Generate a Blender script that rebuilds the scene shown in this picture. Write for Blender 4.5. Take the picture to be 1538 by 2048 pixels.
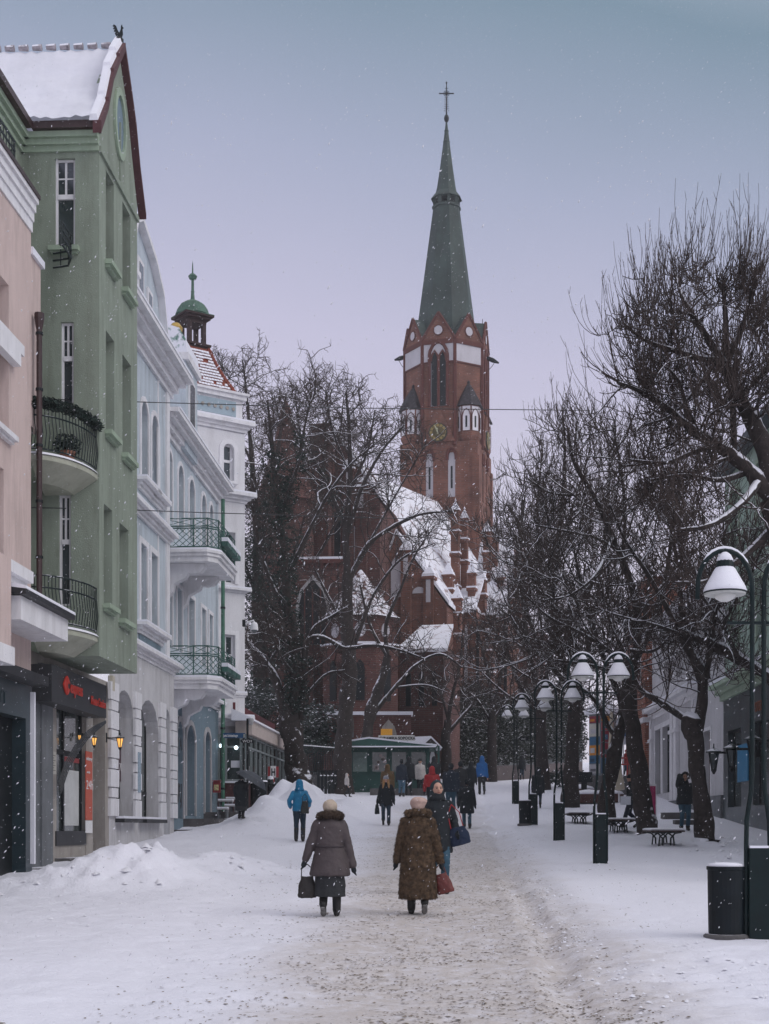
import bpy, math, random
from math import radians as R, sin, cos, pi, sqrt, exp, atan2
from mathutils import Vector, Matrix, noise
import numpy as np
for _o in list(bpy.data.objects): bpy.data.objects.remove(_o)
SC = bpy.context.scene
F = 2844.4; EYE = 1.6; HZ = 1656.0
# ---------------- camera
cam = bpy.data.cameras.new('camera'); camo = bpy.data.objects.new('camera', cam)
SC.collection.objects.link(camo); SC.camera = camo
cam.sensor_fit = 'VERTICAL'; cam.sensor_height = 36; cam.sensor_width = 24; cam.lens = 50
cam.shift_y = (HZ - 1024) / 2048.0
camo.location = (0, 0, EYE); camo.rotation_euler = (R(90), 0, 0)
cam.clip_start = 0.1; cam.clip_end = 5000
SC.render.resolution_x = 769; SC.render.resolution_y = 1024
# ---------------- world: overcast sky
W = bpy.data.worlds.new("World"); SC.world = W; W.use_nodes = True
nt = W.node_tree; nt.nodes.clear()
def wn(t, **k):
    n = nt.nodes.new(t)
    for a, b in k.items(): setattr(n, a, b)
    return n
out = wn('ShaderNodeOutputWorld'); bg = wn('ShaderNodeBackground')
sky = wn('ShaderNodeTexSky'); sky.sky_type = 'NISHITA'; sky.sun_disc = False
sky.sun_elevation = R(36); sky.sun_rotation = R(118)
sk = wn('ShaderNodeMix', data_type='RGBA', blend_type='MULTIPLY'); sk.inputs[0].default_value = 1
sk.inputs[7].default_value = (.1, .1, .1, 1)
tc = wn('ShaderNodeTexCoord'); sx = wn('ShaderNodeSeparateXYZ')
ramp = wn('ShaderNodeValToRGB')
cr = ramp.color_ramp
cr.elements[0].position = 0.0; cr.elements[0].color = (.76, .73, .83, 1)
cr.elements[1].position = 1.0; cr.elements[1].color = (1.15, 1.13, 1.22, 1)
for p, c in ((.18, (.74, .69, .83, 1)), (.32, (.60, .575, .75, 1)), (.42, (.405, .44, .595, 1)), (.52, (.20, .29, .375, 1)), (.70, (.72, .74, .84, 1))):
    e = cr.elements.new(p); e.color = c
nz = wn('ShaderNodeTexNoise'); nz.inputs['Scale'].default_value = 2.2; nz.inputs['Detail'].default_value = 3
ad = wn('ShaderNodeMath', operation='MULTIPLY_ADD'); ad.inputs[1].default_value = .10; 
ad2 = wn('ShaderNodeMath', operation='MULTIPLY_ADD'); ad2.inputs[1].default_value = .18
L = nt.links.new
L(tc.outputs['Generated'], sx.inputs[0]); L(tc.outputs['Generated'], nz.inputs['Vector'])
L(nz.outputs['Fac'], ad.inputs[0]); L(sx.outputs['Z'], ad.inputs[2])
L(sx.outputs['X'], ad2.inputs[0]); L(ad.outputs[0], ad2.inputs[2])
sb = wn('ShaderNodeMath', operation='SUBTRACT'); sb.inputs[1].default_value = .05; L(ad2.outputs[0], sb.inputs[0]); L(sb.outputs[0], ramp.inputs[0])
mx = wn('ShaderNodeMix', data_type='RGBA'); mx.inputs[0].default_value = .9
L(sky.outputs[0], sk.inputs[6]); L(sk.outputs[2], mx.inputs[6]); L(ramp.outputs[0], mx.inputs[7])
bg.inputs['Strength'].default_value = 1.0
L(mx.outputs[2], bg.inputs[0]); L(bg.outputs[0], out.inputs[0])
# ---------------- sun (veiled by cloud)
sl = bpy.data.lights.new('sun', 'SUN'); sl.energy = 1.0; sl.angle = R(40); sl.color = (1, .96, .92)
so = bpy.data.objects.new('sun', sl); SC.collection.objects.link(so)
so.rotation_euler = (R(54), 0, R(62))
SC.view_settings.view_transform = 'Standard'; SC.view_settings.look = 'None'
SC.view_settings.exposure = 0.07; SC.view_settings.gamma = 1
SC.cycles.max_bounces = 6; SC.cycles.diffuse_bounces = 3; SC.cycles.glossy_bounces = 3
SC.cycles.volume_bounces = 0; SC.cycles.use_denoising = True
rnd = random.Random(7)

# ---------------- helpers
def P(px, py, Y): return Vector(((px - 769) * Y / F, Y, EYE + (HZ - py) * Y / F))
def lerp(a, b, t): return a + (b - a) * t
def sstep(a, b, x):
    t = min(1, max(0, (x - a) / (b - a))); return t * t * (3 - 2 * t)
class MB:
    def __init__(s): s.v = []; s.f = []; s.m = []; s.mi = 0
    def vs(s, pts):
        i = len(s.v); s.v.extend([tuple(p) for p in pts]); return i
    def face(s, idx): s.f.append(tuple(idx)); s.m.append(s.mi)
    def poly(s, pts):
        i = s.vs(pts); s.face(range(i, i + len(pts)))
    def hexa(s, p):   # p: 4 bottom (ccw from above), 4 top
        i = s.vs(p)
        for q in ((3, 2, 1, 0), (4, 5, 6, 7), (0, 1, 5, 4), (1, 2, 6, 5), (2, 3, 7, 6), (3, 0, 4, 7)):
            s.face([i + k for k in q])
    def box(s, x0, x1, y0, y1, z0, z1):
        s.hexa([(x0, y0, z0), (x1, y0, z0), (x1, y1, z0), (x0, y1, z0), (x0, y0, z1), (x1, y0, z1), (x1, y1, z1), (x0, y1, z1)])
    def fbox(s, fr, u0, u1, z0, z1, w0, w1):   # box in a facade frame
        q = [fr.P(u0, z0, w1), fr.P(u1, z0, w1), fr.P(u1, z0, w0), fr.P(u0, z0, w0)]
        s.hexa(q + [Vector((p[0], p[1], z1)) for p in q])
    def prism(s, pts, vec):   # closed outline pts swept by vec
        n = len(pts); vec = Vector(vec); pts = [Vector(p) for p in pts]
        i = s.vs(pts + [p + vec for p in pts])
        s.face(range(i, i + n)); s.face([i + n + k for k in reversed(range(n))])
        for k in range(n):
            j = (k + 1) % n; s.face((i + k, i + n + k, i + n + j, i + j))
    def tube(s, pts, rad, n=6, cap=True, flat=1.0):
        pts = [Vector(p) for p in pts]
        if not hasattr(rad, '__len__'): rad = [rad] * len(pts)
        base = []; up = None
        for k, p in enumerate(pts):
            a = pts[max(0, k - 1)]; b = pts[min(len(pts) - 1, k + 1)]; t = (b - a)
            if t.length < 1e-9: t = Vector((0, 0, 1))
            t.normalize()
            if up is None:
                up = Vector((0, 0, 1)) if abs(t.z) < .9 else Vector((0, 1, 0))
                up = (up - t * up.dot(t)).normalized()
            else:
                up = up - t * up.dot(t)
                up = up.normalized() if up.length > 1e-6 else t.orthogonal().normalized()
            sd = t.cross(up)
            base.append(s.vs([p + (up * cos(2 * pi * j / n) * flat + sd * sin(2 * pi * j / n)) * rad[k] for j in range(n)]))
        for k in range(len(pts) - 1):
            a, b = base[k], base[k + 1]
            for j in range(n):
                j2 = (j + 1) % n; s.face((a + j, a + j2, b + j2, b + j))
        if cap:
            s.face([base[0] + j for j in reversed(range(n))]); s.face([base[-1] + j for j in range(n)])
    def lathe(s, c, prof, n=16, a0=0.0, sx=1, sy=1):   # prof: (r, z) bottom to top
        c = Vector(c); rows = []
        for r, z in prof:
            rows.append(s.vs([c + Vector((r * cos(a0 + 2 * pi * j / n) * sx, r * sin(a0 + 2 * pi * j / n) * sy, z)) for j in range(n)]))
        for a, b in zip(rows, rows[1:]):
            for j in range(n):
                j2 = (j + 1) % n; s.face((a + j, a + j2, b + j2, b + j))
        s.face([rows[0] + j for j in reversed(range(n))]); s.face([rows[-1] + j for j in range(n)])
    def build(s, name, mat, parent=None, smooth=False, org=None, **props):
        me = bpy.data.meshes.new(name)
        vv = s.v
        if org is not None:
            ox, oy, oz = org; vv = [(a - ox, b - oy, c - oz) for a, b, c in s.v]
        me.from_pydata(vv, [], s.f)
        for m in (mat if isinstance(mat, (list, tuple)) else [mat]): me.materials.append(m)
        if isinstance(mat, (list, tuple)): me.polygons.foreach_set('material_index', s.m)
        if smooth: me.polygons.foreach_set('use_smooth', [True] * len(me.polygons))
        me.update()
        o = bpy.data.objects.new(name, me); SC.collection.objects.link(o)
        if org is not None: o.location = org
        if parent is not None:
            o.parent = parent
            if org is not None and parent.type != 'CAMERA': pass
            o.matrix_parent_inverse = Matrix.Identity(4)
            if o.parent.location.length > 0 and org is None:
                l = parent_world(parent); o.location = (-l[0], -l[1], -l[2])
        for k, v in props.items(): o[k] = v
        return o
def parent_world(p):
    l = Vector((0, 0, 0))
    while p is not None: l += p.location; p = p.parent
    return l
def thing(name, label, cat, group=None, loc=(0, 0, 0)):
    o = bpy.data.objects.new(name, None); SC.collection.objects.link(o); o.location = loc; o.empty_display_size = .2
    o['label'] = label; o['category'] = cat
    if group: o['group'] = group
    return o
def tag(o, label, cat, group=None):
    o['label'] = label; o['category'] = cat
    if group: o['group'] = group
    return o
def copy_tree(o, parent=None):
    c = o.copy(); SC.collection.objects.link(c)
    if parent is not None: c.parent = parent
    for ch in list(o.children): copy_tree(ch, c)
    return c

# ---------------- materials
MATS = {}
def mat(name, col, rough=.8, var=.12, scale=3.0, bump=.0, bscale=40.0, metal=0.0, snow=0.0, col2=None, spec=.4, stain=0.0, snowth=.35):
    if name in MATS: return MATS[name]
    m = bpy.data.materials.new(name); m.use_nodes = True; MATS[name] = m
    t = m.node_tree; N = t.nodes; Lk = t.links.new
    b = N['Principled BSDF']; b.inputs['Roughness'].default_value = rough; b.inputs['Metallic'].default_value = metal
    b.inputs['Specular IOR Level'].default_value = spec
    tc = N.new('ShaderNodeTexCoord')
    n1 = N.new('ShaderNodeTexNoise'); n1.inputs['Scale'].default_value = scale; n1.inputs['Detail'].default_value = 6; n1.inputs['Roughness'].default_value = .65
    Lk(tc.outputs['Object'], n1.inputs['Vector'])
    rp = N.new('ShaderNodeValToRGB'); rp.color_ramp.elements[0].position = .3; rp.color_ramp.elements[1].position = .7
    c2 = col2 or tuple(min(1, c * (1 + var)) for c in col); c1 = col if col2 else tuple(c * (1 - var) for c in col)
    rp.color_ramp.elements[0].color = (*c1, 1); rp.color_ramp.elements[1].color = (*c2, 1)
    Lk(n1.outputs['Fac'], rp.inputs[0]); co = rp.outputs[0]
    if stain:
        mp = N.new('ShaderNodeMapping'); mp.inputs['Scale'].default_value = (1.6, 1.6, .22); Lk(tc.outputs['Object'], mp.inputs[0])
        ns = N.new('ShaderNodeTexNoise'); ns.inputs['Scale'].default_value = 2.2; ns.inputs['Detail'].default_value = 8; ns.inputs['Roughness'].default_value = .7
        Lk(mp.outputs[0], ns.inputs['Vector'])
        r2 = N.new('ShaderNodeMapRange'); r2.inputs[1].default_value = .46; r2.inputs[2].default_value = .72; r2.inputs[4].default_value = stain
        Lk(ns.outputs['Fac'], r2.inputs[0])
        mm = N.new('ShaderNodeMix'); mm.data_type = 'RGBA'; mm.blend_type = 'MULTIPLY'; mm.inputs[7].default_value = (.42, .40, .38, 1)
        Lk(r2.outputs[0], mm.inputs[0]); Lk(co, mm.inputs[6]); co = mm.outputs[2]
    if snow:
        g = N.new('ShaderNodeNewGeometry'); s3 = N.new('ShaderNodeSeparateXYZ'); Lk(g.outputs['Normal'], s3.inputs[0])
        n2 = N.new('ShaderNodeTexNoise'); n2.inputs['Scale'].default_value = 5; n2.inputs['Detail'].default_value = 4; Lk(g.outputs['Position'], n2.inputs['Vector'])
        ma = N.new('ShaderNodeMath'); ma.operation = 'MULTIPLY_ADD'; ma.inputs[1].default_value = .9; ma.inputs[2].default_value = -.45
        Lk(n2.outputs['Fac'], ma.inputs[0])
        m2 = N.new('ShaderNodeMath'); m2.operation = 'ADD'; Lk(s3.outputs['Z'], m2.inputs[0]); Lk(ma.outputs[0], m2.inputs[1])
        mr = N.new('ShaderNodeMapRange'); mr.inputs[1].default_value = snowth; mr.inputs[2].default_value = snowth + .12; mr.inputs[4].default_value = snow
        Lk(m2.outputs[0], mr.inputs[0])
        mm = N.new('ShaderNodeMix'); mm.data_type = 'RGBA'; mm.inputs[7].default_value = (.80, .80, .86, 1)
        Lk(mr.outputs[0], mm.inputs[0]); Lk(co, mm.inputs[6]); co = mm.outputs[2]
    Lk(co, b.inputs['Base Color'])
    if bump:
        nb = N.new('ShaderNodeTexNoise'); nb.inputs['Scale'].default_value = bscale; nb.inputs['Detail'].default_value = 5
        Lk(tc.outputs['Object'], nb.inputs['Vector'])
        bp = N.new('ShaderNodeBump'); bp.inputs['Strength'].default_value = bump; bp.inputs['Distance'].default_value = .02
        Lk(nb.outputs['Fac'], bp.inputs['Height']); Lk(bp.outputs[0], b.inputs['Normal'])
    return m
def brick_mat(name, c1, c2, mortar, sc=1.0, snow=0.0, w=.25, h=.075):
    if name in MATS: return MATS[name]
    m = mat(name, c1, .9, .15, .6, snow=0)
    t = m.node_tree; N = t.nodes; Lk = t.links.new; b = N['Principled BSDF']
    g = N.new('ShaderNodeNewGeometry'); s3 = N.new('ShaderNodeSeparateXYZ'); Lk(g.outputs['Position'], s3.inputs[0])
    ma = N.new('ShaderNodeMath'); ma.operation = 'ADD'; Lk(s3.outputs['X'], ma.inputs[0]); Lk(s3.outputs['Y'], ma.inputs[1])
    cb = N.new('ShaderNodeCombineXYZ'); Lk(ma.outputs[0], cb.inputs[0]); Lk(s3.outputs['Z'], cb.inputs[1])
    br = N.new('ShaderNodeTexBrick'); br.inputs['Color1'].default_value = (*c1, 1); br.inputs['Color2'].default_value = (*c2, 1)
    br.inputs['Mortar'].default_value = (*mortar, 1); br.inputs['Scale'].default_value = 1; br.inputs['Brick Width'].default_value = w * sc
    br.inputs['Row Height'].default_value = h * sc; br.inputs['Mortar Size'].default_value = .008 * sc; br.inputs['Bias'].default_value = 0
    Lk(cb.outputs[0], br.inputs['Vector'])
    n1 = N.new('ShaderNodeTexNoise'); n1.inputs['Scale'].default_value = .7; n1.inputs['Detail'].default_value = 8; n1.inputs['Roughness'].default_value = .7
    Lk(g.outputs['Position'], n1.inputs['Vector'])
    r = N.new('ShaderNodeMapRange'); r.inputs[1].default_value = .3; r.inputs[2].default_value = .75; r.inputs[3].default_value = .6; r.inputs[4].default_value = 1.45
    Lk(n1.outputs['Fac'], r.inputs[0])
    mm = N.new('ShaderNodeVectorMath'); mm.operation = 'SCALE'; Lk(br.outputs['Color'], mm.inputs[0]); Lk(r.outputs[0], mm.inputs['Scale'])
    co = mm.outputs[0]
    if snow:
        s4 = N.new('ShaderNodeSeparateXYZ'); Lk(g.outputs['Normal'], s4.inputs[0])
        mr = N.new('ShaderNodeMapRange'); mr.inputs[1].default_value = .35; mr.inputs[2].default_value = .5; Lk(s4.outputs['Z'], mr.inputs[0])
        mx = N.new('ShaderNodeMix'); mx.data_type = 'RGBA'; mx.inputs[7].default_value = (.80, .80, .86, 1)
        Lk(mr.outputs[0], mx.inputs[0]); Lk(co, mx.inputs[6]); co = mx.outputs[2]
    Lk(co, b.inputs['Base Color'])
    return m
def emit(name, col, st):
    if name in MATS: return MATS[name]
    m = bpy.data.materials.new(name); m.use_nodes = True; MATS[name] = m
    b = m.node_tree.nodes['Principled BSDF']; b.inputs['Base Color'].default_value = (*col, 1)
    b.inputs['Emission Color'].default_value = (*col, 1); b.inputs['Emission Strength'].default_value = st
    return m
SNOW = mat('snow', (.80, .80, .86), .75, .04, 2.0, bump=.35, bscale=9)
M = dict(
    pink=mat('pink plaster', (.60, .475, .44), .9, .06, 1.2, bump=.15, bscale=60, stain=.45),
    grey=mat('grey plaster', (.42, .41, .42), .9, .08, 1.5, bump=.15, bscale=60, stain=.5),
    white=mat('white painted trim', (.76, .75, .77), .8, .06, 2.5, bump=.1, bscale=50, stain=.35, snow=.9, snowth=.75),
    green=mat('sage green plaster', (.262, .305, .245), .92, .12, .9, bump=.45, bscale=45, stain=.5),
    green2=mat('pale green trim', (.33, .41, .31), .9, .08, 1.5, bump=.15, bscale=50, stain=.3, snow=.9, snowth=.75),
    blue=mat('powder blue plaster', (.51, .57, .62), .9, .06, .9, bump=.15, bscale=60, stain=.5),
    slate=mat('slate blue plaster', (.17, .235, .28), .9, .08, 1.2, bump=.2, bscale=40, stain=.3),
    dark=mat('dark stained metal', (.020, .021, .024), .5, .3, 3, spec=.4),
    gutter=mat('brown gutter metal', (.045, .022, .022), .5, .25, 4, spec=.5, snow=.9, snowth=.8),
    glass=mat('dark window glass', (.008, .014, .018), .06, .5, 1.1, spec=.9, col2=(.055, .070, .078)),
    glass2=mat('hazy window glass', (.03, .042, .045), .12, .5, .9, spec=.8, col2=(.13, .145, .145)),
    iron=mat('wrought iron', (.008, .018, .019), .5, .2, 4, spec=.35, snow=.9, snowth=.8),
    verdi=mat('green painted iron', (.035, .11, .09), .6, .3, 5, spec=.4, snow=.9, snowth=.72),
    copper=mat('verdigris copper', (.10, .23, .17), .7, .3, 2.5, bump=.2, bscale=8, stain=.4),
    copperd=mat('dark verdigris copper', (.040, .060, .054), .7, .35, .55, bump=.2, bscale=3, stain=.6),
    rtile=mat('red roof tile', (.22, .055, .035), .85, .3, 6, bump=.3, bscale=20),
    stone=mat('grey stone cladding', (.14, .15, .16), .6, .25, 1.6, bump=.1, stain=.4),
    beige=mat('beige stone', (.36, .33, .30), .8, .12, 2, stain=.5),
    black=mat('black', (.005, .008, .010), .5, .3, 3, spec=.3),
    bark=mat('bark with snow', (.032, .025, .023), .95, .5, 6, bump=1.0, bscale=18, snow=1.0, snowth=.30),
    twig=mat('snow dusted twigs', (.052, .038, .034), .95, .4, 3, snow=1.0, snowth=.86),
    stwig=mat('snow lined twigs', (.050, .036, .032), .95, .4, 3, snow=1.0, snowth=.60),
    lpost=mat('dark green lamp paint', (.002, .011, .012), .5, .3, 6, bump=.1, bscale=30, spec=.25, snow=1, snowth=.72),
)
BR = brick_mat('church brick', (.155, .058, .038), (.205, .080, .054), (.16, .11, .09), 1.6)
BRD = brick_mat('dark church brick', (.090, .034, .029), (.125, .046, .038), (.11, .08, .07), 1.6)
# ---------------- terrain
PR = [(-60, .0), (0, 0), (10, .02), (15, .24), (19.6, .38), (28, .70), (37, 1.10), (45, 1.49), (51, 1.9), (60, 2.5), (66, 3.0), (80, 4.2), (90, 5.1), (100, 5.9), (130, 7.6), (200, 9), (2500, 9)]
def prof(y):
    if y <= PR[0][0]: return PR[0][1]
    for (a, b), (c, d) in zip(PR, PR[1:]):
        if y <= c: return b + (d - b) * (y - a) / (c - a)
    return PR[-1][1]
def sprof(y): return (prof(y - 2) + prof(y - 1) + prof(y) * 2 + prof(y + 1) + prof(y + 2)) / 6
def nz3(x, y, s, o=0): return noise.noise(Vector((x * s, y * s, o)))
HEAPS = [  # x, y, height, rx, ry
    (-4.75, 24.6, .42, 1.1, 1.0), (-4.1, 25.6, .40, .9, 1.3), (-3.3, 27.4, .34, .9, .9), (-2.5, 28.2, .20, .8, .7), (-5.6, 23.6, .22, 1.0, .7),
    (-3.35, 47.5, 1.05, 1.5, 2.4), (-2.6, 49.5, .8, 1.3, 2.0), (-4.3, 44.0, .34, 1.1, 1.6), (-3.5, 42.5, .2, 1.5, 1.5), (-2.0, 36, .12, 1.0, 1.2),
    (-1.3, 54, .6, 1.6, 1.6)]
def gz(x, y, fine=True):
    z = sprof(y)
    if y > 70:    # the church hill, left of the street
        k = sstep(74, 92, y) * sstep(6.0, 1.0, x - max(0, y - 90) * .1)
        z += k * 2.0
    # trampled path, sides a little higher
    pr = 1.3 + .055 * y
    e = sstep(pr - .25, pr + .45, x)
    z += .14 * e * sstep(75, 60, y)
    z += .06 * sstep(-2.2, -3.2, x)
    z += .05 * exp(-((x - 3.7) / 1.3) ** 2 - ((y - 15.3) / 1.3) ** 2)
    if fine and x > 2:
        for tx, ty, th in ((5.35, 28, .05), (4.25, 28, .07), (4.55, 36.9, .07), (4.7, 45, .07), (7.95, 34.9, .16), (7.25, 38.7, .15), (6.85, 43.8, .14), (6.85, 34.6, .10), (6.9, 41.3, .08)):
            q = ((x - tx) / .42) ** 2 + ((y - ty) / .6) ** 2
            if q < 8: z += th * exp(-q)
    if fine:
        for hx, hy, hh, rx, ry in HEAPS:
            q = ((x - hx) / rx) ** 2 + ((y - hy) / ry) ** 2
            if q < 9:
                lump = 1 + .35 * nz3(x, y, 1.7, hx) + (.34 * nz3(x, y, 4.2, hy) + .42 * abs(nz3(x, y, 8.0, hy)) - .1 if hy < 32 else .05 * nz3(x, y, 5, hy))
                z += hh * exp(-q * 1.1) * lump
        if y < 75:
            z += .045 * nz3(x, y, .6, 1)
            rough = 1 - .55 * e
            if y < 34 and -2.6 < x < 5 :
                vd = noise.voronoi(Vector((x * 2.9, y * 2.1, 0)))[0][0]; z -= rough * .035 * max(0, 1 - vd / .42) * sstep(34, 26, y) * sstep(-2.6, -1.6, x)
            z += rough * (.016 * nz3(x, y, 3.0, 2) + .014 * nz3(x, y, 7.5, 3))
            d = abs(x - (pr - .35 + .25 * nz3(0, y, .5, 9)))
            if d < .5: z -= .055 * exp(-(d / .18) ** 2) * (1 + nz3(x, y, 4, 6)) - .04 * exp(-((d - .25) / .12) ** 2) * (1 + nz3(x, y, 5, 7))
            if 1.9 < x < 4.2 and y < 15.5:   # churned snow bottom right
                z += .05 * nz3(x, y, 4.5, 5) * sstep(15.5, 13.5, y)
            if x < -2.2: z += .02 * nz3(x, y, 2.2, 4)
    return z
def ground():
    xs = []
    x = -8.2
    while x < 9.2: xs.append(x); x += .085 if -6.5 < x < 4.8 else .17
    st = .3; l = xs[0]; r = xs[-1]; left = []; right = []
    while l > -600: l -= st; left.append(l); r += st; right.append(r); st *= 1.35
    xs = left[::-1] + xs + right
    ys = [-40, -20, -5, 4, 7]
    y = 9.0
    while y < 160: ys.append(y); y += .065 if y < 22 else .11 if y < 32 else .22 if y < 60 else .6 if y < 100 else 4
    st = 6
    while y < 2200: y += st; ys.append(y); st *= 1.3
    mb = MB(); nx = len(xs)
    for yy in ys:
        for xx in xs: mb.v.append((xx, yy, gz(xx, yy, -9 < xx < 9.5 and 8 < yy < 76)))
    for j in range(len(ys) - 1):
        o = j * nx
        for i in range(nx - 1): mb.f.append((o + i, o + i + 1, o + nx + i + 1, o + nx + i))
    m = bpy.data.materials.new('trodden snow'); m.use_nodes = True; t = m.node_tree; N = t.nodes; Lk = t.links.new
    b = N['Principled BSDF']; b.inputs['Roughness'].default_value = .7; b.inputs['Specular IOR Level'].default_value = .25
    g = N.new('ShaderNodeNewGeometry'); s = N.new('ShaderNodeSeparateXYZ'); Lk(g.outputs['Position'], s.inputs[0])
    def nse(sc, det, ro, vec=None, scl=None):
        n = N.new('ShaderNodeTexNoise'); n.inputs['Scale'].default_value = sc; n.inputs['Detail'].default_value = det; n.inputs['Roughness'].default_value = ro
        if scl:
            mp = N.new('ShaderNodeMapping'); mp.inputs['Scale'].default_value = scl; Lk(g.outputs['Position'], mp.inputs[0]); Lk(mp.outputs[0], n.inputs['Vector'])
        else: Lk(g.outputs['Position'], n.inputs['Vector'])
        return n.outputs['Fac']
    def math_(op, a, b_, c=None):
        n = N.new('ShaderNodeMath'); n.operation = op
        for i, q in enumerate((a, b_, c)):
            if q is None: continue
            if isinstance(q, (int, float)): n.inputs[i].default_value = q
            else: Lk(q, n.inputs[i])
        return n.outputs[0]
    def mr(v, a, b_, c=0., d=1.):
        n = N.new('ShaderNodeMapRange'); n.interpolation_type = 'SMOOTHSTEP'
        for i, q in enumerate((v, a, b_, c, d)):
            if isinstance(q, (int, float)): n.inputs[i].default_value = q
            else: Lk(q, n.inputs[i])
        return n.outputs[0]
    def mixc(f, a, b_):
        n = N.new('ShaderNodeMix'); n.data_type = 'RGBA'
        for i, q in ((0, f), (6, a), (7, b_)):
            if isinstance(q, (int, float)): n.inputs[i].default_value = q
            elif isinstance(q, tuple): n.inputs[i].default_value = (*q, 1)
            else: Lk(q, n.inputs[i])
        return n.outputs[2]
    big = nse(.55, 4, .6)
    # path strip: centre x = .1+.035y, half width 1.9
    cx = math_('MULTIPLY_ADD', s.outputs['Y'], .032, .25)
    dx = math_('ABSOLUTE', math_('SUBTRACT', s.outputs['X'], cx), 0)
    wig = math_('MULTIPLY_ADD', big, 1.6, -.8)
    dd = math_('ADD', dx, wig)
    path = mr(dd, 2.4, .9)
    far = mr(s.outputs['Y'], 62, 38)
    path = math_('MULTIPLY', path, mr(s.outputs['Y'], 75, 24, .25, 1))
    fine = nse(5.5, 8, .72)
    c = mixc(math_('MULTIPLY', path, mr(fine, .3, .6, .45, 1.0)), (.80, .80, .87), (.55, .505, .48))
    grit = nse(1.0, 5, .7, scl=(5, 13, 8)); grit2 = nse(1.0, 4, .65, scl=(11, 26, 20))
    lo = math_('MULTIPLY_ADD', path, -.075, .70)
    sp = math_('MULTIPLY', mr(grit, lo, math_('ADD', lo, .04)), .9)
    sp2 = math_('MULTIPLY', mr(grit2, lo, math_('ADD', lo, .05)), .8)
    msk = mr(s.outputs['X'], math_('MULTIPLY_ADD', s.outputs['Y'], .055, 2.3), math_('MULTIPLY_ADD', s.outputs['Y'], .055, 1.2), .12, 1)
    msk = math_('MULTIPLY', msk, mr(s.outputs['X'], -5.2, -3.2, .15, 1)); msk = math_('MULTIPLY', msk, mr(s.outputs['Y'], 60, 30, .3, 1))
    c = mixc(math_('MULTIPLY', sp, msk), c, (.22, .18, .14))
    c = mixc(math_('MULTIPLY', sp2, msk), c, (.15, .12, .10))
    # dirt caught in the lumps of the shovelled heaps
    hp = math_('MULTIPLY', mr(s.outputs['X'], -1.6, -2.4), mr(s.outputs['Y'], 31, 28)); hp = math_('MULTIPLY', hp, mr(s.outputs['Y'], 23, 24.5))
    c = mixc(math_('MULTIPLY', hp, mr(nse(2.2, 7, .75), .62, .74)), c, (.40, .37, .33))
    dk = mr(nse(1.3, 6, .7), .64, .70)
    rb = math_('MULTIPLY', mr(s.outputs['X'], 1.8, 2.4), mr(s.outputs['Y'], 13.8, 12.6))
    c = mixc(math_('MULTIPLY', dk, rb), c, (.33, .32, .31))
    Lk(c, b.inputs['Base Color'])
    bp = N.new('ShaderNodeBump'); bp.inputs['Strength'].default_value = .8; bp.inputs['Distance'].default_value = .03
    Lk(math_('ADD', nse(9, 8, .7), math_('MULTIPLY', fine, .7)), bp.inputs['Height']); Lk(bp.outputs[0], b.inputs['Normal'])
    mb.build('ground', m, smooth=True, kind='structure')
ground()

def litter():
    rn = random.Random(9); q = MB()
    for _ in range(17000):
        y = 10.5 + 34 * rn.random() ** 1.6; x = .25 + .032 * y + rn.gauss(0, 1.15) * (1 + .01 * y)
        if x > 1.5 + .055 * y and rn.random() < .8: continue
        if nz3(x, y, .8, 20) + .25 * rn.gauss(0, 1) < .0: continue
        z = gz(x, y) + .006; s_ = rn.uniform(.004, .010) * (1 + .7 * (rn.random() < .06)); a = rn.uniform(-.6, .6); l = s_ * rn.uniform(1, 3.0)
        ca, sa = cos(a), sin(a); pts = []
        for dx, dy in ((-l, 0), (-l * .2, -s_ * 1.2), (l, -s_ * .2), (l * .3, s_)):
            pts.append((x + dx * ca - dy * sa, y + (dx * sa + dy * ca) * 1.4, z + rn.uniform(-.002, .008)))
        q.poly(pts)
    q.build('leaf_litter', mat('brown grit', (.12, .095, .075), .9, .6, 40, col2=(.31, .26, .21)), kind='stuff')
    q = MB()
    def lump(x, y, r):
        z = gz(x, y) + r * .2; i = len(q.v); pts = []
        for d in ((1, 0, 0), (0, 1, 0), (-1, 0, 0), (0, -1, 0)): pts.append((x + d[0] * r * rn.uniform(.7, 1.3), y + d[1] * r * rn.uniform(.7, 1.3), z + r * rn.uniform(-.1, .3)))
        pts.append((x + rn.uniform(-.3, .3) * r, y, z + r * rn.uniform(.6, 1.0))); q.v.extend(pts)
        for k in range(4): q.f.append((i + k, i + (k + 1) % 4, i + 4)); q.m.append(0)
    for hx, hy, hh, rx, ry in HEAPS[:5] + HEAPS[8:9]:
        for _ in range(12): lump(hx + rn.gauss(0, .7) * rx, hy + rn.gauss(-.1, .7) * ry, abs(rn.gauss(.015, .03)) + .02)
    for _ in range(420): y = 11 + 18 * rn.random(); lump(1.25 + .055 * y + rn.gauss(0, .22), y, abs(rn.gauss(.006, .008)) + .006)
    for _ in range(160): lump(rn.uniform(2.0, 4.0), rn.uniform(11.2, 15), abs(rn.gauss(.004, .010)) + .007)
    for _ in range(260): lump(rn.uniform(-5.5, -1.5), rn.uniform(17, 34), abs(rn.gauss(.005, .012)) + .008)
    for _ in range(180): lump(rn.uniform(7.0, 9.5), rn.uniform(30, 44), abs(rn.gauss(.02, .03)) + .01)
    q.build('snow_crumbs', mat('crumbled snow', (.74, .74, .79), .8, .2, 6, col2=(.82, .82, .88)), smooth=True, kind='stuff')
litter()

def foot_at(px, py):
    prev = None
    for k in range(100, 1400):
        D_ = k * .08; p = P(px, py, D_); g = gz(p.x, D_) - p.z
        if prev is not None and (g > 0) != (prev > 0): return D_
        prev = g
    return 60
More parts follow.
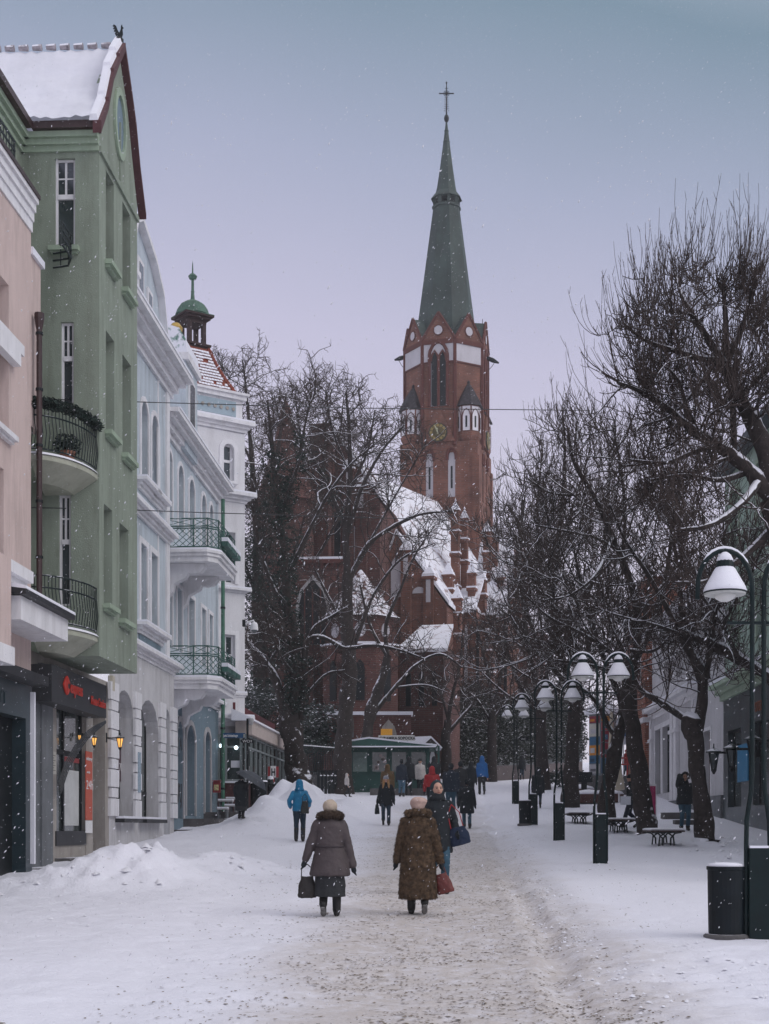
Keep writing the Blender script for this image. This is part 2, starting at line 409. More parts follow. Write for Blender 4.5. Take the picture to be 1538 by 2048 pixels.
# ---------------- facades
class Fr:
    def __init__(s, o, u, n): s.o = Vector(o); s.u = Vector(u); s.n = Vector(n).normalized()
    def P(s, u, z, w=0): p = s.o + s.u * u + s.n * w; return Vector((p.x, p.y, z))
SL = .055
LF = Fr((-8.75, 0, 0), (SL, 1, 0), (1, -SL, 0))
def U(px, w=0): return -(-8.75 + w) / (SL - (px - 769) / F)
def Z(py, Y): return EYE + (HZ - py) * Y / F
def arc_pts(a, b, d, n=7, ratio=1.0):   # arch over a..b reaching d
    r = (b - a) / 2; c = (a + b) / 2; h = r * ratio
    return [(c - r * cos(pi * k / n), d - h + h * sin(pi * k / n)) for k in range(n + 1)]
def wall(mb, fr, u0, u1, z0, z1, holes=(), w=0, depth=.25, rev=True):
    us = sorted({u0, u1, *[h[0] for h in holes], *[h[1] for h in holes]}); zs = sorted({z0, z1, *[h[2] for h in holes], *[h[3] for h in holes]})
    us = [u for u in us if u0 <= u <= u1]; zs = [z for z in zs if z0 <= z <= z1]
    for a, b in zip(us, us[1:]):
        for c, d in zip(zs, zs[1:]):
            m, n = (a + b) / 2, (c + d) / 2
            if any(h[0] < m < h[1] and h[2] < n < h[3] for h in holes): continue
            mb.poly([fr.P(a, c, w), fr.P(b, c, w), fr.P(b, d, w), fr.P(a, d, w)])
    for h in holes:
        a, b, c, d = h[:4]; ar = h[4] if len(h) > 4 else 0
        dp = h[5] if len(h) > 5 else depth
        if ar:
            pts = arc_pts(a, b, d, 8, ar); k = len(pts) // 2
            mb.poly([fr.P(a, d, w)] + [fr.P(u, z, w) for u, z in pts[:k + 1]])
            mb.poly([fr.P(b, d, w)] + [fr.P(u, z, w) for u, z in reversed(pts[k:])])
            out = [(a, c)] + pts + [(b, c)]
        else: out = [(a, c), (a, d), (b, d), (b, c)]
        if rev:
            for k in range(len(out)):
                p, q = out[k], out[(k + 1) % len(out)]
                mb.poly([fr.P(*p, w), fr.P(*q, w), fr.P(*q, w - dp), fr.P(*p, w - dp)])
def window(fr, h, w, parent, fm, gm, bars=(1, 1), tr=None, sill=None, sur=None, fw=.06, surw=.13, name='window', dp=None):
    """casement set back in opening h; bars = (mullions, rows in the upper light), tr = transom fraction"""
    a, b, c, d = h[:4]; ar = h[4] if len(h) > 4 else 0
    dp = dp if dp is not None else (h[5] if len(h) > 5 else .25)
    w1 = w - dp + .05; w0 = w - dp
    mb = MB()
    mb.fbox(fr, a, a + fw, c, d, w0, w1); mb.fbox(fr, b - fw, b, c, d, w0, w1)
    mb.fbox(fr, a + fw, b - fw, c, c + fw, w0, w1); mb.fbox(fr, a + fw, b - fw, d - fw, d, w0, w1)
    zt = c + (d - c) * tr if tr else None
    if tr: mb.fbox(fr, a + fw, b - fw, zt - .05, zt + .05, w0, w1 + .02)
    n = bars[0]
    for k in range(1, n + 1):
        u = a + (b - a) * k / (n + 1); mb.fbox(fr, u - .022, u + .022, (zt + .05) if tr and bars[1] > 1 else c + fw, d - fw, w0, w1 - .012)
    if bars[1] > 1 and tr:
        for k in range(1, bars[1]):
            z = zt + (d - zt) * k / bars[1]; mb.fbox(fr, a + fw, b - fw, z - .015, z + .015, w0, w1 - .02)
    o = mb.build(name, fm, parent)
    g = MB()
    g.poly([fr.P(a, c, w0 + .02), fr.P(b, c, w0 + .02), fr.P(b, d, w0 + .02), fr.P(a, d, w0 + .02)])
    g.build('pane', gm, o)
    if sill:
        s = MB(); s.fbox(fr, a - .1, b + .1, c - .10, c - .003, w - .05, w + .16); s.fbox(fr, a - .06, b + .06, c - .16, c - .10, w - .05, w + .09)
        s.build('sill', sill, o)
    if sur:
        s = MB()
        if ar:
            pi_ = [(a, c)] + arc_pts(a, b, d, 8, ar) + [(b, c)]; po = [(a - surw, c)] + arc_pts(a - surw, b + surw, d + surw, 8, ar) + [(b + surw, c)]
        else:
            pi_ = [(a, c), (a, d), (b, d), (b, c)]; po = [(a - surw, c), (a - surw, d + surw), (b + surw, d + surw), (b + surw, c)]
        for k in range(len(pi_) - 1):
            p, q, r, t = pi_[k], pi_[k + 1], po[k + 1], po[k]
            s.hexa([fr.P(*p, w + .002), fr.P(*q, w + .002), fr.P(*r, w + .002), fr.P(*t, w + .002), fr.P(*p, w + .04), fr.P(*q, w + .04), fr.P(*r, w + .04), fr.P(*t, w + .04)])
        s.build('window_surround', sur, o)
    return o
def cornice(mb, fr, u0, u1, z, steps, w=0):   # steps: (dz height, projection) from the bottom up
    for k, (h, p) in enumerate(steps):
        mb.fbox(fr, u0 - p * .6, u1 + p * .6, z, z + h, w - .02, w + p); z += h
def text(s, size, loc, rot, mt, parent, ext=.005, align='LEFT', sx=1.0, name='lettering', bold=0.0):
    c = bpy.data.curves.new(name, 'FONT'); c.body = s; c.size = size; c.extrude = ext; c.align_x = align; c.offset = bold; c.resolution_u = 3
    t_ = bpy.data.objects.new('tmp', c); me = bpy.data.meshes.new_from_object(t_); bpy.data.objects.remove(t_)
    me.name = name; me.materials.clear(); me.materials.append(mt)
    o = bpy.data.objects.new(name, me); SC.collection.objects.link(o)
    o.parent = parent; o.location = Vector(loc) - (parent_world(parent) if parent else Vector((0, 0, 0))); o.rotation_euler = rot; o.scale = (sx, 1, 1)
    return o
RZF = atan2(1, SL)     # rotation about z of text lying on the left facade (reads along +u when seen from street: mirrored -> see use)

# ================= GREEN BUILDING
def green_building():
    g = thing('apartment_house', 'sage green townhouse with tall street gable and bay above the dark shop sign', 'building')
    W1 = 1.15; u0, u1 = 29.8, 33.25; zb = 5.2
    # bay front
    holes = []
    for (l, r_, t, b) in ((213, 229, 342, 523), (246, 262, 405, 578), (213, 230, 662, 862), (246, 263, 710, 908), (209, 226, 1008, 1208), (240, 258, 1046, 1238)):
        a = U(l, W1); holes.append((a, U(r_, W1), Z(b, a), Z(t, a)))
    zg = 15.85
    mb = MB(); wall(mb, LF, u0, u1, zb, zg, holes, W1, .34)
    # gable: flared outline with oval opening rendered as recessed ring
    ap = (31.55, 18.72)
    outl = [(u0, zg), (u1, zg), (u1 + .0, 16.1), (32.75, 17.0), (32.3, 17.9), (31.85, 18.35), ap, (31.2, 18.25), (30.75, 17.7), (30.3, 16.9), (u0, 16.15)]
    mb.prism([LF.P(u, z, W1) for u, z in outl], LF.n * -.3)
    # side faces of bay and of the main body, underside, back volume
    SF = Fr(LF.P(u0, 0, W1), -LF.n, -LF.u)          # near side of the bay, faces the camera; u runs inward
    sh = []
    for (l, r_, t, b) in ((110, 151, 318, 496), (122, 148, 645, 815), (118, 142, 990, 1212)):
        ua = (200 - r_) * 29.8 / F * 1.0; ub = (200 - l) * 29.8 / F
        sh.append((ua + .0, ub, Z(b, 29.8), Z(t, 29.8)))
    wall(mb, SF, 0, W1 + .9, zb, 16.15, sh, 0, .12)
    mb.poly([LF.P(u0, zb, W1), LF.P(u1, zb, W1), LF.P(u1, zb, 0), LF.P(u0, zb, 0)])
    mb.poly([LF.P(u1, zb, W1), LF.P(u1, zb, -3), LF.P(u1, 16.15, -3), LF.P(u1, 16.15, W1)])
    # main body wall (flush plane) toward the camera
    mh = [(28.75, 29.45, 6.6, 8.9), (28.75, 29.45, 10.2, 12.6), (28.75, 29.45, 13.7, 15.4)]
    wall(mb, LF, 24.5, u0, zb, 15.9, mh, -.5, .25)
    mb.build('wall', M['green'], g)
    for h in holes:
        window(LF, h, W1, g, M['white'], M['glass'], (1, 2), .62, sill=M['green2'], dp=.34)
    for h in sh: window(SF, h, 0, g, M['white'], M['glass'], (1, 2), .58, dp=.12, fw=.05, sill=M['green2'] if h[3] > 13 else None)
    for h in mh: window(LF, h, -.5, g, M['white'], M['glass'], (1, 2), .6)
    # band at gable foot, edge strip
    b = MB(); b.fbox(LF, u0 - .02, u1 + .02, zg - .12, zg, W1 - .02, W1 + .05)
    b.fbox(LF, (u0 + u1) / 2 - .03, (u0 + u1) / 2 + .03, zg, 17.2, W1 - .02, W1 + .04)
    b.build('string_course', M['green'], g)
    ring = MB(); rr = []
    for k in range(20):
        t = 2 * pi * k / 20; rr.append((cos(t), sin(t)))
    cu, cz = 31.5, 17.15
    for k in range(20):
        p, q = rr[k], rr[(k + 1) % 20]
        pts = [(cu + p[0] * .40, cz + p[1] * .62), (cu + q[0] * .40, cz + q[1] * .62), (cu + q[0] * .52, cz + q[1] * .78), (cu + p[0] * .52, cz + p[1] * .78)]
        ring.hexa([LF.P(u, z, W1 + .003) for u, z in pts] + [LF.P(u, z, W1 + .06) for u, z in pts])
    o = ring.build('oval_window', M['green2'], g)
    gg = MB(); gg.poly([LF.P(cu + p[0] * .41, cz + p[1] * .63, W1 + .006) for p in rr]); gg.build('pane', M['slate'], o)
    # eave cornice facing the camera and the stretch toward the camera
    c = MB()
    for k, (zz, pr) in enumerate(((15.75, .05), (15.87, .12), (15.99, .2))):
        c.fbox(SF, -.0, W1 + .5, zz, zz + .12, -.02, pr)
        c.fbox(LF, 24.5, u0 + .02, zz, zz + .12, -.52, pr - .5)
    c.build('eave_cornice', M['green2'], g)
    gt = MB(); gt.fbox(SF, -.05, W1 + .2, 16.12, 16.27, .0, .30); gt.fbox(LF, 24.5, u0 - .3, 16.12, 16.27, -.5, -.18)
    gt.build('gutter', M['gutter'], g)
    # roof of the gable: slope toward camera, snow on tiles, and back slope
    rf = MB(); nu, nv = 60, 26
    r0 = LF.P(u0 - .38, 16.3, W1 - .02); r1 = LF.P(31.55, 18.85, W1 - .1); inn = -LF.n * 7.5
    def rp_(i, j):
        t = j / nv; s_ = i / nu
        p = r0.lerp(r1, t) + inn * s_
        p.z -= .25 * sin(pi * t) * (1 - .0)        # slight sag (flared eave)
        d = max(0, sin(i * 2 * pi * .5)) * 0
        bump = .022 * sin(i / nu * 7.5 / .3 * 2 * pi) + .06 * ((t * 11) % 1.0)
        return p + Vector((0, -.5, .8)) * (bump + .05 * noise.noise(p * 1.5))
    idx = [[rf.vs([rp_(i, j)]) for i in range(nu + 1)] for j in range(nv + 1)]
    for j in range(nv):
        for i in range(nu): rf.face((idx[j][i], idx[j + 1][i], idx[j + 1][i + 1], idx[j][i + 1]))
    rfo = rf.build('roof', mat('snowy roof tiles', (.70, .70, .76), .8, .07, 1.5, bump=.3, bscale=12), g, smooth=True)
    b2 = MB(); b2.poly([LF.P(31.55, 18.8, W1 - .1), LF.P(31.55, 18.8, -7), LF.P(33.6, 16.2, -7), LF.P(33.6, 16.2, W1 - .1)])
    b2.build('rear_roof', SNOW, rfo)
    # ridge tiles and verge tiles
    rd = MB()
    for k in range(24):
        p = LF.P(31.55, 18.93, W1 - .2) - LF.n * (.31 * k); rd.tube([p, p - LF.n * .2], [.075, .06], 8)
    rd.build('ridge_tile', mat('snowed ridge tile', (.30, .27, .29), .8, .5, 9, snow=1, snowth=.25), rfo)
    vg = MB()
    line = [(u0 - .38, 15.95), (30.05, 16.75), (30.5, 17.6), (31.0, 18.2), (31.55, 18.80)]
    for (a, b_), (c_, d) in zip(line, line[1:]):
        vg.hexa([LF.P(a, b_, W1 - .04), LF.P(c_, d, W1 - .04), LF.P(c_, d - .0, W1 + .14), LF.P(a, b_ - .0, W1 + .14), LF.P(a, b_ + .26, W1 - .04), LF.P(c_, d + .18, W1 - .04), LF.P(c_, d + .18, W1 + .14), LF.P(a, b_ + .26, W1 + .14)])
    line2 = [(31.55, 18.80), (32.1, 18.2), (32.6, 17.6), (33.0, 16.8), (33.6, 15.95)]
    for (a, b_), (c_, d) in zip(line2, line2[1:]):
        vg.hexa([LF.P(a, b_, W1 - .04), LF.P(c_, d, W1 - .04), LF.P(c_, d, W1 + .14), LF.P(a, b_, W1 + .14), LF.P(a, b_ + .12, W1 - .04), LF.P(c_, d + .12, W1 - .04), LF.P(c_, d + .12, W1 + .14), LF.P(a, b_ + .12, W1 + .14)])
    vg.build('verge_board', mat('red verge board', (.085, .030, .034), .7, .2, 4, snow=.9, snowth=.95), rfo)
    sv = MB()
    for (a, b_), (c_, d) in zip(line, line[1:]):
        sv.hexa([LF.P(a, b_ + .265, W1 - .12), LF.P(c_, d + .185, W1 - .12), LF.P(c_, d + .185, W1 + .07), LF.P(a, b_ + .265, W1 + .07), LF.P(a, b_ + .40, W1 - .10), LF.P(c_, d + .32, W1 - .10), LF.P(c_, d + .32, W1 + .04), LF.P(a, b_ + .40, W1 + .04)])
    sv.build('verge_snow', SNOW, rfo)
    # body roof toward the camera
    m = MB(); m.poly([LF.P(24.5, 16.2, -.2), LF.P(30.2, 16.2, -.2), LF.P(31.4, 19, -2.5), LF.P(24.5, 19, -2.5)]); m.build('main_roof', SNOW, g)
    # weathercock
    wv = thing('weathercock', 'dark metal weathercock on the tip of the green gable', 'weathercock')
    top = LF.P(31.55, 18.98, W1)
    q = MB(); q.tube([top, top + Vector((0, 0, .14))], .03, 6); q.lathe(top + Vector((0, 0, .0)), [(.09, 0), (.09, .08), (.04, .14)], 8)
    q.build('post', M['black'], wv)
    s = MB()
    body = [(-.10, .02), (-.02, -.04), (.08, 0), (.12, .12), (.10, .30), (.14, .34), (.10, .38), (.09, .46), (.05, .40), (.04, .28), (-.01, .16), (-.06, .24), (-.12, .40), (-.20, .46), (-.25, .40), (-.17, .37), (-.24, .31), (-.15, .29), (-.21, .22), (-.12, .20), (-.17, .13)]
    s.prism([top + Vector((x * .62, 0, z * .62 + .13)) for x, z in body], (0, .03, 0)); s.build('cockerel', M['black'], wv)
    return g
GB = green_building()

# balconies of the green house
def curved_balcony(z, name_lab, plants):
    b = thing('balcony', name_lab, 'balcony', 'balconies of the green house')
    def ring(rw, ru, zz, n=14):   # quarter ellipse from facade(u=28.1) to bay side
        pts = []
        for k in range(n + 1):
            t = k / n * pi / 2 * .93
            u = 29.78 - ru * sin(t); w = .12 + rw * cos(t) if True else 0
            pts.append(LF.P(u, zz, w))
        return pts
    s = MB(); top = ring(1.0, 1.75, z); bot = ring(.5, 1.1, z - .42); n = len(top)
    c0 = LF.P(29.78, z, 0); c1 = LF.P(29.78, z - .42, 0)
    mid = ring(1.0, 1.75, z - .10)
    for ra, rb in ((top, mid), (mid, bot)):
        for k in range(n - 1): s.poly([ra[k], rb[k], rb[k + 1], ra[k + 1]])
    s.poly([c0] + top); s.poly([c1] + bot)
    s.build('slab', mat('cream balcony soffit', (.40, .41, .33), .85, .08, 2, stain=.4), b)
    sn = MB(); t2 = ring(1.03, 1.78, z + .005); t3 = ring(.98, 1.73, z + .06)
    for k in range(n - 1): sn.poly([t2[k], t2[k + 1], t3[k + 1], t3[k]])
    sn.poly([LF.P(29.78, z + .06, 0)] + t3); sn.build('snow_layer', SNOW, b)
    r = MB()
    for zz in (z + .12, z + .78, z + 1.02): r.tube(ring(.97, 1.72, zz), .018, 5)
    pts0 = ring(.97, 1.72, z + .12, 22); pts1 = ring(.97, 1.72, z + 1.02, 22)
    for a, c in zip(pts0, pts1):
        mid_ = a.lerp(c, .35) + LF.n * .035
        r.tube([a, mid_, a.lerp(c, .7), c], .010, 4)
    r.build('railing', M['iron'], b)
    return b, ring
bal1, ring1 = curved_balcony(Z(903, 29.2) - .35, 'rounded balcony with an evergreen garland on its railing', True)
zb1 = Z(903, 29.2) - .35
bal2, ring2 = curved_balcony(Z(1268, 29.2), 'lower rounded balcony with bare dark railing', False)
def leaf_cluster(mb, c, r, n, size, rn, sq=1.0):
    for _ in range(n):
        d = Vector((rn.gauss(0, 1), rn.gauss(0, 1), rn.gauss(0, 1) * sq)); d = d.normalized() * r * rn.random() ** .5
        p = c + Vector((d.x, d.y, d.z * sq)); a = Vector((rn.uniform(-1, 1), rn.uniform(-1, 1), rn.uniform(-.6, .6))).normalized() * size * rn.uniform(.6, 1.3)
        b = a.cross(Vector((rn.uniform(-1, 1), rn.uniform(-1, 1), rn.uniform(-1, 1)))).normalized() * size * .45
        mb.poly([p - a, p + b, p + a, p - b])
EVG = mat('evergreen sprigs with snow', (.016, .030, .024), .9, .5, 8, snow=1, snowth=.88)
gar = MB()
for k, p in enumerate(ring1(1.0, 1.75, zb1 + 1.02, 34)): leaf_cluster(gar, p, .13, 60, .05, rnd)
tag(gar.build('garland', EVG), 'thick evergreen garland dusted with snow along the upper balcony railing', 'garland')
pot = thing('potted_plant', 'snow topped plant in a terracotta pot behind the garlanded railing', 'potted plant')
pm = MB(); cpt = LF.P(29.3, zb1 + .06, .62); pm.lathe(cpt, [(.10, 0), (.15, .24), (.17, .24), (.17, .30), (.13, .30)], 12)
pm.build('pot', mat('terracotta', (.30, .13, .08), .8), pot)
pm = MB(); leaf_cluster(pm, cpt + Vector((0, 0, .45)), .3, 420, .05, rnd, .8); pm.build('foliage', EVG, pot)

# roof-top railings of the small balcony at the top left
def cage_rail(name, pts, label, hgt=1.0):
    r = MB()
    for k in (0, .33, .66, 1.0): r.tube([p + Vector((0, 0, hgt * k)) for p in pts], .022, 5)
    tot = []
    for a, b in zip(pts, pts[1:]):
        n = max(1, int((b - a).length / .16))
        for j in range(n): tot.append(a.lerp(b, j / n))
    for p in tot: r.tube([p, p + Vector((0, 0, hgt))], .012, 4)
    tag(r.build(name, M['iron']), label, 'railing', 'iron railings at the roof edges')
zc = Z(338, 27.0)
cage_rail('balcony_railing', [LF.P(24.0, zc, .25), LF.P(27.0, zc, .25), LF.P(27.3, zc, .1), LF.P(27.5, zc, -.3)], 'snow topped iron railing below the green eave', .5)
zc = Z(505, 28.9)
cage_rail('balcony_railing', [LF.P(28.5, zc, .72), LF.P(29.2, zc, .72), LF.P(29.6, zc, .55), LF.P(29.7, zc, .2)], 'short curled iron railing beside the tall top window of the green wall', .45)

# shop in the ground floor of the green house
def shop():
    s = thing('corner_shop', 'stone fronted shop under the green bay with red lettered dark sign', 'shop')
    u0, u1 = 28.2, 35.05
    a, b = U(113), U(170)
    h = (a, b, Z(1690, a), Z(1385, a)); d = (U(186), U(207), Z(1712, U(186)), Z(1420, U(186)))
    mb = MB(); wall(mb, LF, u0, u1, -.2, 5.2, [(h[0], h[1], h[2], h[3]), (d[0], d[1], d[2], d[3], 0, .5)], 0, .25)
    mb.build('wall', M['beige'], s)
    wdw = window(LF, (h[0] + .02, h[1] - .02, h[2] + .02, h[3] - .02), 0, s, M['black'], M['glass2'], (0, 1), .62, fw=.12, dp=.12)
    mm = MB(); um = h[0] + (h[1] - h[0]) * .32; mm.fbox(LF, um - .05, um + .05, h[2] + .1, h[3] - .1, -.13, -.05); mm.build('mullion', M['black'], wdw)
    bl = MB(); bl.fbox(LF, um + .12, h[1] - .22, h[2] + .42, Z(1535, a), -.10, -.085); bl.build('blind', mat('drawn white blind', (.55, .56, .55), .6, .12, 2), wdw)
    rb = MB(); rb.fbox(LF, um + .08, h[1] - .2, Z(1518, a), Z(1508, a), -.10, -.08); rb.build('red_band', mat('dull red band', (.30, .05, .05), .6), wdw)
    kp = MB(); kp.fbox(LF, h[0] - .1, h[1] + .1, h[2] - .02, h[2] + .3, -.1, .03); kp.build('stall_riser', M['dark'], s)
    dr = MB(); dr.fbox(LF, d[0], d[1], d[2], d[3], -.5, -.45); dd = dr.build('door', M['black'], s)
    wb = MB(); wb.fbox(LF, d[0] - .0, d[1] + .0, d[2] - .4, d[3] + .2, -.03, .012); 
    pl = MB(); pl.fbox(LF, U(207), U(215), 0, Z(1400, 34), .0, .04); pl.fbox(LF, U(170), U(173), .3, Z(1400, 31), 0, .03); pl.build('stone_pilaster', M['beige'], s)
    st = MB(); st.fbox(LF, 28.2, 29.4, .3, Z(1340, 28.6), .002, .05); st.build('stone_panel', M['stone'], s)
    pi = MB(); pi.fbox(LF, U(75), U(97), -.2, 5.0, .003, .10); pi.build('corner_pilaster', M['stone'], s)
    # fascia sign
    f0, f1 = U(106, .5), U(215, .5)
    zt, zbm = Z(1328, f0), Z(1403, f0)
    sg = MB(); sg.fbox(LF, f0, f1, zbm, zt, .05, .48); so_ = sg.build('fascia_sign', mat('charcoal sign box', (.028, .030, .034), .5, .15, 2), s)
    red = emit('sign red', (.46, .035, .022), .06)
    rot = (R(90), 0, atan2(1, SL))
    def on(px, py, w): 
        u = U(px, w); return LF.P(u, Z(py, u), w)
    text('express', .37, on(142, 1385, .5), rot, red, so_, .01, sx=.82, bold=.004)
    text('Monte Cassino', .27, on(183, 1408, .5), rot, red, so_, .01, sx=.78, bold=.002)
    # emblem: two rounded halves with a notch
    e = MB(); c = on(133, 1371, .49); uu = LF.u.normalized()
    def ep(x, z): return c + uu * x + Vector((0, 0, z))
    Lh = [(-.42, 0), (-.30, .12), (-.16, .24), (-.06, .30), (-.13, .14), (-.13, -.14), (-.06, -.30), (-.16, -.24), (-.30, -.12)]
    Rh = [(.0, .32), (.16, .26), (.30, .14), (.34, .08), (.22, .13), (.10, .08), (.06, 0), (.10, -.08), (.22, -.13), (.34, -.08), (.30, -.14), (.16, -.26), (.0, -.32)]
    for o_ in (Lh, Rh): e.prism([ep(x * .6, z * .62) for x, z in o_], LF.n * .03)
    e.build('emblem', red, so_)
    # orange banner and notice on pier
    bn = MB(); u = U(171, .04), U(184, .04); bn.fbox(LF, u[0], u[1], Z(1640, u[0]), Z(1502, u[0]), .032, .05)
    bo = bn.build('banner', mat('orange red banner', (.50, .10, .06), .6, .06), s)
    wt = mat('white print', (.75, .74, .74), .7)
    text('24h', .30, on(172.5, 1578, .055), rot, wt, bo, .003, sx=1.4)
    text('witamy', .13, on(172.5, 1520, .055), rot, wt, bo, .003, sx=1.4); text('od-do', .08, on(174, 1546, .055), rot, wt, bo, .003, sx=1.4)
    b3 = MB(); b3.fbox(LF, u[0], u[1], Z(1666, u[0]), Z(1641, u[0]), .033, .052); b3.build('white_notice', wt, bo)
    pq = MB(); u = U(97, .1), U(114, .1); pq.fbox(LF, u[0], u[1], Z(1546, u[0]), Z(1501, u[0]), .055, .09)
    po = pq.build('plaque', mat('stone plaque', (.42, .40, .36), .7), s)
    tx = MB(); 
    for k in range(7):
        zz = Z(1508 + k * 5, u[0]); tx.fbox(LF, u[0] + .06, u[1] - .08 - .1 * (k % 2), zz - .02, zz, .09, .094)
    tx.build('engraved_lines', mat('engraving', (.2, .19, .17), .8), po)
    ste = MB(); ste.fbox(LF, 28.3, 29.6, -.2, Z(1735, 29), .0, .55); ste.fbox(LF, 28.0, 30.5, -.2, Z(1752, 28.6) - .05, .0, 1.0); ste.fbox(LF, 30.5, 33.6, -.2, .95, .0, .35)
    ste.build('steps', mat('snowed stone step', (.10, .095, .095), .8, .3, 4, snow=.9, snowth=.9), s)
    return s
shop()
def wall_lantern(p, label, lit=True, s=1.0, n=None):
    n = n or LF.n
    t = thing('wall_lantern', label, 'lantern', 'lanterns on the walls', tuple(p))
    m = MB(); q = Vector(p)
    m.tube([q - n * .02, q + n * .38 * s], .018 * s, 6); m.tube([q + Vector((0, 0, -.12 * s)), q + Vector((0, 0, .14 * s))], .035 * s, 6)
    m.build('bracket', M['black'], t, org=None)
    m = MB(); c = q + n * .38 * s
    m.lathe(c, [(.02, .14 * s), (.02, .08 * s), (.12 * s, .02 * s), (.13 * s, -.0)][::-1], 8); m.build('lantern_cap', M['iron'], t)
    m = MB(); m.lathe(c, [(.035 * s, -.26 * s), (.085 * s, -.02 * s)], 8)
    m.build('lantern_glass', emit('lamp glow', (1, .50, .12), .9) if lit else M['glass2'], t)
    m = MB()
    for k in range(4):
        a = k * pi / 2 + .4; m.tube([c + Vector((cos(a) * .038 * s, sin(a) * .038 * s, -.27 * s)), c + Vector((cos(a) * .092 * s, sin(a) * .092 * s, -.0))], .010 * s, 4)
    m.lathe(c, [(.012 * s, -.34 * s), (.045 * s, -.28 * s), (.045 * s, -.25 * s)], 8); m.build('lantern_cage', M['black'], t)
    return t
_u = U(213, .05); wall_lantern(LF.P(_u, Z(1476, _u), .04), 'lit lantern on a black arm at the right edge of the shop front', True, .9)
_u = U(188, .3); wall_lantern(LF.P(_u, Z(1475, _u), .04), 'lit lantern hanging in front of the dark shop doorway', True, .7)
_u = U(176, .3); wall_lantern(LF.P(_u - .3, Z(1472, _u), .04), 'small lit lantern behind the curved awning ribs', True, .4)
# folded awning ribs
aw = MB()
for k in range(5):
    pts = []
    for j, (px_, py_) in enumerate(((212, 1442), (192, 1451), (173, 1464), (150, 1492), (131, 1525), (117, 1565))):
        w = .5 - .07 * j; u = U(px_ + k * 1.2 * (j > 0), w); pts.append(LF.P(u, Z(py_ + k * (1.0 + .9 * j) , u), w))
    aw.tube(pts, .014, 5)
tag(aw.build('awning_ribs', mat('grey folded awning', (.028, .032, .038), .5, .3, 5)), 'curved grey ribs of a folded awning over the shop window', 'awning')
al = thing('alarm_siren', 'cream alarm siren with red lamp beside the shop sign', 'siren')
_u = U(222, .05); q = MB(); q.fbox(LF, _u - .1, _u + .12, Z(1382, _u), Z(1352, _u), .0, .12); q.build('housing', mat('cream plastic', (.55, .50, .40), .5), al)
q = MB(); q.fbox(LF, _u - .08, _u + .10, Z(1390, _u), Z(1382, _u) - .003, .0, .11); q.build('lens', mat('dark red lens', (.12, .01, .02), .3), al)

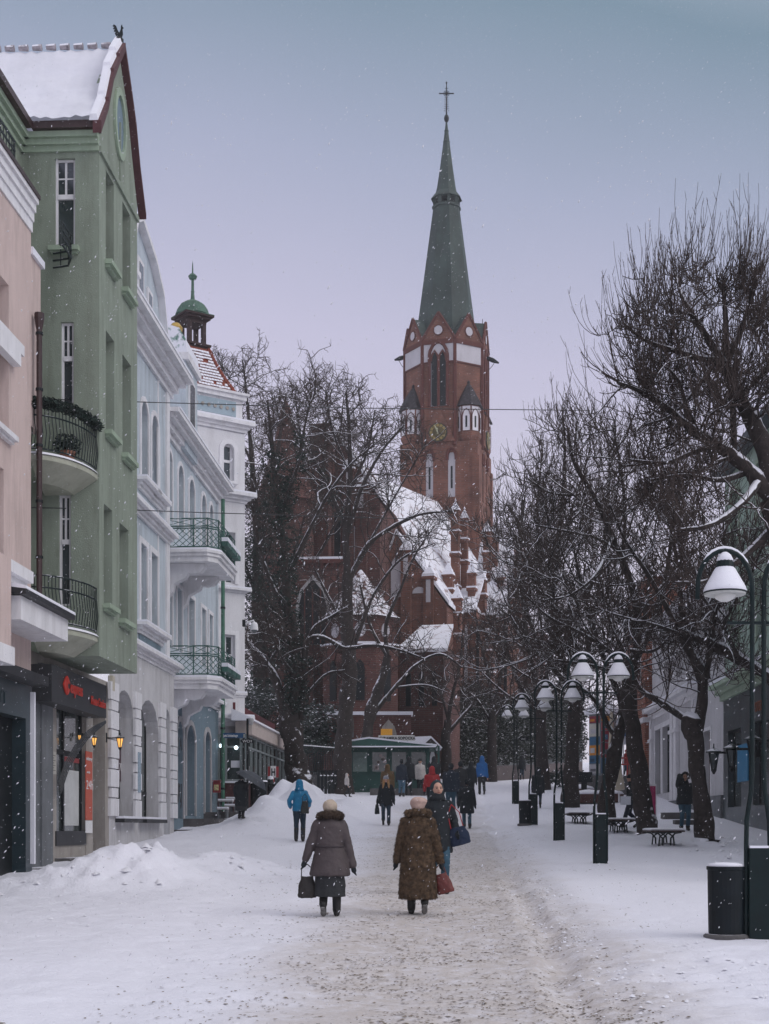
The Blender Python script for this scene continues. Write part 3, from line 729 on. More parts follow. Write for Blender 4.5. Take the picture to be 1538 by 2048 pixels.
# ================= PINK BUILDING (nearest on the left)
def pink():
    g = thing('corner_house', 'pale pink plaster house at the left edge with dark ground floor portal', 'building')
    w = .30; ue = 27.85; u0 = 13.0
    def Up(px): return U(px, w)
    hz_ = [(19.5, Up(17), Z(680, Up(17)) , Z(455, Up(17)) + .6), (19.5, Up(9), Z(1150, Up(9)) - .7, Z(890, Up(9)) - .2)]
    mb = MB(); zt = Z(455, ue)
    hs = [(23.2, Up(18), 8.9, 11.7), (23.2, Up(8), 6.0, 8.2)]
    wall(mb, LF, u0, ue, 4.2, zt, hs, w, .35)
    mb.poly([LF.P(ue, 4.2, w), LF.P(ue, 4.2, -1), LF.P(ue, zt, -1), LF.P(ue, zt, w)])
    # raised parapet pier behind
    mb.fbox(LF, ue + .02, ue + 0.7, 9.5, Z(522, 28.2), -.1, .28)
    mb.build('wall', M['pink'], g)
    for h in hs: window(LF, h, w, g, M['white'], M['grey'], (0, 1), None, sill=M['white'], dp=.35)
    c = MB()
    zc = zt - .1
    for k, (h, p) in enumerate(((.20, .03), (.18, .06), (.16, .10), (.10, .15))):
        c.fbox(LF, u0, ue + .02, zc, zc + h, w - .02, w + p); zc += h
    c.build('cornice', M['white'], g)
    q = MB(); q.fbox(LF, u0, ue + .05, zc, zc + .08, w, w + .18); q.build('gutter', M['gutter'], g)
    q = MB(); q.poly([LF.P(u0, zc + .1, w + .16), LF.P(ue, zc + .1, w + .16), LF.P(ue, zc + 1.2, -1.4), LF.P(u0, zc + 1.2, -1.4)]); q.build('roof', SNOW, g)
    # snow caps at the pier
    q = MB(); q.fbox(LF, ue + .0, ue + .8, Z(522, 28.2), Z(522, 28.2) + .14, -.15, .34); q.build('pier_cap', SNOW, g)
    # string courses
    q = MB()
    for zz in (Z(1165, 26.5), Z(1340, 25)):
        pass
    u2 = Up(45); z2 = Z(1168, u2)
    q.fbox(LF, u0, u2, z2, z2 + .22, w - .02, w + .22); q.fbox(LF, u0, u2, z2 - .25, z2, w - .02, w + .10); 
    u3 = Up(33) ; z3 = Z(715, u3); q.fbox(LF, 22.8, u3, z3, z3 + .2, w, w + .16); q.fbox(LF, 22.8, u3 - .2, z3 - .25, z3, w, w + .16)
    q.build('string_course', M['white'], g)
    # boxed oriel bottom at far left
    q = MB(); ub = U(28, .9); q.fbox(LF, u0, ub, Z(1332, ub), Z(1296, ub), w, .93); q.build('oriel_base', M['white'], g)
    q = MB(); q.fbox(LF, u0, ub - .05, Z(1296, ub) + .004, Z(1120, ub), w, .88); q.build('oriel', M['pink'], g)
    # portal
    zt = Z(1358, 27.2)
    q = MB(); q.fbox(LF, u0, ue, zt - .08, zt + .1, -.2, w + .35); q.build('portal_canopy', M['dark'], g)
    q = MB(); q.fbox(LF, U(50, w), ue, -.3, zt - .09, -.2, w + .02); q.fbox(LF, u0, U(50, w), Z(1425, 26), zt - .09, -.2, w + .02)
    q.build('portal_frame', mat('dark polished stone', (.018, .034, .042), .3, .4, 1.2, spec=.45), g)
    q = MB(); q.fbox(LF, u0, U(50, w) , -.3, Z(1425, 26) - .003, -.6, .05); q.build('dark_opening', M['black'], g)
    q = MB(); uu = U(62, w + .03); q.fbox(LF, uu, uu + .09, .9, zt - .2, w + .02, w + .10); q.build('snowy_edge', SNOW, g)
    so_ = None
    text('KREDYT', .34, LF.P(24.9, Z(1400, 25.5), w + .03), (R(90), 0, atan2(1, SL)), mat('dull grey letters', (.05, .07, .08), .5), g, .01, sx=1.1)
    return g
pink()
# snow edged canopy between the pink and green houses
cn = thing('entrance_canopy', 'white projecting canopy with snowed shingle edge beneath the green house', 'canopy')
q = MB(); a, b = U(33, 1.0), U(140, 1.0); zz = Z(1285, b)
q.fbox(LF, 25.0, b - .1, zz, zz + .42, .05, 1.0); q.build('canopy_box', M['white'], cn)
q = MB(); q.hexa([LF.P(24.9, zz + .43, .9), LF.P(24.9, zz + .43, 1.12), LF.P(b, zz + .43, 1.12), LF.P(b, zz + .43, .9), LF.P(24.9, zz + .62, .5), LF.P(24.9, zz + .52, 1.12), LF.P(b, zz + .52, 1.12), LF.P(b, zz + .62, .5)])
q.build('shingle_edge', M['dark'], cn)
q = MB(); q.hexa([LF.P(24.9, zz + .525, 1.13), LF.P(b, zz + .525, 1.13), LF.P(b, zz + .63, .3), LF.P(24.9, zz + .63, .3), LF.P(24.9, zz + .58, 1.12), LF.P(b, zz + .58, 1.12), LF.P(b, zz + .78, .3), LF.P(24.9, zz + .78, .3)])
q.build('snow_layer', SNOW, cn)
# brown downpipe
q = thing('downpipe', 'brown rainwater downpipe at the corner of the pink house', 'downpipe')
m = MB(); pz = LF.P(28.0, 0, .42); m.tube([Vector((pz.x, pz.y, 1.1 + 4.2)), Vector((pz.x, pz.y, Z(660, 28)))], .058, 8); m.build('pipe', M['gutter'], q)
m = MB(); m.lathe((pz.x, pz.y, Z(660, 28)), [(.06, 0), (.10, .22), (.10, .32)], 8); m.build('hopper', M['gutter'], q)
for k in range(6):
    m = MB(); m.lathe((pz.x, pz.y, 5.8 + k * 1.1), [(.075, 0), (.075, .05)], 8); m.build('bracket', M['black'], q)
# ================= BLUE BUILDING
def blue():
    g = thing('town_house', 'powder blue house with white trim, arched windows and long bracketed cornice', 'building')
    ue1 = 42.3; wr = -.25; ue2 = 52.4
    def A(l, r_, z0, z1, ar=0, w=0, dp=.3): return (U(l, w), U(r_, w), z0, z1, ar, dp)
    h3 = [A(281, 295, 11.1, 13.3, 1.0), A(302, 316, 11.1, 13.3, 1.0)]; h2 = [A(280, 293, 7.2, 9.35), A(301, 314, 7.2, 9.35)]
    h0 = [A(229, 263, 1.85, 5.15, .7, 0, .42), A(275, 314, 1.85, 5.15, .7, 0, .42), A(325, 337, 1.3, 5.1, .7, 0, .42)]
    r3 = [A(l, r_, 11.1, 13.15, 1.0, wr) for l, r_ in ((333, 343), (355, 366), (377, 388), (402, 411), (418, 425))]
    r2 = [A(l, r_, 7.2, 9.2, 0, wr) for l, r_ in ((333, 343), (353, 363), (376, 388), (402, 411), (417, 424))]
    mb = MB(); wall(mb, LF, 35.05, ue1, 6.2, 15.0, h3 + h2, 0)
    wall(mb, LF, ue1, ue2, 5.9, 14.2, r3 + r2, wr)
    mb.poly([LF.P(ue1, 6, 0), LF.P(ue1, 6, wr), LF.P(ue1, 15, wr), LF.P(ue1, 15, 0)])
    mb.build('wall', M['blue'], g)
    for h in h3: window(LF, h, 0, g, M['white'], M['glass2'], (0, 1), .7, sur=M['white'], surw=.14)
    for h in h2: window(LF, h, 0, g, M['white'], M['glass2'], (0, 1), .7, sur=M['white'], surw=.16)
    for h in r3 + r2: window(LF, h, wr, g, M['white'], M['glass2'], (0, 1), .7, sur=M['white'], surw=.13)
    # ground floor, rendered white-grey with quoins
    mb = MB(); wall(mb, LF, 35.05, ue1 + .6, .6, 6.2, h0, .04, .42)
    mb.build('ground_floor_wall', mat('grey white render', (.58, .57, .58), .9, .08, 1.4, bump=.12, stain=.5), g)
    for k, h in enumerate(h0[:2]): window(LF, h, .04, g, M['black'], M['glass2'], (0, 1), .22 if k else .25, dp=.40)
    d = MB(); h = h0[2]; d.fbox(LF, h[0], h[1], h[2], h[3], -.4, -.36); d.build('door', M['slate'], g)
    for (a, b) in ((U(214), U(228)), (U(264), U(274)), (U(315), U(324)), (U(339), U(347))):
        q = MB(); z = 1.9; k = 0
        while z < 5.1:
            hh = .26 if k % 2 else .46
            q.fbox(LF, a - (.08 if k % 2 == 0 else 0), b + (.08 if k % 2 == 0 else 0), z, z + hh - .03, .04, .115); z += hh; k += 1
        q.build('quoins', M['white'], g)
    sl_ = MB()
    for h in h0[:2]:
        s = MB(); s.fbox(LF, h[0] - .1, h[1] + .1, 1.74, 1.84, .045, .28); s.build('shop_sill', M['dark'], g)
        s = MB(); s.fbox(LF, h[0] - .1, h[1] + .1, 1.842, 1.9, .05, .27); s.build('snow_layer', SNOW, g)
    pb = MB(); pb.fbox(LF, U(267), U(272), Z(1585, 38), Z(1505, 38), .116, .14); pb.build('notice_board', mat('pale notice', (.30, .38, .45), .6, .4, 20), g)
    ov = MB(); u = U(240, -.3); pts = [LF.P(u + .3 * cos(t * pi / 8), 3.25 + .42 * sin(t * pi / 8), -.30) for t in range(16)]; ov.prism(pts, LF.n * .02); ov.build('oval_sticker', mat('maroon sticker', (.06, .02, .035), .4), g)
    text('70%', .3, LF.P(u - .22, 3.1, -.27), (R(90), 0, atan2(1, SL)), mat('white print', (.75, .74, .74), .7), g, .003)
    # white pilaster strips
    q = MB()
    for u, w in ((ue1 - .45, 0), (35.1, 0)): q.fbox(LF, u, u + .42, 6.45, 14.6, w - .02, w + .05)
    q.fbox(LF, 40.75, 40.85, 6.45, 14.6, -.02, .03)
    q.build('pilaster', M['white'], g)
    # belts
    def belt(u0, u1, z, w, nm='belt_course'):
        q = MB(); cornice(q, LF, u0, u1, z, ((.10, .08), (.10, .16), (.08, .30)), w); o = q.build(nm, M['white'], g)
        s = MB(); s.fbox(LF, u0 - .15, u1 + .15, z + .285, z + .33, w, w + .30); s.build('snow_layer', SNOW, o)
    belt(35.3, 42.2, 10.0, 0); belt(35.1, 43.0, 6.2, 0)
    belt(U(281) - .35, U(295) + .35, 10.75, 0, 'window_cornice'); belt(U(302) - .25, U(316) + .35, 10.74, 0, 'window_cornice')
    belt(U(280) - .3, U(314) + .5, 6.86, 0, 'window_cornice'); belt(ue1 + .1, 43.0, 10.2, wr)
    q = MB(); q.fbox(LF, U(280) - .2, U(314) + .3, 6.5, 6.84, .002, .04); q.build('apron_panel', M['slate'], g)
    q = MB(); cornice(q, LF, 35.0, ue1 + .3, 14.45, ((.18, .08), (.2, .22), (.14, .42), (.12, .62)), 0); q.build('main_cornice', M['white'], g)
    q = MB(); q.fbox(LF, 35.0, ue1 + .5, 15.1, 15.17, 0, .64); q.build('snow_layer', SNOW, g)
    q = MB(); cornice(q, LF, ue1 + .3, ue2 - .2, 13.5, ((.18, .08), (.18, .2), (.14, .38), (.12, .55)), wr); q.build('main_cornice', M['white'], g)
    q = MB(); q.fbox(LF, ue1 + .2, ue2, 14.13, 14.19, wr, wr + .57); q.build('snow_layer', SNOW, g)
    # brackets under the cornice (consoles seen as dark joints)
    # roof with gable
    W0 = -.02
    ol = [(36.9, 15.0), (37.0, 16.6), (37.7, 17.7), (38.2, 17.95), (39.9, 17.5), (40.9, 16.9), (41.8, 15.2)]
    q = MB(); q.prism([LF.P(u, z, W0) for u, z in ol], LF.n * -4.5); o = q.build('gable', M['blue'], g)
    v = MB()
    for (a, b), (c, d) in zip(ol[:-1], ol[1:]):
        v.hexa([LF.P(a, b - .05, W0 - .3), LF.P(c, d - .05, W0 - .3), LF.P(c, d - .05, W0 + .2), LF.P(a, b - .05, W0 + .2), LF.P(a, b + .10, W0 - .3), LF.P(c, d + .10, W0 - .3), LF.P(c, d + .10, W0 + .2), LF.P(a, b + .10, W0 + .2)])
    v.build('verge', M['white'], o)
    v = MB()
    for (a, b), (c, d) in zip(ol[:-1], ol[1:]):
        v.hexa([LF.P(a, b + .105, W0 - 4.5), LF.P(c, d + .105, W0 - 4.5), LF.P(c, d + .105, W0 + .16), LF.P(a, b + .105, W0 + .16), LF.P(a, b + .2, W0 - 4.5), LF.P(c, d + .2, W0 - 4.5), LF.P(c, d + .2, W0 + .16), LF.P(a, b + .2, W0 + .16)])
    v.build('roof', mat('snowed copper roof', (.07, .16, .12), .7, .3, 3, snow=1, snowth=-.1), o)
    for (a, b, z0, z1) in ((38.2, 38.9, 15.6, 17.0), (39.4, 40.0, 15.3, 16.6)):
        s = MB(); s.fbox(LF, a, b, z0, z1, W0 + .003, W0 + .06); w_ = s.build('gable_window', M['white'], o)
        s = MB(); s.fbox(LF, a + .12, b - .12, z0 + .12, z1 - .12, W0 + .062, W0 + .07); s.build('pane', M['glass2'], w_)
    q = MB(); q.fbox(LF, 36.0, 37.4, 15.1, 16.1, -.5, .1); q.fbox(LF, 35.9, 37.6, 16.1, 16.25, -.6, .25); q.build('dormer_cheek', M['white'], g)
    q = MB(); q.poly([LF.P(35, 15.05, .3), LF.P(43, 15.05, .3), LF.P(43, 18, -2.2), LF.P(35, 18, -2.2)]); q.poly([LF.P(42, 14.15, 0), LF.P(52.4, 14.15, 0), LF.P(52.4, 16.2, -2.5), LF.P(42, 16.2, -2.5)]); q.build('roof', SNOW, g)
    # dormer with rounded copper cap
    q = MB(); q.fbox(LF, 45, 47, 13.6, 16.45, -.95, -.02); dm = q.build('dormer', M['blue'], g)
    q = MB(); q.fbox(LF, 44.85, 47.1, 16.4, 16.62, -1.05, .1); q.build('dormer_cornice', M['white'], dm)
    q = MB(); pts = [(-1.0, 16.62), (-.95, 17.05), (-.75, 17.4), (-.5, 17.5), (-.2, 17.4), (0, 17.05), (.05, 16.62)]
    q.prism([LF.P(44.9, z, w) for w, z in pts], LF.u * 2.1); q.build('dormer_cap', mat('snowed copper cap', (.10, .22, .17), .7, .3, 2, snow=1, snowth=-.15), dm)
    q = MB(); q.lathe(LF.P(45.6, 17.45, -.45), [(.0, -.0), (.2, .05), (.22, .2), (.12, .33), (.02, .36)], 12); q.build('gilded_ball', mat('gold', (.45, .30, .08), .35, .2, 5, metal=.8), dm)
    s = MB(); s.fbox(LF, 45.4, 46.4, 14.4, 16.0, -.018, .03); w_ = s.build('dormer_window', M['white'], dm)
    s = MB(); s.fbox(LF, 45.52, 46.28, 14.5, 15.9, .032, .04); s.build('pane', M['glass2'], w_)
    # slate ground floor with doors
    hs = [(44.7, 45.7, 1.9, 5.0, .8, .3), (46.2, 47.7, 2.0, 5.0, .8, .45), (49.5, 50.6, 2.1, 5.0, .8, .45)]
    mb = MB(); wall(mb, LF, ue1 + .6, ue2, .9, 5.9, hs, wr, .4); mb.build('slate_ground_floor', M['slate'], g)
    for h in hs:
        d = MB(); d.fbox(LF, h[0], h[1], h[2], h[3], wr - .42, wr - .36); dd = d.build('door', M['grey'] , g)
        d = MB(); d.fbox(LF, h[0] + .2, h[1] - .2, h[2] + 1.9, h[3] - .3, wr - .358, wr - .34); d.build('pane', M['glass'], dd)
        ss = MB(); a, b, c, dz = h[:4]
        pi_ = [(a, c)] + arc_pts(a, b, dz, 8, .8) + [(b, c)]; po = [(a - .16, c)] + arc_pts(a - .16, b + .16, dz + .16, 8, .8) + [(b + .16, c)]
        for k in range(len(pi_) - 1):
            p, q_, r, t = pi_[k], pi_[k + 1], po[k + 1], po[k]
            ss.hexa([LF.P(*p, wr + .002), LF.P(*q_, wr + .002), LF.P(*r, wr + .002), LF.P(*t, wr + .002), LF.P(*p, wr + .05), LF.P(*q_, wr + .05), LF.P(*r, wr + .05), LF.P(*t, wr + .05)])
        ss.build('door_surround', M['grey'], g)
    belt(46, ue2, 5.9, wr)
    gf = mat('black graffiti', (.02, .02, .025), .7)
    text('YA', .55, LF.P(43.3, 4.0, .065), (R(90), 0, atan2(1, SL)), gf, g, .003); text('RJ', .8, LF.P(43.35, 2.4, .065), (R(90), 0, atan2(1, SL)), gf, g, .003, bold=.02)
    for (a, b, z0, z1, w1) in ((43.3, 44.6, 1.2, 1.55, .5), (45.8, 48.2, 1.3, 1.9, .9), (45.8, 49.4, 1.3, 1.55, 1.6), (49.4, 51.2, 1.6, 2.15, 1.3)):
        q = MB(); q.fbox(LF, a, b, z0, z1, wr, w1); q.build('step', mat('snowed stone step', (.10, .095, .095), .8, .3, 4, snow=.9, snowth=.9), g)
    return g
BL = blue()
def street_balcony(zs, label):
    b = thing('balcony', label, 'balcony', 'balconies of the blue house')
    u0, u1, w0, w1 = 43.0, 46.4, -.25, 1.3
    def oct_(e, z): return [LF.P(u0 - e, z, w0), LF.P(u0 - e, z, w1 - .25), LF.P(u0 + .35, z, w1 + e), LF.P(u1, z, w1 + e), LF.P(u1 + e, z, w0)]
    q = MB()
    q.prism(oct_(0, zs - .34), (0, 0, .16)); q.prism(oct_(.07, zs - .179), (0, 0, .10)); q.prism(oct_(.13, zs - .078), (0, 0, .078)); q.build('slab', M['white'], b)
    q = MB(); q.prism(oct_(.10, zs + .002), (0, 0, .06)); q.build('snow_layer', SNOW, b)
    for uc in (43.35, 45.6):
        q = MB(); pr = [(0, 0), (1.15, 0), (1.15, -.10), (1.0, -.26), (.8, -.30), (.62, -.28), (.55, -.42), (.35, -.52), (.2, -.60), (.14, -.85), (0, -1.0)]
        q.prism([LF.P(uc, zs - .345 + z, w0 + w) for w, z in pr], LF.u * .35); q.build('console', M['white'], b)
    q = MB(); path = [LF.P(u0 - .02, 0, w0), LF.P(u0 - .02, 0, w1 - .25), LF.P(u0 + .33, 0, w1 + .02), LF.P(u1, 0, w1 + .02)]
    for zz in (zs + .1, zs + .66, zs + .72, zs + .95):
        q.tube([Vector((p.x, p.y, zz)) for p in path], .02, 4)
    for a, c in zip(path, path[1:]):
        L_ = (c - a).length; n = max(1, round(L_ / .21))
        for k in range(n + 1):
            p = a.lerp(c, k / n)
            if k % 4 == 0 or k == n: q.tube([Vector((p.x, p.y, zs)), Vector((p.x, p.y, zs + .97))], .017, 4)
            if k < n:
                e = a.lerp(c, (k + 1) / n)
                for r_ in range(3):
                    z0 = zs + .1 + r_ * .187; z1 = z0 + .187
                    q.tube([Vector((p.x, p.y, z0)), Vector((e.x, e.y, z1))], .012, 3, cap=False); q.tube([Vector((p.x, p.y, z1)), Vector((e.x, e.y, z0))], .012, 3, cap=False)
                if k % 4 == 0: 
                    f = a.lerp(c, min(1, (k + 4) / n)); q.tube([Vector((p.x, p.y, zs + .73)), Vector((f.x, f.y, zs + .94))], .011, 3); q.tube([Vector((p.x, p.y, zs + .94)), Vector((f.x, f.y, zs + .73))], .011, 3)
    q.build('railing', M['verdi'], b)
    # planter boxes on the street side
    q = MB(); 
    for k in range(3):
        q.fbox(LF, 43.7 + k * .9, 44.45 + k * .9, zs + .26, zs + .40, w1 + .06, w1 + .24)
    q.build('planter', M['verdi'], b)
    q = MB()
    for k in range(3): q.fbox(LF, 43.7 + k * .9, 44.45 + k * .9, zs + .402, zs + .52, w1 + .05, w1 + .25)
    q.build('planter_snow', SNOW, b)
street_balcony(10.0, 'upper green lattice balcony on the pale blue house')
street_balcony(6.15, 'lower green lattice balcony on the pale blue house')
q = thing('downpipe', 'green rainwater downpipe between the blue and white houses', 'downpipe')
m = MB(); p_ = LF.P(51.9, 0, 0); m.tube([Vector((p_.x, p_.y, 2.2)), Vector((p_.x, p_.y, 13.6))], .07, 8); m.build('pipe', mat('green pipe', (.06, .16, .11), .6, .3, 3), q)
for k in range(5):
    m = MB(); m.lathe((p_.x, p_.y, 3 + k * 2.2), [(.09, 0), (.09, .07)], 8); m.build('bracket', M['black'], q)

# ================= WHITE CORNER TOWER
def white_tower():
    g = thing('corner_tower_house', 'white corner house with red tiled turret roof and green cupola', 'building')
    cx, cy, hf = -7.35, 53.83, 1.5
    FF = Fr((cx - hf, cy - hf, 0), (1, 0, 0), (0, -1, 0)); RF = Fr((cx + hf, cy - hf, 0), (0, 1, 0), (1, 0, 0))
    Yf = cy - hf
    CA, SA = cos(R(36)), sin(R(36)); Rx, Ry = -5.25, 53.5
    def sv(px): c = (px - 769) / F; return (Rx - c * Ry) / (CA - SA * c)
    def xu(px): return 2 * hf - sv(px)
    Yf = 52.9
    hs = [(xu(447), xu(468), Z(960, Yf), Z(885, Yf), 1.0), (xu(440), xu(470), Z(1165, Yf), Z(1062, Yf)), (xu(441), xu(470), Z(1388, Yf), Z(1268, Yf))]
    mb = MB(); wall(mb, FF, 0, 2 * hf, 5.0, 16.4, hs, 0, .2)
    wall(mb, RF, 0, 2 * hf, 5.0, 16.4, [(1.3, 2.2, 7, 9), (1.3, 2.2, 10.4, 12.4)], 0, .2); mb.build('wall', mat('white plaster', (.70, .69, .71), .85, .05, 1.2, bump=.12, stain=.25), g)
    window(FF, hs[0], 0, g, M['white'], M['glass'], (0, 1), .55, sill=M['white'], sur=M['white'], surw=.18, dp=.2, fw=.08)
    for h in hs[1:]: window(FF, h, 0, g, M['white'], M['glass'], (1, 1), .66, sur=M['white'], surw=.16, dp=.2, fw=.07)
    for h in [(1.3, 2.2, 7, 9), (1.3, 2.2, 10.4, 12.4)]: window(RF, h, 0, g, M['white'], M['glass'], (1, 1), .66, sur=M['white'], surw=.16, dp=.2, fw=.07)
    def ringc(z, steps, nm='cornice', top=True):
        q = MB()
        for h, p in steps:
            q.box(cx - hf - p, cx + hf + p, cy - hf - p, cy + hf + p, z, z + h - .002); z += h
        o = q.build(nm, M['white'], g)
        if top:
            p = steps[-1][1]; s = MB(); s.box(cx - hf - p + .01, cx + hf + p - .01, cy - hf - p + .01, cy + hf + p - .01, z, z + .06); s.build('snow_layer', SNOW, o)
    ringc(Z(858, Yf), ((.12, .06), (.12, .15), (.14, .30)))
    ringc(Z(1000, Yf), ((.10, .06), (.12, .18), (.12, .34)))
    ringc(Z(1182, Yf), ((.08, .06), (.08, .2)), 'string_course'); ringc(Z(1392, Yf), ((.08, .03), (.08, .08)), 'string_course')
    ringc(Z(1452, Yf), ((.16, .08), (.12, .15), (.12, .28)))
    # frieze with roundels
    zf0, zf1 = Z(858, Yf) + .45, Z(792, Yf)
    q = MB(); q.box(cx - hf + .12, cx + hf - .05, cy - hf + .1, cy + hf - .1, zf0 - .1, zf1); q.build('parapet', M['white'], g)
    q = MB(); q.box(cx - hf + .2, cx + hf - .35, cy - hf + .05, cy - hf + .098, zf0 + .12, zf1 - .1); fz = q.build('frieze', mat('grey blue frieze', (.32, .40, .45), .8), g)
    q = MB()
    for k in range(9):
        x = cx - hf + .45 + k * .26; pts = [Vector((x + .07 * cos(t * pi / 4), cy - hf + .048, (zf0 + zf1) / 2 + .07 * sin(t * pi / 4))) for t in range(8)]; q.prism(pts, (0, -.03, 0))
    q.build('roundels', M['beige'], fz)
    q = MB(); q.box(cx - hf + .05, cx + hf + .08, cy - hf - .02, cy + hf, zf1, zf1 + .16); q.box(cx - hf - .0, cx + hf + .16, cy - hf - .1, cy + hf, zf1 + .161, zf1 + .25); q.build('parapet_coping', M['white'], g)
    # tiled pyramid
    axx = cx + .1; zb = zf1 + .25; zt = Z(700, cy)
    rt = mat('red tiles with snow courses', (.26, .07, .045), .85, .25, 6)
    q = MB(); rows = 14
    for k in range(rows):
        t0 = k / rows; t1 = (k + 1) / rows
        def hw(t): return lerp(1.18, .42, t) - .06 * sin(pi * t)
        a, b = hw(t0) + .03, hw(t1) + .02; z0 = lerp(zb, zt, t0); z1 = lerp(zb, zt, t1)
        q.hexa([(axx - a, cy - a, z0), (axx + a, cy - a, z0), (axx + a, cy + a, z0), (axx - a, cy + a, z0), (axx - b, cy - b, z1), (axx + b, cy - b, z1), (axx + b, cy + b, z1), (axx - b, cy + b, z1)])
    rf = q.build('roof', M['rtile'], g)
    q = MB()
    for k in range(rows - 1):   # scalloped snow lying on each course
        t1 = (k + 1) / rows; z1 = lerp(zb, zt, t1); b = hw(t1) + .0; n = int(2 * b / .13)
        for j in range(n):
            x0 = axx - b + .1 + (2 * b - .15) * j / n; wd = 2 * b / n * .86; hh = .042 + .025 * rnd.random()
            if rnd.random() < .12: continue
            dz = hh * .75
            q.hexa([(x0, cy - b - .10, z1 - hh), (x0 + wd, cy - b - .10, z1 - hh), (x0 + wd, cy - b + .02, z1 - hh), (x0, cy - b + .02, z1 - hh), (x0 + .01, cy - b - .045, z1 + .03), (x0 + wd - .01, cy - b - .045, z1 + .03), (x0 + wd - .01, cy - b + .02, z1 + .03), (x0 + .01, cy - b + .02, z1 + .03)])
    q.build('snow_courses', SNOW, rf)
    for sg in (-1, 1):
        q = MB()
        for k in range(rows):
            t = k / rows; a = hw(t) + .02; q.tube([(axx + sg * a, cy - a, lerp(zb, zt, t) - .0), (axx + sg * (a - .05), cy - a + .05, lerp(zb, zt, t) + .17)], [.085, .06], 6)
        q.build('hip_tiles', M['rtile'], rf)
    # cupola
    q = MB(); q.box(axx - .52, axx + .52, cy - .52, cy + .52, zt + .08, zt + .16); q.box(axx - .45, axx + .45, cy - .45, cy + .45, zt, zt + .079); cup = q.build('cupola', mat('dark weathered wood', (.045, .028, .028), .85, .3, 8, snow=.8, snowth=.85), g)
    z0, z1 = zt + .16, Z(642, cy)
    for sx_ in (-1, 1):
        for sy_ in (-1, 1):
            q = MB(); q.box(axx + sx_ * .30 - .075, axx + sx_ * .30 + .075, cy + sy_ * .30 - .075, cy + sy_ * .30 + .075, z0, z1); q.build('post', MATS['dark weathered wood'], cup)
    q = MB(); q.box(axx - .38, axx + .38, cy - .38, cy + .38, z1 - .16, z1); q.box(axx - .50, axx + .50, cy - .50, cy + .50, z1 + .001, z1 + .1); q.box(axx - .60, axx + .60, cy - .60, cy + .60, z1 + .101, z1 + .17); q.build('eave', MATS['dark weathered wood'], cup)
    q = MB(); q.lathe((axx, cy, z1 + .171), [(.86, 0), (.85, .03), (.6, .06)], 4, a0=pi / 4); q.lathe((axx, cy, z1 + .21), [(.66, 0), (.64, .05), (.58, .22), (.46, .40), (.28, .52), (.08, .62), (.06, .9), (.075, .92), (.055, .95), (.05, 1.35), (.13, 1.4), (.17, 1.5), (.10, 1.58), (.03, 1.62), (.02, 1.95), (.0, 2.1)], 4 * 4, a0=pi / 4)
    q.build('dome', mat('cupola copper', (.07, .135, .10), .7, .3, 3, snow=.9, snowth=.98, stain=.4), cup)
    # carved spandrel at the foot and columns
    q = MB(); zt_ = Z(1452, Yf)
    arc = [(0, zt_), (2.9, zt_), (2.9, zt_ - .25), (2.6, zt_ - .3), (2.3, zt_ - .35), (2.1, zt_ - .5), (2.0, zt_ - .8), (1.9, zt_ - .95), (1.8, zt_ - 1.05), (0, zt_ - 1.05)]
    q.prism([FF.P(u, z, .0) for u, z in arc], (0, .3, 0)); q.build('carved_spandrel', M['white'], g)
    q = MB()
    for k in range(9): 
        c = FF.P(1.6 + .13 * k, zt_ - .30 - .08 * (k % 3), .012); q.tube([c + Vector((.06 * cos(t), -.004, .06 * sin(t))) for t in [j * .9 for j in range(6)]], .012, 3)
    q.build('carving', M['grey'], g)
    # the whole tower stands turned 36 degrees to the street
    Rm = Matrix.Translation((cx, cy, 0)) @ Matrix.Rotation(R(36), 4, 'Z') @ Matrix.Translation((-cx, -cy, 0))
    for o in g.children_recursive: o.data.transform(Rm)
    return g
white_tower()
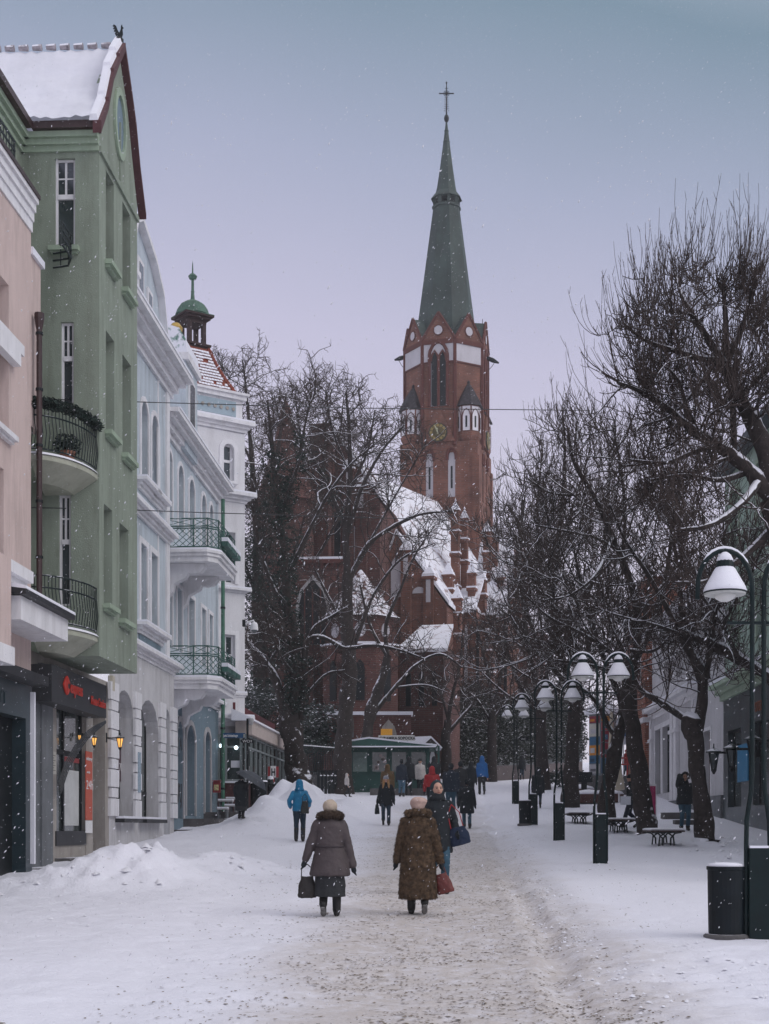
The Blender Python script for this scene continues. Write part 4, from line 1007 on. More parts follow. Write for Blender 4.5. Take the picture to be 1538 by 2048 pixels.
# ================= GLAZED CAFE
def cafe():
    g = thing('glazed_cafe', 'glass fronted cafe pavilion with snowed roof and red base wall', 'building')
    wc = .86
    CF = Fr((-8.75, 0, 0), (SL, 1, 0), (1, -SL, 0)); y0 = 52.2; y1 = 64.2
    A = LF.P(y0, 0, wc); Bk = LF.P(y0, 0, -.6)
    FFr = Fr((-8.0, y0, 0), (1, 0, 0), (0, -1, 0)); xw = A.x + 8.0
    zt, zb = 5.05, Z(1566, y0)
    q = MB(); q.fbox(LF, y0, y1, .5, zb, wc - .3, wc); q.fbox(FFr, 1.6, xw - .3, .5, zb, -.3, 0); q.build('base_wall', mat('maroon brick base', (.075, .028, .03), .85, .4, 3, snow=.9, snowth=.85), g)
    q = MB(); q.fbox(LF, y0 - .05, y1 + .1, zb + .002, zb + .07, wc - .32, wc + .08); q.fbox(FFr, 1.6, xw - .3, zb + .002, zb + .07, -.3, .06); q.build('base_snow', SNOW, g)
    q = MB(); gm = mat('veranda glass', (.02, .035, .035), .07, .6, .6, spec=.8)
    q.poly([LF.P(y0, zb, wc - .12), LF.P(y1, zb, wc - .12), LF.P(y1, zt, wc - .12), LF.P(y0, zt, wc - .12)])
    q.poly([FFr.P(1.4, zb, -.12), FFr.P(xw - .1, zb, -.12), FFr.P(xw - .1, zt, -.12), FFr.P(1.4, zt, -.12)]); q.build('glazing', gm, g)
    q = MB(); mm = mat('grey mullion', (.20, .23, .23), .6)
    for k in range(11):
        u = y0 + .02 + 1.2 * k; q.fbox(LF, u - .05, u + .05, zb + .07, zt, wc - .1, wc - .02)
    for px in (437, 451, 482):
        u = (px - 769) * y0 / F + 8.0; q.fbox(FFr, u - .05, u + .05, zb + .07, zt, -.1, -.02)
    for zz in (zb + .07, lerp(zb, zt, .72), zt - .1):
        q.fbox(LF, y0 + .07, y1, zz, zz + .07, wc - .095, wc - .03); q.fbox(FFr, 1.6, xw - .15, zz, zz + .07, -.095, -.03)
    q.build('mullions', mm, g)
    q = MB(); q.fbox(LF, y0 + .3, y1 + .2, zt + .002, zt + .5, wc - .5, wc + .12); q.build('fascia', mat('peach fascia', (.52, .44, .40), .8, .1, 2), g)
    q = MB(); q.hexa([LF.P(y0, zt + .505, wc - .6), LF.P(y0, zt + .505, wc + .2), LF.P(y1 + .2, zt + .505, wc + .2), LF.P(y1 + .2, zt + .505, wc - .6), LF.P(y0, zt + .95, wc - .6), LF.P(y0, zt + .58, wc + .18), LF.P(y1 + .2, zt + .58, wc + .18), LF.P(y1 + .2, zt + .95, wc - .6)]); q.build('roof', SNOW, g)
    q = MB(); q.fbox(LF, y0 + 1.0, y1 + .2, zt + .6, zt + 1.25, wc - .95, wc - .62); q.build('red_upstand', mat('dark red metal', (.12, .018, .022), .5, .2, 3, snow=.9, snowth=.85), g)
    pm = mat('paper', (.62, .62, .68), .8)
    for px, py in ((470, 1528),):
        u = (px - 769) * y0 / F + 8.0; q = MB(); q.fbox(FFr, u - .16, u + .16, Z(py + 7, y0), Z(py - 7, y0), -.118, -.10); q.build('paper_notice', pm, g)
    q = MB(); q.fbox(LF, 55.9, 56.2, 3.7, 4.3, wc - .118, wc - .1); q.build('paper_notice', pm, g)
    for x_, z_ in ((-6.0, 4.62), (-5.45, 4.55)):
        q = MB(); q.lathe((x_, y0 + .25, z_ ), [(.0, -.07), (.06, -.04), (.07, 0), (.05, .05), (0, .07)], 10); o = q.build('ceiling_lamp', emit('cool spot lamp', (.75, .9, 1), 6), g); o.location.y -= .22
    return g
cafe()
# ================= CHURCH
def church():
    g = thing('brick_church', 'red brick church with snowy roofs and tall green copper spire', 'church')
    D = 100.0; K = D / F; AX = (893 - 769) * K
    def zz(py): return EYE + (HZ - py) * K
    def fr_at(deg, dist):
        a = R(deg); n = Vector((sin(a), -cos(a), 0)); u = Vector((cos(a), sin(a), 0))
        return Fr(Vector((AX, D, 0)) + n * dist, u, n)
    white = mat('lime washed panel', (.50, .48, .51), .9, .06, 1.5, stain=.25)
    trimd = mat('dark brick trim', (.10, .032, .026), .9, .2, 3)
    Rp = 84 * K; ap = Rp * cos(pi / 8); hw = Rp * sin(pi / 8)
    angs = [-14 + 45 * k for k in range(8)]
    def octv(r, z): return [Vector((AX + r * sin(R(a + 22.5)), D - r * cos(R(a + 22.5)), z)) for a in angs]
    # tower shaft
    q = MB(); a, b = octv(Rp, zz(904)), octv(Rp, zz(706))
    i = q.vs(a + b)
    for k in range(8): q.face((i + k, i + (k + 1) % 8, i + 8 + (k + 1) % 8, i + 8 + k))
    q.build('tower_octagon', BR, g)
    hs = 77 * K
    q = MB(); f = [fr_at(d, hs) for d in (-14, 76, 166, 256)]
    for fr in f: wall(q, fr, -hs, hs, 4.0, zz(905), [(-26 * K, -11 * K, zz(1013), zz(925), 1.0, .18), (18 * K, 33 * K, zz(1013), zz(925), 1.0, .18)], 0, .2)
    c4 = [fr_at(d, hs).P(-hs, zz(905)) for d in (-14, 76, 166, 256)]; q.poly(c4)
    # triangular gablets over the clocks
    for fr in f[:2] + f[3:]: q.prism([fr.P(-34 * K, zz(905), .03), fr.P(34 * K, zz(905), .03), fr.P(0, zz(836), .03)], fr.n * .16)
    # sloping shoulders from square to octagon
    q.build('tower_base', BR, g)
    q = MB()
    for fr in (f[0], f[1]):
        q.fbox(fr, hs - .35, hs + .12, 4, zz(935), -.3, .12)
        q.fbox(fr, 18 * K, 18 * K + .25, 4, zz(960), 0, .06) if fr is f[1] else None
    q.build('corner_buttress', BR, g)
    for fr in (f[0], f[1], f[3]):
        for u in (-18.5 * K, 25.5 * K):
            q = MB(); pts = [(u - 7.3 * K, zz(1012)), (u + 7.3 * K, zz(1012)), (u + 7.3 * K, zz(932)), (u + 7 * K, zz(932)), (u + 5 * K, zz(925)), (u, zz(922)), (u - 5 * K, zz(925)), (u - 7 * K, zz(932)), (u - 7.3 * K, zz(932))]
            q.prism([fr.P(x, z, -.14) for x, z in pts], fr.n * .05); o = q.build('lancet_panel', white, g)
            q = MB(); q.fbox(fr, u - 1.8 * K, u + 1.8 * K, zz(995), zz(952), -.088, -.06); q.build('slit', M['black'], o)
            q = MB(); q.tube([fr.P(u + x * K, zz(y_), .0) for x, y_ in ((-9, 940), (-8.5, 930), (-5, 921), (0, 918), (5, 921), (8.5, 930), (9, 940))], .12, 5); q.build('arch_moulding', trimd, o)
        # clock
        fc = Fr(fr.o, fr.u, fr.n); cz = zz(887)
        q = MB(); n = 28
        ringo = [fc.P(18.5 * K * cos(2 * pi * k / n), cz + 18.5 * K * sin(2 * pi * k / n), .192) for k in range(n)]
        q.prism(ringo, fr.n * .06); ck = q.build('clock', mat('clock rim', (.03, .035, .028), .7), g)
        q = MB(); q.prism([fc.P(16.8 * K * cos(2 * pi * k / n), cz + 16.8 * K * sin(2 * pi * k / n), .256) for k in range(n)], fr.n * .02); q.build('clock_face', mat('olive clock face', (.105, .085, .030), .6, .3, 3), ck)
        gold = mat('clock gold', (.27, .20, .06), .4, .1, 3)
        q = MB()
        for k in range(12):
            t = k * pi / 6; r0, r1, ww = 11 * K, 16 * K, .085
            d_ = (sin(t), cos(t)); p_ = (cos(t), -sin(t))
            q.prism([fc.P(d_[0] * r + p_[0] * s, cz + d_[1] * r + p_[1] * s, .278) for r, s in ((r0, -ww), (r1, -ww), (r1, ww), (r0, ww))], fr.n * .02)
        q.build('numerals', gold, ck)
        q = MB()
        for t, ln in ((R(-24), 14.5), (R(-8), 8.5)):
            d_ = (sin(t), cos(t)); p_ = (cos(t), -sin(t))
            q.prism([fc.P(d_[0] * r * K + p_[0] * s, cz + d_[1] * r * K + p_[1] * s, .30) for r, s in ((-3, -.05), (ln, -.03), (ln, .03), (-3, .05))], fr.n * .02)
        q.build('clock_hands', mat('pale hand', (.45, .45, .30), .5), ck)
    # octagon faces
    for k, dg in enumerate(angs):
        fr = fr_at(dg, ap); lanc = k % 2 == 0
        wl = []
        q = MB()
        q.fbox(fr, -hw + .04, hw - .04, zz(748), zz(714), .002, .05)
        q.build('white_band', white, g)
        q = MB(); q.fbox(fr, -hw, hw, zz(714) + .002, zz(705), .0, .12); q.fbox(fr, -hw, hw, zz(751), zz(748) - .002, 0, .08)
        q.tube([fr.P(-hw, zz(912)), fr.P(-hw, zz(705))], .14, 5)
        q.build('brick_string', trimd, g)
        q = MB(); q.prism([fr.P(-hw - .05, zz(705), .05), fr.P(hw + .05, zz(705), .05), fr.P(0, zz(654), .05)], fr.n * -.35); gb = q.build('gable', BR, g)
        q = MB()
        for sg in (-1, 1):
            q.tube([fr.P(sg * (hw + .06), zz(706), .06), fr.P(0, zz(652), .06)], .10, 5)
        q.build('coping', trimd, gb)
        q = MB(); q.prism([fr.P(8.3 * K * cos(t * pi / 9), zz(687) + 8.8 * K * sin(t * pi / 9), .052) for t in range(18)], fr.n * .05); q.build('roundel', white, gb)
        q = MB(); rr = [fr.P(9 * K * cos(t * pi / 9), zz(687) + 9.5 * K * sin(t * pi / 9), .07) for t in range(19)]; q.tube(rr, .06, 4, cap=False); q.build('roundel_rim', trimd, gb)
        # gable roof running back into the spire
        q = MB(); apx = fr.P(0, zz(654), -.3); inn = fr.n * -2.4
        for sg in (-1, 1):
            q.poly([fr.P(sg * (hw + .1), zz(706), .1), apx + fr.n * .4, apx + inn * .8 + Vector((0, 0, .3)), fr.P(sg * (hw + .1), zz(706), .1) + inn * .25]) 
        q.build('gable_roof', M['copperd'], gb)
        if lanc:
            q = MB(); w_ = 18 * K
            pts = [(-w_, zz(835)), (w_, zz(835)), (w_, zz(735)), (w_ * .92, zz(727)), (w_ * .6, zz(716)), (0, zz(708)), (-w_ * .6, zz(716)), (-w_ * .92, zz(727)), (-w_, zz(735))]
            q.tube([fr.P(x, z, .08) for x, z in pts[2:] + [pts[0]]], .13, 5); q.tube([fr.P(w_, zz(835), .08), fr.P(w_, zz(735), .08)], .13, 5)
            bw = q.build('belfry_window', trimd, g)
            q = MB(); q.prism([fr.P(x * .93, z if z < zz(730) else z - .08, .055) for x, z in pts], fr.n * .02); q.build('belfry_reveal', white, bw)
            q = MB()
            for c in (-.40, .46):
                c *= w_; v_ = .36 * w_
                q.prism([fr.P(c + x * v_, z, .078) for x, z in ((-1, zz(835)), (1, zz(835)), (1, zz(745)), (.8, zz(737)), (0, zz(729)), (-.8, zz(737)), (-1, zz(745)))], fr.n * .02)
            q.build('belfry_opening', M['black'], bw)
            q = MB(); q.tube([fr.P(.03 * w_, zz(835), .1), fr.P(.03 * w_, zz(740), .1)], .12, 5)
            for c in (-.40, .46): q.tube([fr.P(c * w_ + x * .42 * w_, z, .1) for x, z in ((-1, zz(748)), (-.8, zz(737)), (0, zz(727)), (.8, zz(737)), (1, zz(748)))], .09, 5)
            q.build('tracery', trimd, bw)
    # bartizans
    for dg in (31, -59, 121):
        a = R(dg); cx, cy = AX + 78 * K * sin(a), D - 78 * K * cos(a)
        def ng(r, z, n=8, o=0): return [Vector((cx + r * sin(2 * pi * (j + .5) / n + a), cy - r * cos(2 * pi * (j + .5) / n + a), z)) for j in range(n)]
        q = MB(); q.lathe((cx, cy, 0), [(.3, zz(925)), (.88, zz(894)), (.90, zz(888)), (.83, zz(887)), (.83, zz(836)), (.97, zz(834))], 8, a0=a + pi / 8 - pi / 2)
        t = q.build('corner_turret', BR, g)
        q = MB()
        for j in range(8):
            an = a + 2 * pi * j / 8; n_ = Vector((sin(an), -cos(an), 0)); u_ = Vector((cos(an), sin(an), 0)); fr = Fr(Vector((cx, cy, 0)) + n_ * .767, u_, n_)
            q.fbox(fr, -.27, .27, zz(885), zz(838), .01, .05)
        q.build('turret_panel', mat('bright lime wash', (.66, .64, .67), .9), t)
        q = MB()
        for j in range(8):
            an = a + 2 * pi * j / 8; n_ = Vector((sin(an), -cos(an), 0)); u_ = Vector((cos(an), sin(an), 0)); fr = Fr(Vector((cx, cy, 0)) + n_ * .767, u_, n_)
            q.fbox(fr, -.06, .06, zz(879), zz(857), .052, .07)
        q.build('turret_slit', M['black'], t)
        q = MB()
        for j in range(8):
            an = a + 2 * pi * j / 8; n_ = Vector((sin(an), -cos(an), 0)); u_ = Vector((cos(an), sin(an), 0)); fr = Fr(Vector((cx, cy, 0)) + n_ * .767, u_, n_)
            q.tube([fr.P(x, zz(y_), .06) for x, y_ in ((-.28, 885), (-.28, 856), (-.18, 847), (0, 843), (.18, 847), (.28, 856), (.28, 885))], .035, 4)
        q.build('turret_moulding', trimd, t)
        q = MB(); q.lathe((cx, cy, 0), [(1.04, zz(836)), (.78, zz(820)), (.33, zz(798)), (.10, zz(789)), (.12, zz(785)), (.03, zz(782))], 8, a0=a + pi / 8 - pi / 2); q.build('turret_roof', mat('grey snow flecked tiles', (.035, .03, .035), .85, .8, 6, snow=.9, snowth=.72), t)
    # spire
    def ok_(r, py): return (r * K, zz(py))
    q = MB(); q.lathe((AX, D, 0), [ok_(76, 712), ok_(64, 690), ok_(58, 650), ok_(27.5, 422), ok_(27, 418)], 8, a0=R(-14 + 22.5 - 90)); sp = q.build('spire', M['copperd'], g)
    q = MB(); q.lathe((AX, D, 0), [ok_(29.5, 419), ok_(29.5, 415), ok_(24, 414), ok_(24, 411)], 8, a0=R(-14 + 22.5 - 90)); q.build('lantern_sill', M['copperd'], sp)
    for v in octv(24 * K, 0):
        q = MB(); q.box(v.x - .11, v.x + .11, v.y - .11, v.y + .11, zz(413), zz(396)); q.build('lantern_post', M['copperd'], sp)
    q = MB(); q.lathe((AX, D, 0), [ok_(8, 413), ok_(8, 396)], 8); q.build('lantern_core', M['black'], sp)
    q = MB(); q.lathe((AX, D, 0), [ok_(26, 401), ok_(26, 396), ok_(32, 400), ok_(26, 392), ok_(21.5, 386), ok_(19, 375), ok_(13, 335), ok_(6.5, 285), ok_(2.2, 250), ok_(1.6, 243)], 8, a0=R(-14 + 22.5 - 90)); q.build('spire_top', M['copperd'], sp)
    for py in (262, 284):
        q = MB(); r_ = 5 if py < 270 else 7.5; q.lathe((AX, D, 0), [ok_(r_ - 1, py + 2), ok_(r_, py), ok_(r_ - 1, py - 1)], 8, a0=R(8.5 - 90)); q.build('spire_collar', M['copperd'], sp)
    q = MB(); q.lathe((AX, D, 0), [ok_(1.5, 245), ok_(4, 242), ok_(5.2, 237), ok_(4, 232), ok_(1.4, 229), ok_(1.2, 226)], 14); q.build('finial_ball', M['black'], sp)
    q = MB(); q.tube([(AX, D, zz(230)), (AX, D, zz(164))], [.06, .035], 6); q.tube([(AX - 13 * K, D, zz(187)), (AX + 13 * K, D, zz(187))], .045, 6)
    q.lathe((AX, D, zz(187) - .1), [(.0, -.02), (.11, .03), (.14, .1), (.11, .17), (0, .22)], 10)
    rr = [(AX + 5.5 * K * cos(t * pi / 8), D, zz(187) + 5.5 * K * sin(t * pi / 8)) for t in range(17)]; q.tube(rr, .025, 4, cap=False)
    for k in range(8):
        z_ = zz(180 - 2) if k == 0 else zz(192 + k * 4.4)
        q.tube([(AX - .12 - .01 * k, D, z_ + .06), (AX, D, z_), (AX + .12 + .01 * k, D, z_ + .06)], .02, 4)
    for sx_, sz_ in ((13, 187), (-13, 187)):
        q.lathe((AX + sx_ * K, D, zz(187) - .07), [(0, 0), (.09, .07), (0, .14)], 8)
    q.lathe((AX, D, zz(168)), [(0, 0), (.08, .07), (0, .2)], 8); q.build('cross', M['black'], sp)
    # gargoyles with brackets and rods
    for px0, px1, y0, y1 in ((812, 789, 716, 723), (973, 997, 718, 729)):
        q = MB(); a_ = Vector(((px0 - 769) * K, D - .3, zz(y0))); b_ = Vector(((px1 - 769) * K, D - .3, zz(y1)))
        q.tube([a_, a_.lerp(b_, .5), b_], [.13, .17, .06], 6); q.tube([a_ + Vector((0, 0, -1.0)), a_.lerp(b_, .4) + Vector((0, 0, -.5)), a_.lerp(b_, .7)], .02, 4); q.build('gargoyle', M['black'], g)
    for px in (826, 965):
        q = MB(); x = (px - 769) * K; q.tube([(x, D, zz(665)), (x, D, zz(638))], .02, 4); q.build('lightning_rod', M['black'], g)

    # ---- nave running down-left toward the viewer
    an = R(-30); d = Vector((sin(an), -cos(an), 0)); sd = Vector((cos(an), sin(an), 0))
    T0 = Vector(((874 - 769) * .0342, 97.3, 0)); zr = EYE + (HZ - 1010) * 97.3 / F
    NF = Fr(T0, d, sd)   # u along the nave, w to the right
    Ln = 9; hwN = 5.2; zeN = 15.5
    sroof = mat('snowy nave roof', (.30, .22, .22), .85, .05, 1.9, bump=.3, bscale=3, col2=(.80, .80, .86)); sroof.node_tree.nodes['Color Ramp'].color_ramp.elements[0].position = .34; sroof.node_tree.nodes['Color Ramp'].color_ramp.elements[1].position = .47
    q = MB()
    # side walls, gable end
    for sg in (-1, 1):
        q.poly([NF.P(-3, 4, sg * hwN), NF.P(Ln, 4, sg * hwN), NF.P(Ln, zeN, sg * hwN), NF.P(-3, zeN, sg * hwN)])
    q.prism([NF.P(Ln, 4, -hwN), NF.P(Ln, 4, hwN), NF.P(Ln, zeN, hwN), NF.P(Ln, zr + .5, 0), NF.P(Ln, zeN, -hwN)], NF.u * .5)
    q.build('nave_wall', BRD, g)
    q = MB()
    for sg in (-1, 1):
        q.hexa([NF.P(-3, zeN - .3, sg * (hwN + .3)), NF.P(Ln + .05, zeN - .3, sg * (hwN + .3)), NF.P(Ln + .05, zr, 0), NF.P(-3, zr, 0), NF.P(-3, zeN - .05, sg * (hwN + .3)), NF.P(Ln + .05, zeN - .05, sg * (hwN + .3)), NF.P(Ln + .05, zr + .25, 0), NF.P(-3, zr + .25, 0)])
    q.build('nave_roof', sroof, g)
    cap_m = mat('snowed pyramid cap', (.16, .10, .10), .9, .3, 5, snow=1, snowth=.0)
    def pinnacle(px, py, Dp, w=.45, bot=None, cap=.9, bands=(1.6, 3.2), mt=None, name='pinnacle', niche=False):
        """square brick pier; py = tip"""
        c = P(px, py, Dp); z1 = c.z - cap; z0 = bot if bot is not None else 4.5
        an_ = R(-16); u_ = Vector((cos(an_), sin(an_), 0)); n_ = Vector((sin(an_), -cos(an_), 0)); fr = Fr(Vector((c.x, c.y, 0)), u_, n_)
        q = MB(); q.fbox(fr, -w / 2, w / 2, z0, z1, -w / 2, w / 2)
        for k, bz in enumerate(bands): q.fbox(fr, -w / 2 - .08, w / 2 + .08, z1 - bz - .12, z1 - bz + .06, -w / 2 - .08, w / 2 + .08)
        q.fbox(fr, -w / 2 - .07, w / 2 + .07, z1 + .001, z1 + .09, -w / 2 - .07, w / 2 + .07)
        o = q.build(name, mt or BR, g)
        q = MB(); e = w / 2 + .06; b4 = [fr.P(-e, z1 + .092, e), fr.P(e, z1 + .092, e), fr.P(e, z1 + .092, -e), fr.P(-e, z1 + .092, -e)]; tp = Vector((c.x, c.y, c.z - .18))
        n = 4
        for k in range(n):   # stepped tiles of the little spire
            t0, t1 = k / n, (k + 1) / n
            lo = [p.lerp(tp, t0) for p in b4]; hi = [Vector((*(p.lerp(tp, min(.97, t1 - .10)).xy), p.lerp(tp, t1).z - .01)) for p in b4]; q.hexa(lo + hi)
        q.lathe(tp + Vector((0, 0, -.08)), [(.02, 0), (.09, .08), (.02, .18), (.0, .3)], 6)
        q.build('pinnacle_cap', cap_m, o)
        for bz in bands:
            q = MB(); q.fbox(fr, -w / 2 - .075, w / 2 + .075, z1 - bz + .062, z1 - bz + .17, -w / 2 - .075, w / 2 + .075); q.build('snow_ledge', SNOW, o)
        if niche:
            q = MB(); q.fbox(fr, -w * .22, w * .22, z1 - niche, z1 - .25, w / 2 + .004, w / 2 + .03); q.build('niche', white, o)
        return o
    for a_ in ((911, 996, 90, .50), (929, 1012, 90.4, .42), (975, 1040, 93, .50), (990, 1044, 93.4, .42), (1037, 1075, 96, .5), (1050, 1088, 96.4, .42)):
        pinnacle(*a_, bands=(1.3, 2.7, 4.8, 7.2))
    for a_ in ((897, 1118, 88.5, .6), (944, 1115, 89.5, .45), (963, 1130, 91, .6), (1003, 1125, 92.5, .5), (1025, 1140, 95, .5), (915, 1165, 87.6, .5), (980, 1200, 90, .5)):
        pinnacle(*a_, bands=(.9, 2.2, 3.6), cap=1.1)
    # right hand aisle: stepped chapel walls with little lean-to roofs
    def vol(px0, px1, py0, Dd, dep, mt=BR, name='wall', zb=4.0, yaw=-16, par=None):
        a_ = P(px0, py0, Dd); b_ = P(px1, py0, Dd); yw = R(yaw); n_ = Vector((sin(yw), -cos(yw), 0)); u_ = Vector((cos(yw), sin(yw), 0)); L_ = (b_.x - a_.x) / cos(yw)
        fr = Fr((a_.x, a_.y, 0), u_, n_); q = MB(); q.fbox(fr, 0, L_, zb, a_.z, -dep, 0); return q.build(name, mt, par or g), fr, L_, a_.z
    _, fr, L_, zt = vol(893, 952, 1225, 89, 6, BR, 'aisle_wall'); 
    for k in range(3):
        q = MB(); u = .5 + k * .75; q.prism([fr.P(u + x, z, .004) for x, z in ((-.1, zt - 7.5), (.1, zt - 7.5), (.1, zt - 1.2), (0, zt - .8), (-.1, zt - 1.2))], fr.n * .04); q.build('lancet_window', white if k % 2 else M['black'], g)
    q = MB(); q.hexa([fr.P(-.2, zt - .1, .35), fr.P(L_, zt - .1, .35), fr.P(L_, zt + 2.9, -3), fr.P(-.2, zt + 2.9, -3), fr.P(-.2, zt + .1, .35), fr.P(L_, zt + .1, .35), fr.P(L_, zt + 3.1, -3), fr.P(-.2, zt + 3.1, -3)]); q.build('aisle_roof', sroof, g)
    _, fr, L_, zt = vol(950, 1012, 1235, 92, 6, BR, 'aisle_wall')
    q = MB(); q.hexa([fr.P(-.2, zt - .1, .35), fr.P(L_, zt - .1, .35), fr.P(L_, zt + 5.2, -2.6), fr.P(-.2, zt + 5.2, -2.6), fr.P(-.2, zt + .1, .35), fr.P(L_, zt + .1, .35), fr.P(L_, zt + 5.4, -2.6), fr.P(-.2, zt + 5.4, -2.6)]); q.build('aisle_roof', sroof, g)
    for k in range(3):
        q = MB(); u = .6 + k * .7; q.prism([fr.P(u + x, z, .004) for x, z in ((-.1, zt - 6.5), (.1, zt - 6.5), (.1, zt - 1.2), (0, zt - .8), (-.1, zt - 1.2))], fr.n * .04); q.build('lancet_window', white if k % 2 else M['black'], g)
    vol(1010, 1075, 1260, 96, 4, BRD, 'far_aisle_wall')
    # middle gable with tall window
    def gable(px0, px1, py_e, px_a, py_a, Dd, dep, mt=BR, zb=4.0, cop=True, yaw=-12):
        a_ = P(px0, py_e, Dd); b_ = P(px1, py_e, Dd); c_ = P(px_a, py_a, Dd); yw = R(yaw); n_ = Vector((sin(yw), -cos(yw), 0)); u_ = Vector((cos(yw), sin(yw), 0)); L_ = (b_.x - a_.x) / cos(yw); uc = (c_.x - a_.x) / cos(yw)
        fr = Fr((a_.x, a_.y, 0), u_, n_); q = MB(); q.prism([fr.P(0, zb), fr.P(L_, zb), fr.P(L_, a_.z), fr.P(uc, c_.z), fr.P(0, a_.z)], n_ * -dep)
        o = q.build('gable_wall', mt, g)
        q = MB()
        for (ua, za), (ub, zb_) in (((-.15, a_.z), (uc, c_.z + .05)), ((uc, c_.z + .05), (L_ + .15, a_.z))):
            q.hexa([fr.P(ua, za + .01, -dep), fr.P(ub, zb_ + .01, -dep), fr.P(ub, zb_ + .01, .05), fr.P(ua, za + .01, .05), fr.P(ua, za + .26, -dep), fr.P(ub, zb_ + .26, -dep), fr.P(ub, zb_ + .26, .05), fr.P(ua, za + .26, .05)])
        q.build('gable_roof', sroof, o)
        return fr, L_, a_.z, c_.z, uc, o
    def lancet(fr, u, z0, z1, w_, mt, o, nm='lancet_window'):
        q = MB(); q.prism([fr.P(u + x * w_, z, .004) for x, z in ((-.5, z0), (.5, z0), (.5, z1 - w_ * .9), (.38, z1 - w_ * .45), (0, z1), (-.38, z1 - w_ * .45), (-.5, z1 - w_ * .9))], fr.n * .05); return q.build(nm, mt, o)
    fr, L_, ze, za, uc, o = gable(742, 892, 1215, 792, 1070, 86, 5)
    def at(px, D_=86): return (P(px, 0, D_).x - fr.o.x) / cos(R(12))
    lancet(fr, at(792), Z(1196, 86), Z(1115, 86), .62, white, o)
    q = MB(); c_ = (at(838), Z(1190, 86)); q.prism([fr.P(c_[0] + .42 * cos(t * pi / 8), c_[1] + .38 * sin(t * pi / 8), .004) for t in range(9)], fr.n * .05); q.build('lunette', white, o)
    pinnacle(814, 1068, 85.6, .62, bands=(.1,), cap=1.0, bot=10, niche=1.6); pinnacle(859, 1126, 85.4, .62, bot=9, bands=(.1,), cap=.8, niche=1.6)
    pinnacle(770, 1005, 86.5, .6, bot=12, bands=(.1,), cap=1.2, niche=1.8)
    # left end: high gables of the choir
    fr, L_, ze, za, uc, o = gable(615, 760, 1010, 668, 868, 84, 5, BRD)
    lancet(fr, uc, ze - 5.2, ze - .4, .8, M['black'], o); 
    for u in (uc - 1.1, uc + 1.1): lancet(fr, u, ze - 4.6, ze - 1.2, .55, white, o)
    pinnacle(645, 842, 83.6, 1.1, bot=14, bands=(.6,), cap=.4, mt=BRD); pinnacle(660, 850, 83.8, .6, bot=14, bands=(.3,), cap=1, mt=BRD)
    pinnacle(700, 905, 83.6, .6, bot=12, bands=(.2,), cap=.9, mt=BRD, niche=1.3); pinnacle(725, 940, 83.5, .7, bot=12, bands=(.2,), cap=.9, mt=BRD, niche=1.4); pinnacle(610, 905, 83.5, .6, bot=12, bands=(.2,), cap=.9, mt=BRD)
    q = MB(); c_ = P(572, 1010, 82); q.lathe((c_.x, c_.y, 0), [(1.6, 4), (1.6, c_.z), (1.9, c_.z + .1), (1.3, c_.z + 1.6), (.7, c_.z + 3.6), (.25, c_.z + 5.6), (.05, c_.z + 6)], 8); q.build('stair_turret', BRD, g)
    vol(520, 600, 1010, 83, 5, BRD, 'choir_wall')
    # apse with big arched window, chapel with pyramid roof
    _, fr, L_, zt = vol(560, 690, 1128, 80, 4, BRD, 'apse_wall', yaw=-4)
    q = MB(); q.fbox(fr, -.1, L_ + .1, zt + .002, zt + .22, -4, .16); ob = q.build('apse_cornice', trimd, g); 
    q = MB()
    for k in range(13): q.fbox(fr, k * .29, k * .29 + .14, zt - .28, zt - .002, .003, .12)
    q.build('corbel_table', trimd, ob)
    q = MB(); q.fbox(fr, -.1, L_ + .1, zt + .224, zt + .36, -.5, .14); q.build('apse_snow', SNOW, g)
    uu = (P(626, 0, 80).x - fr.o.x); lancet(fr, uu, Z(1290, 80), Z(1150, 80), 1.9, M['grey'], g, 'window_surround'); o = lancet(Fr(fr.o + fr.n * .055, fr.u, fr.n), uu, Z(1290, 80), Z(1160, 80), 1.5, M['black'], g, 'apse_window')
    q = MB()
    for k in (-.45, 0, .45): q.fbox(fr, uu + k - .035, uu + k + .035, Z(1288, 80), Z(1180, 80), .108, .14)
    q.build('tracery', trimd, o)
    tmat = mat('brown tiles with snow patches', (.13, .062, .05), .9, .4, 5, snow=.9, snowth=.50)
    c_ = P(722, 1150, 79); zb_ = Z(1246, 79); 
    q = MB(); q.lathe((c_.x, c_.y - 1, 0), [(2.35, zb_), (2.15, zb_ + .1), (1.1, (zb_ + c_.z) / 2 + .1), (.06, c_.z + .1)], 8, a0=pi / 8); q.build('chapel_roof', tmat, g)
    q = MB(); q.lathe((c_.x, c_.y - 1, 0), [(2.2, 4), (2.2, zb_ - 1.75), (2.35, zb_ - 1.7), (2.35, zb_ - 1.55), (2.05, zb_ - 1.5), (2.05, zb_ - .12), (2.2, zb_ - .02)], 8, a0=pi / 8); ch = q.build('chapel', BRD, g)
    q = MB(); q.lathe((c_.x, c_.y - 1, 0), [(2.36, zb_ - 1.55), (2.36, zb_ - 1.44), (2.1, zb_ - 1.4)], 8, a0=pi / 8); q.build('chapel_ledge_snow', SNOW, ch)
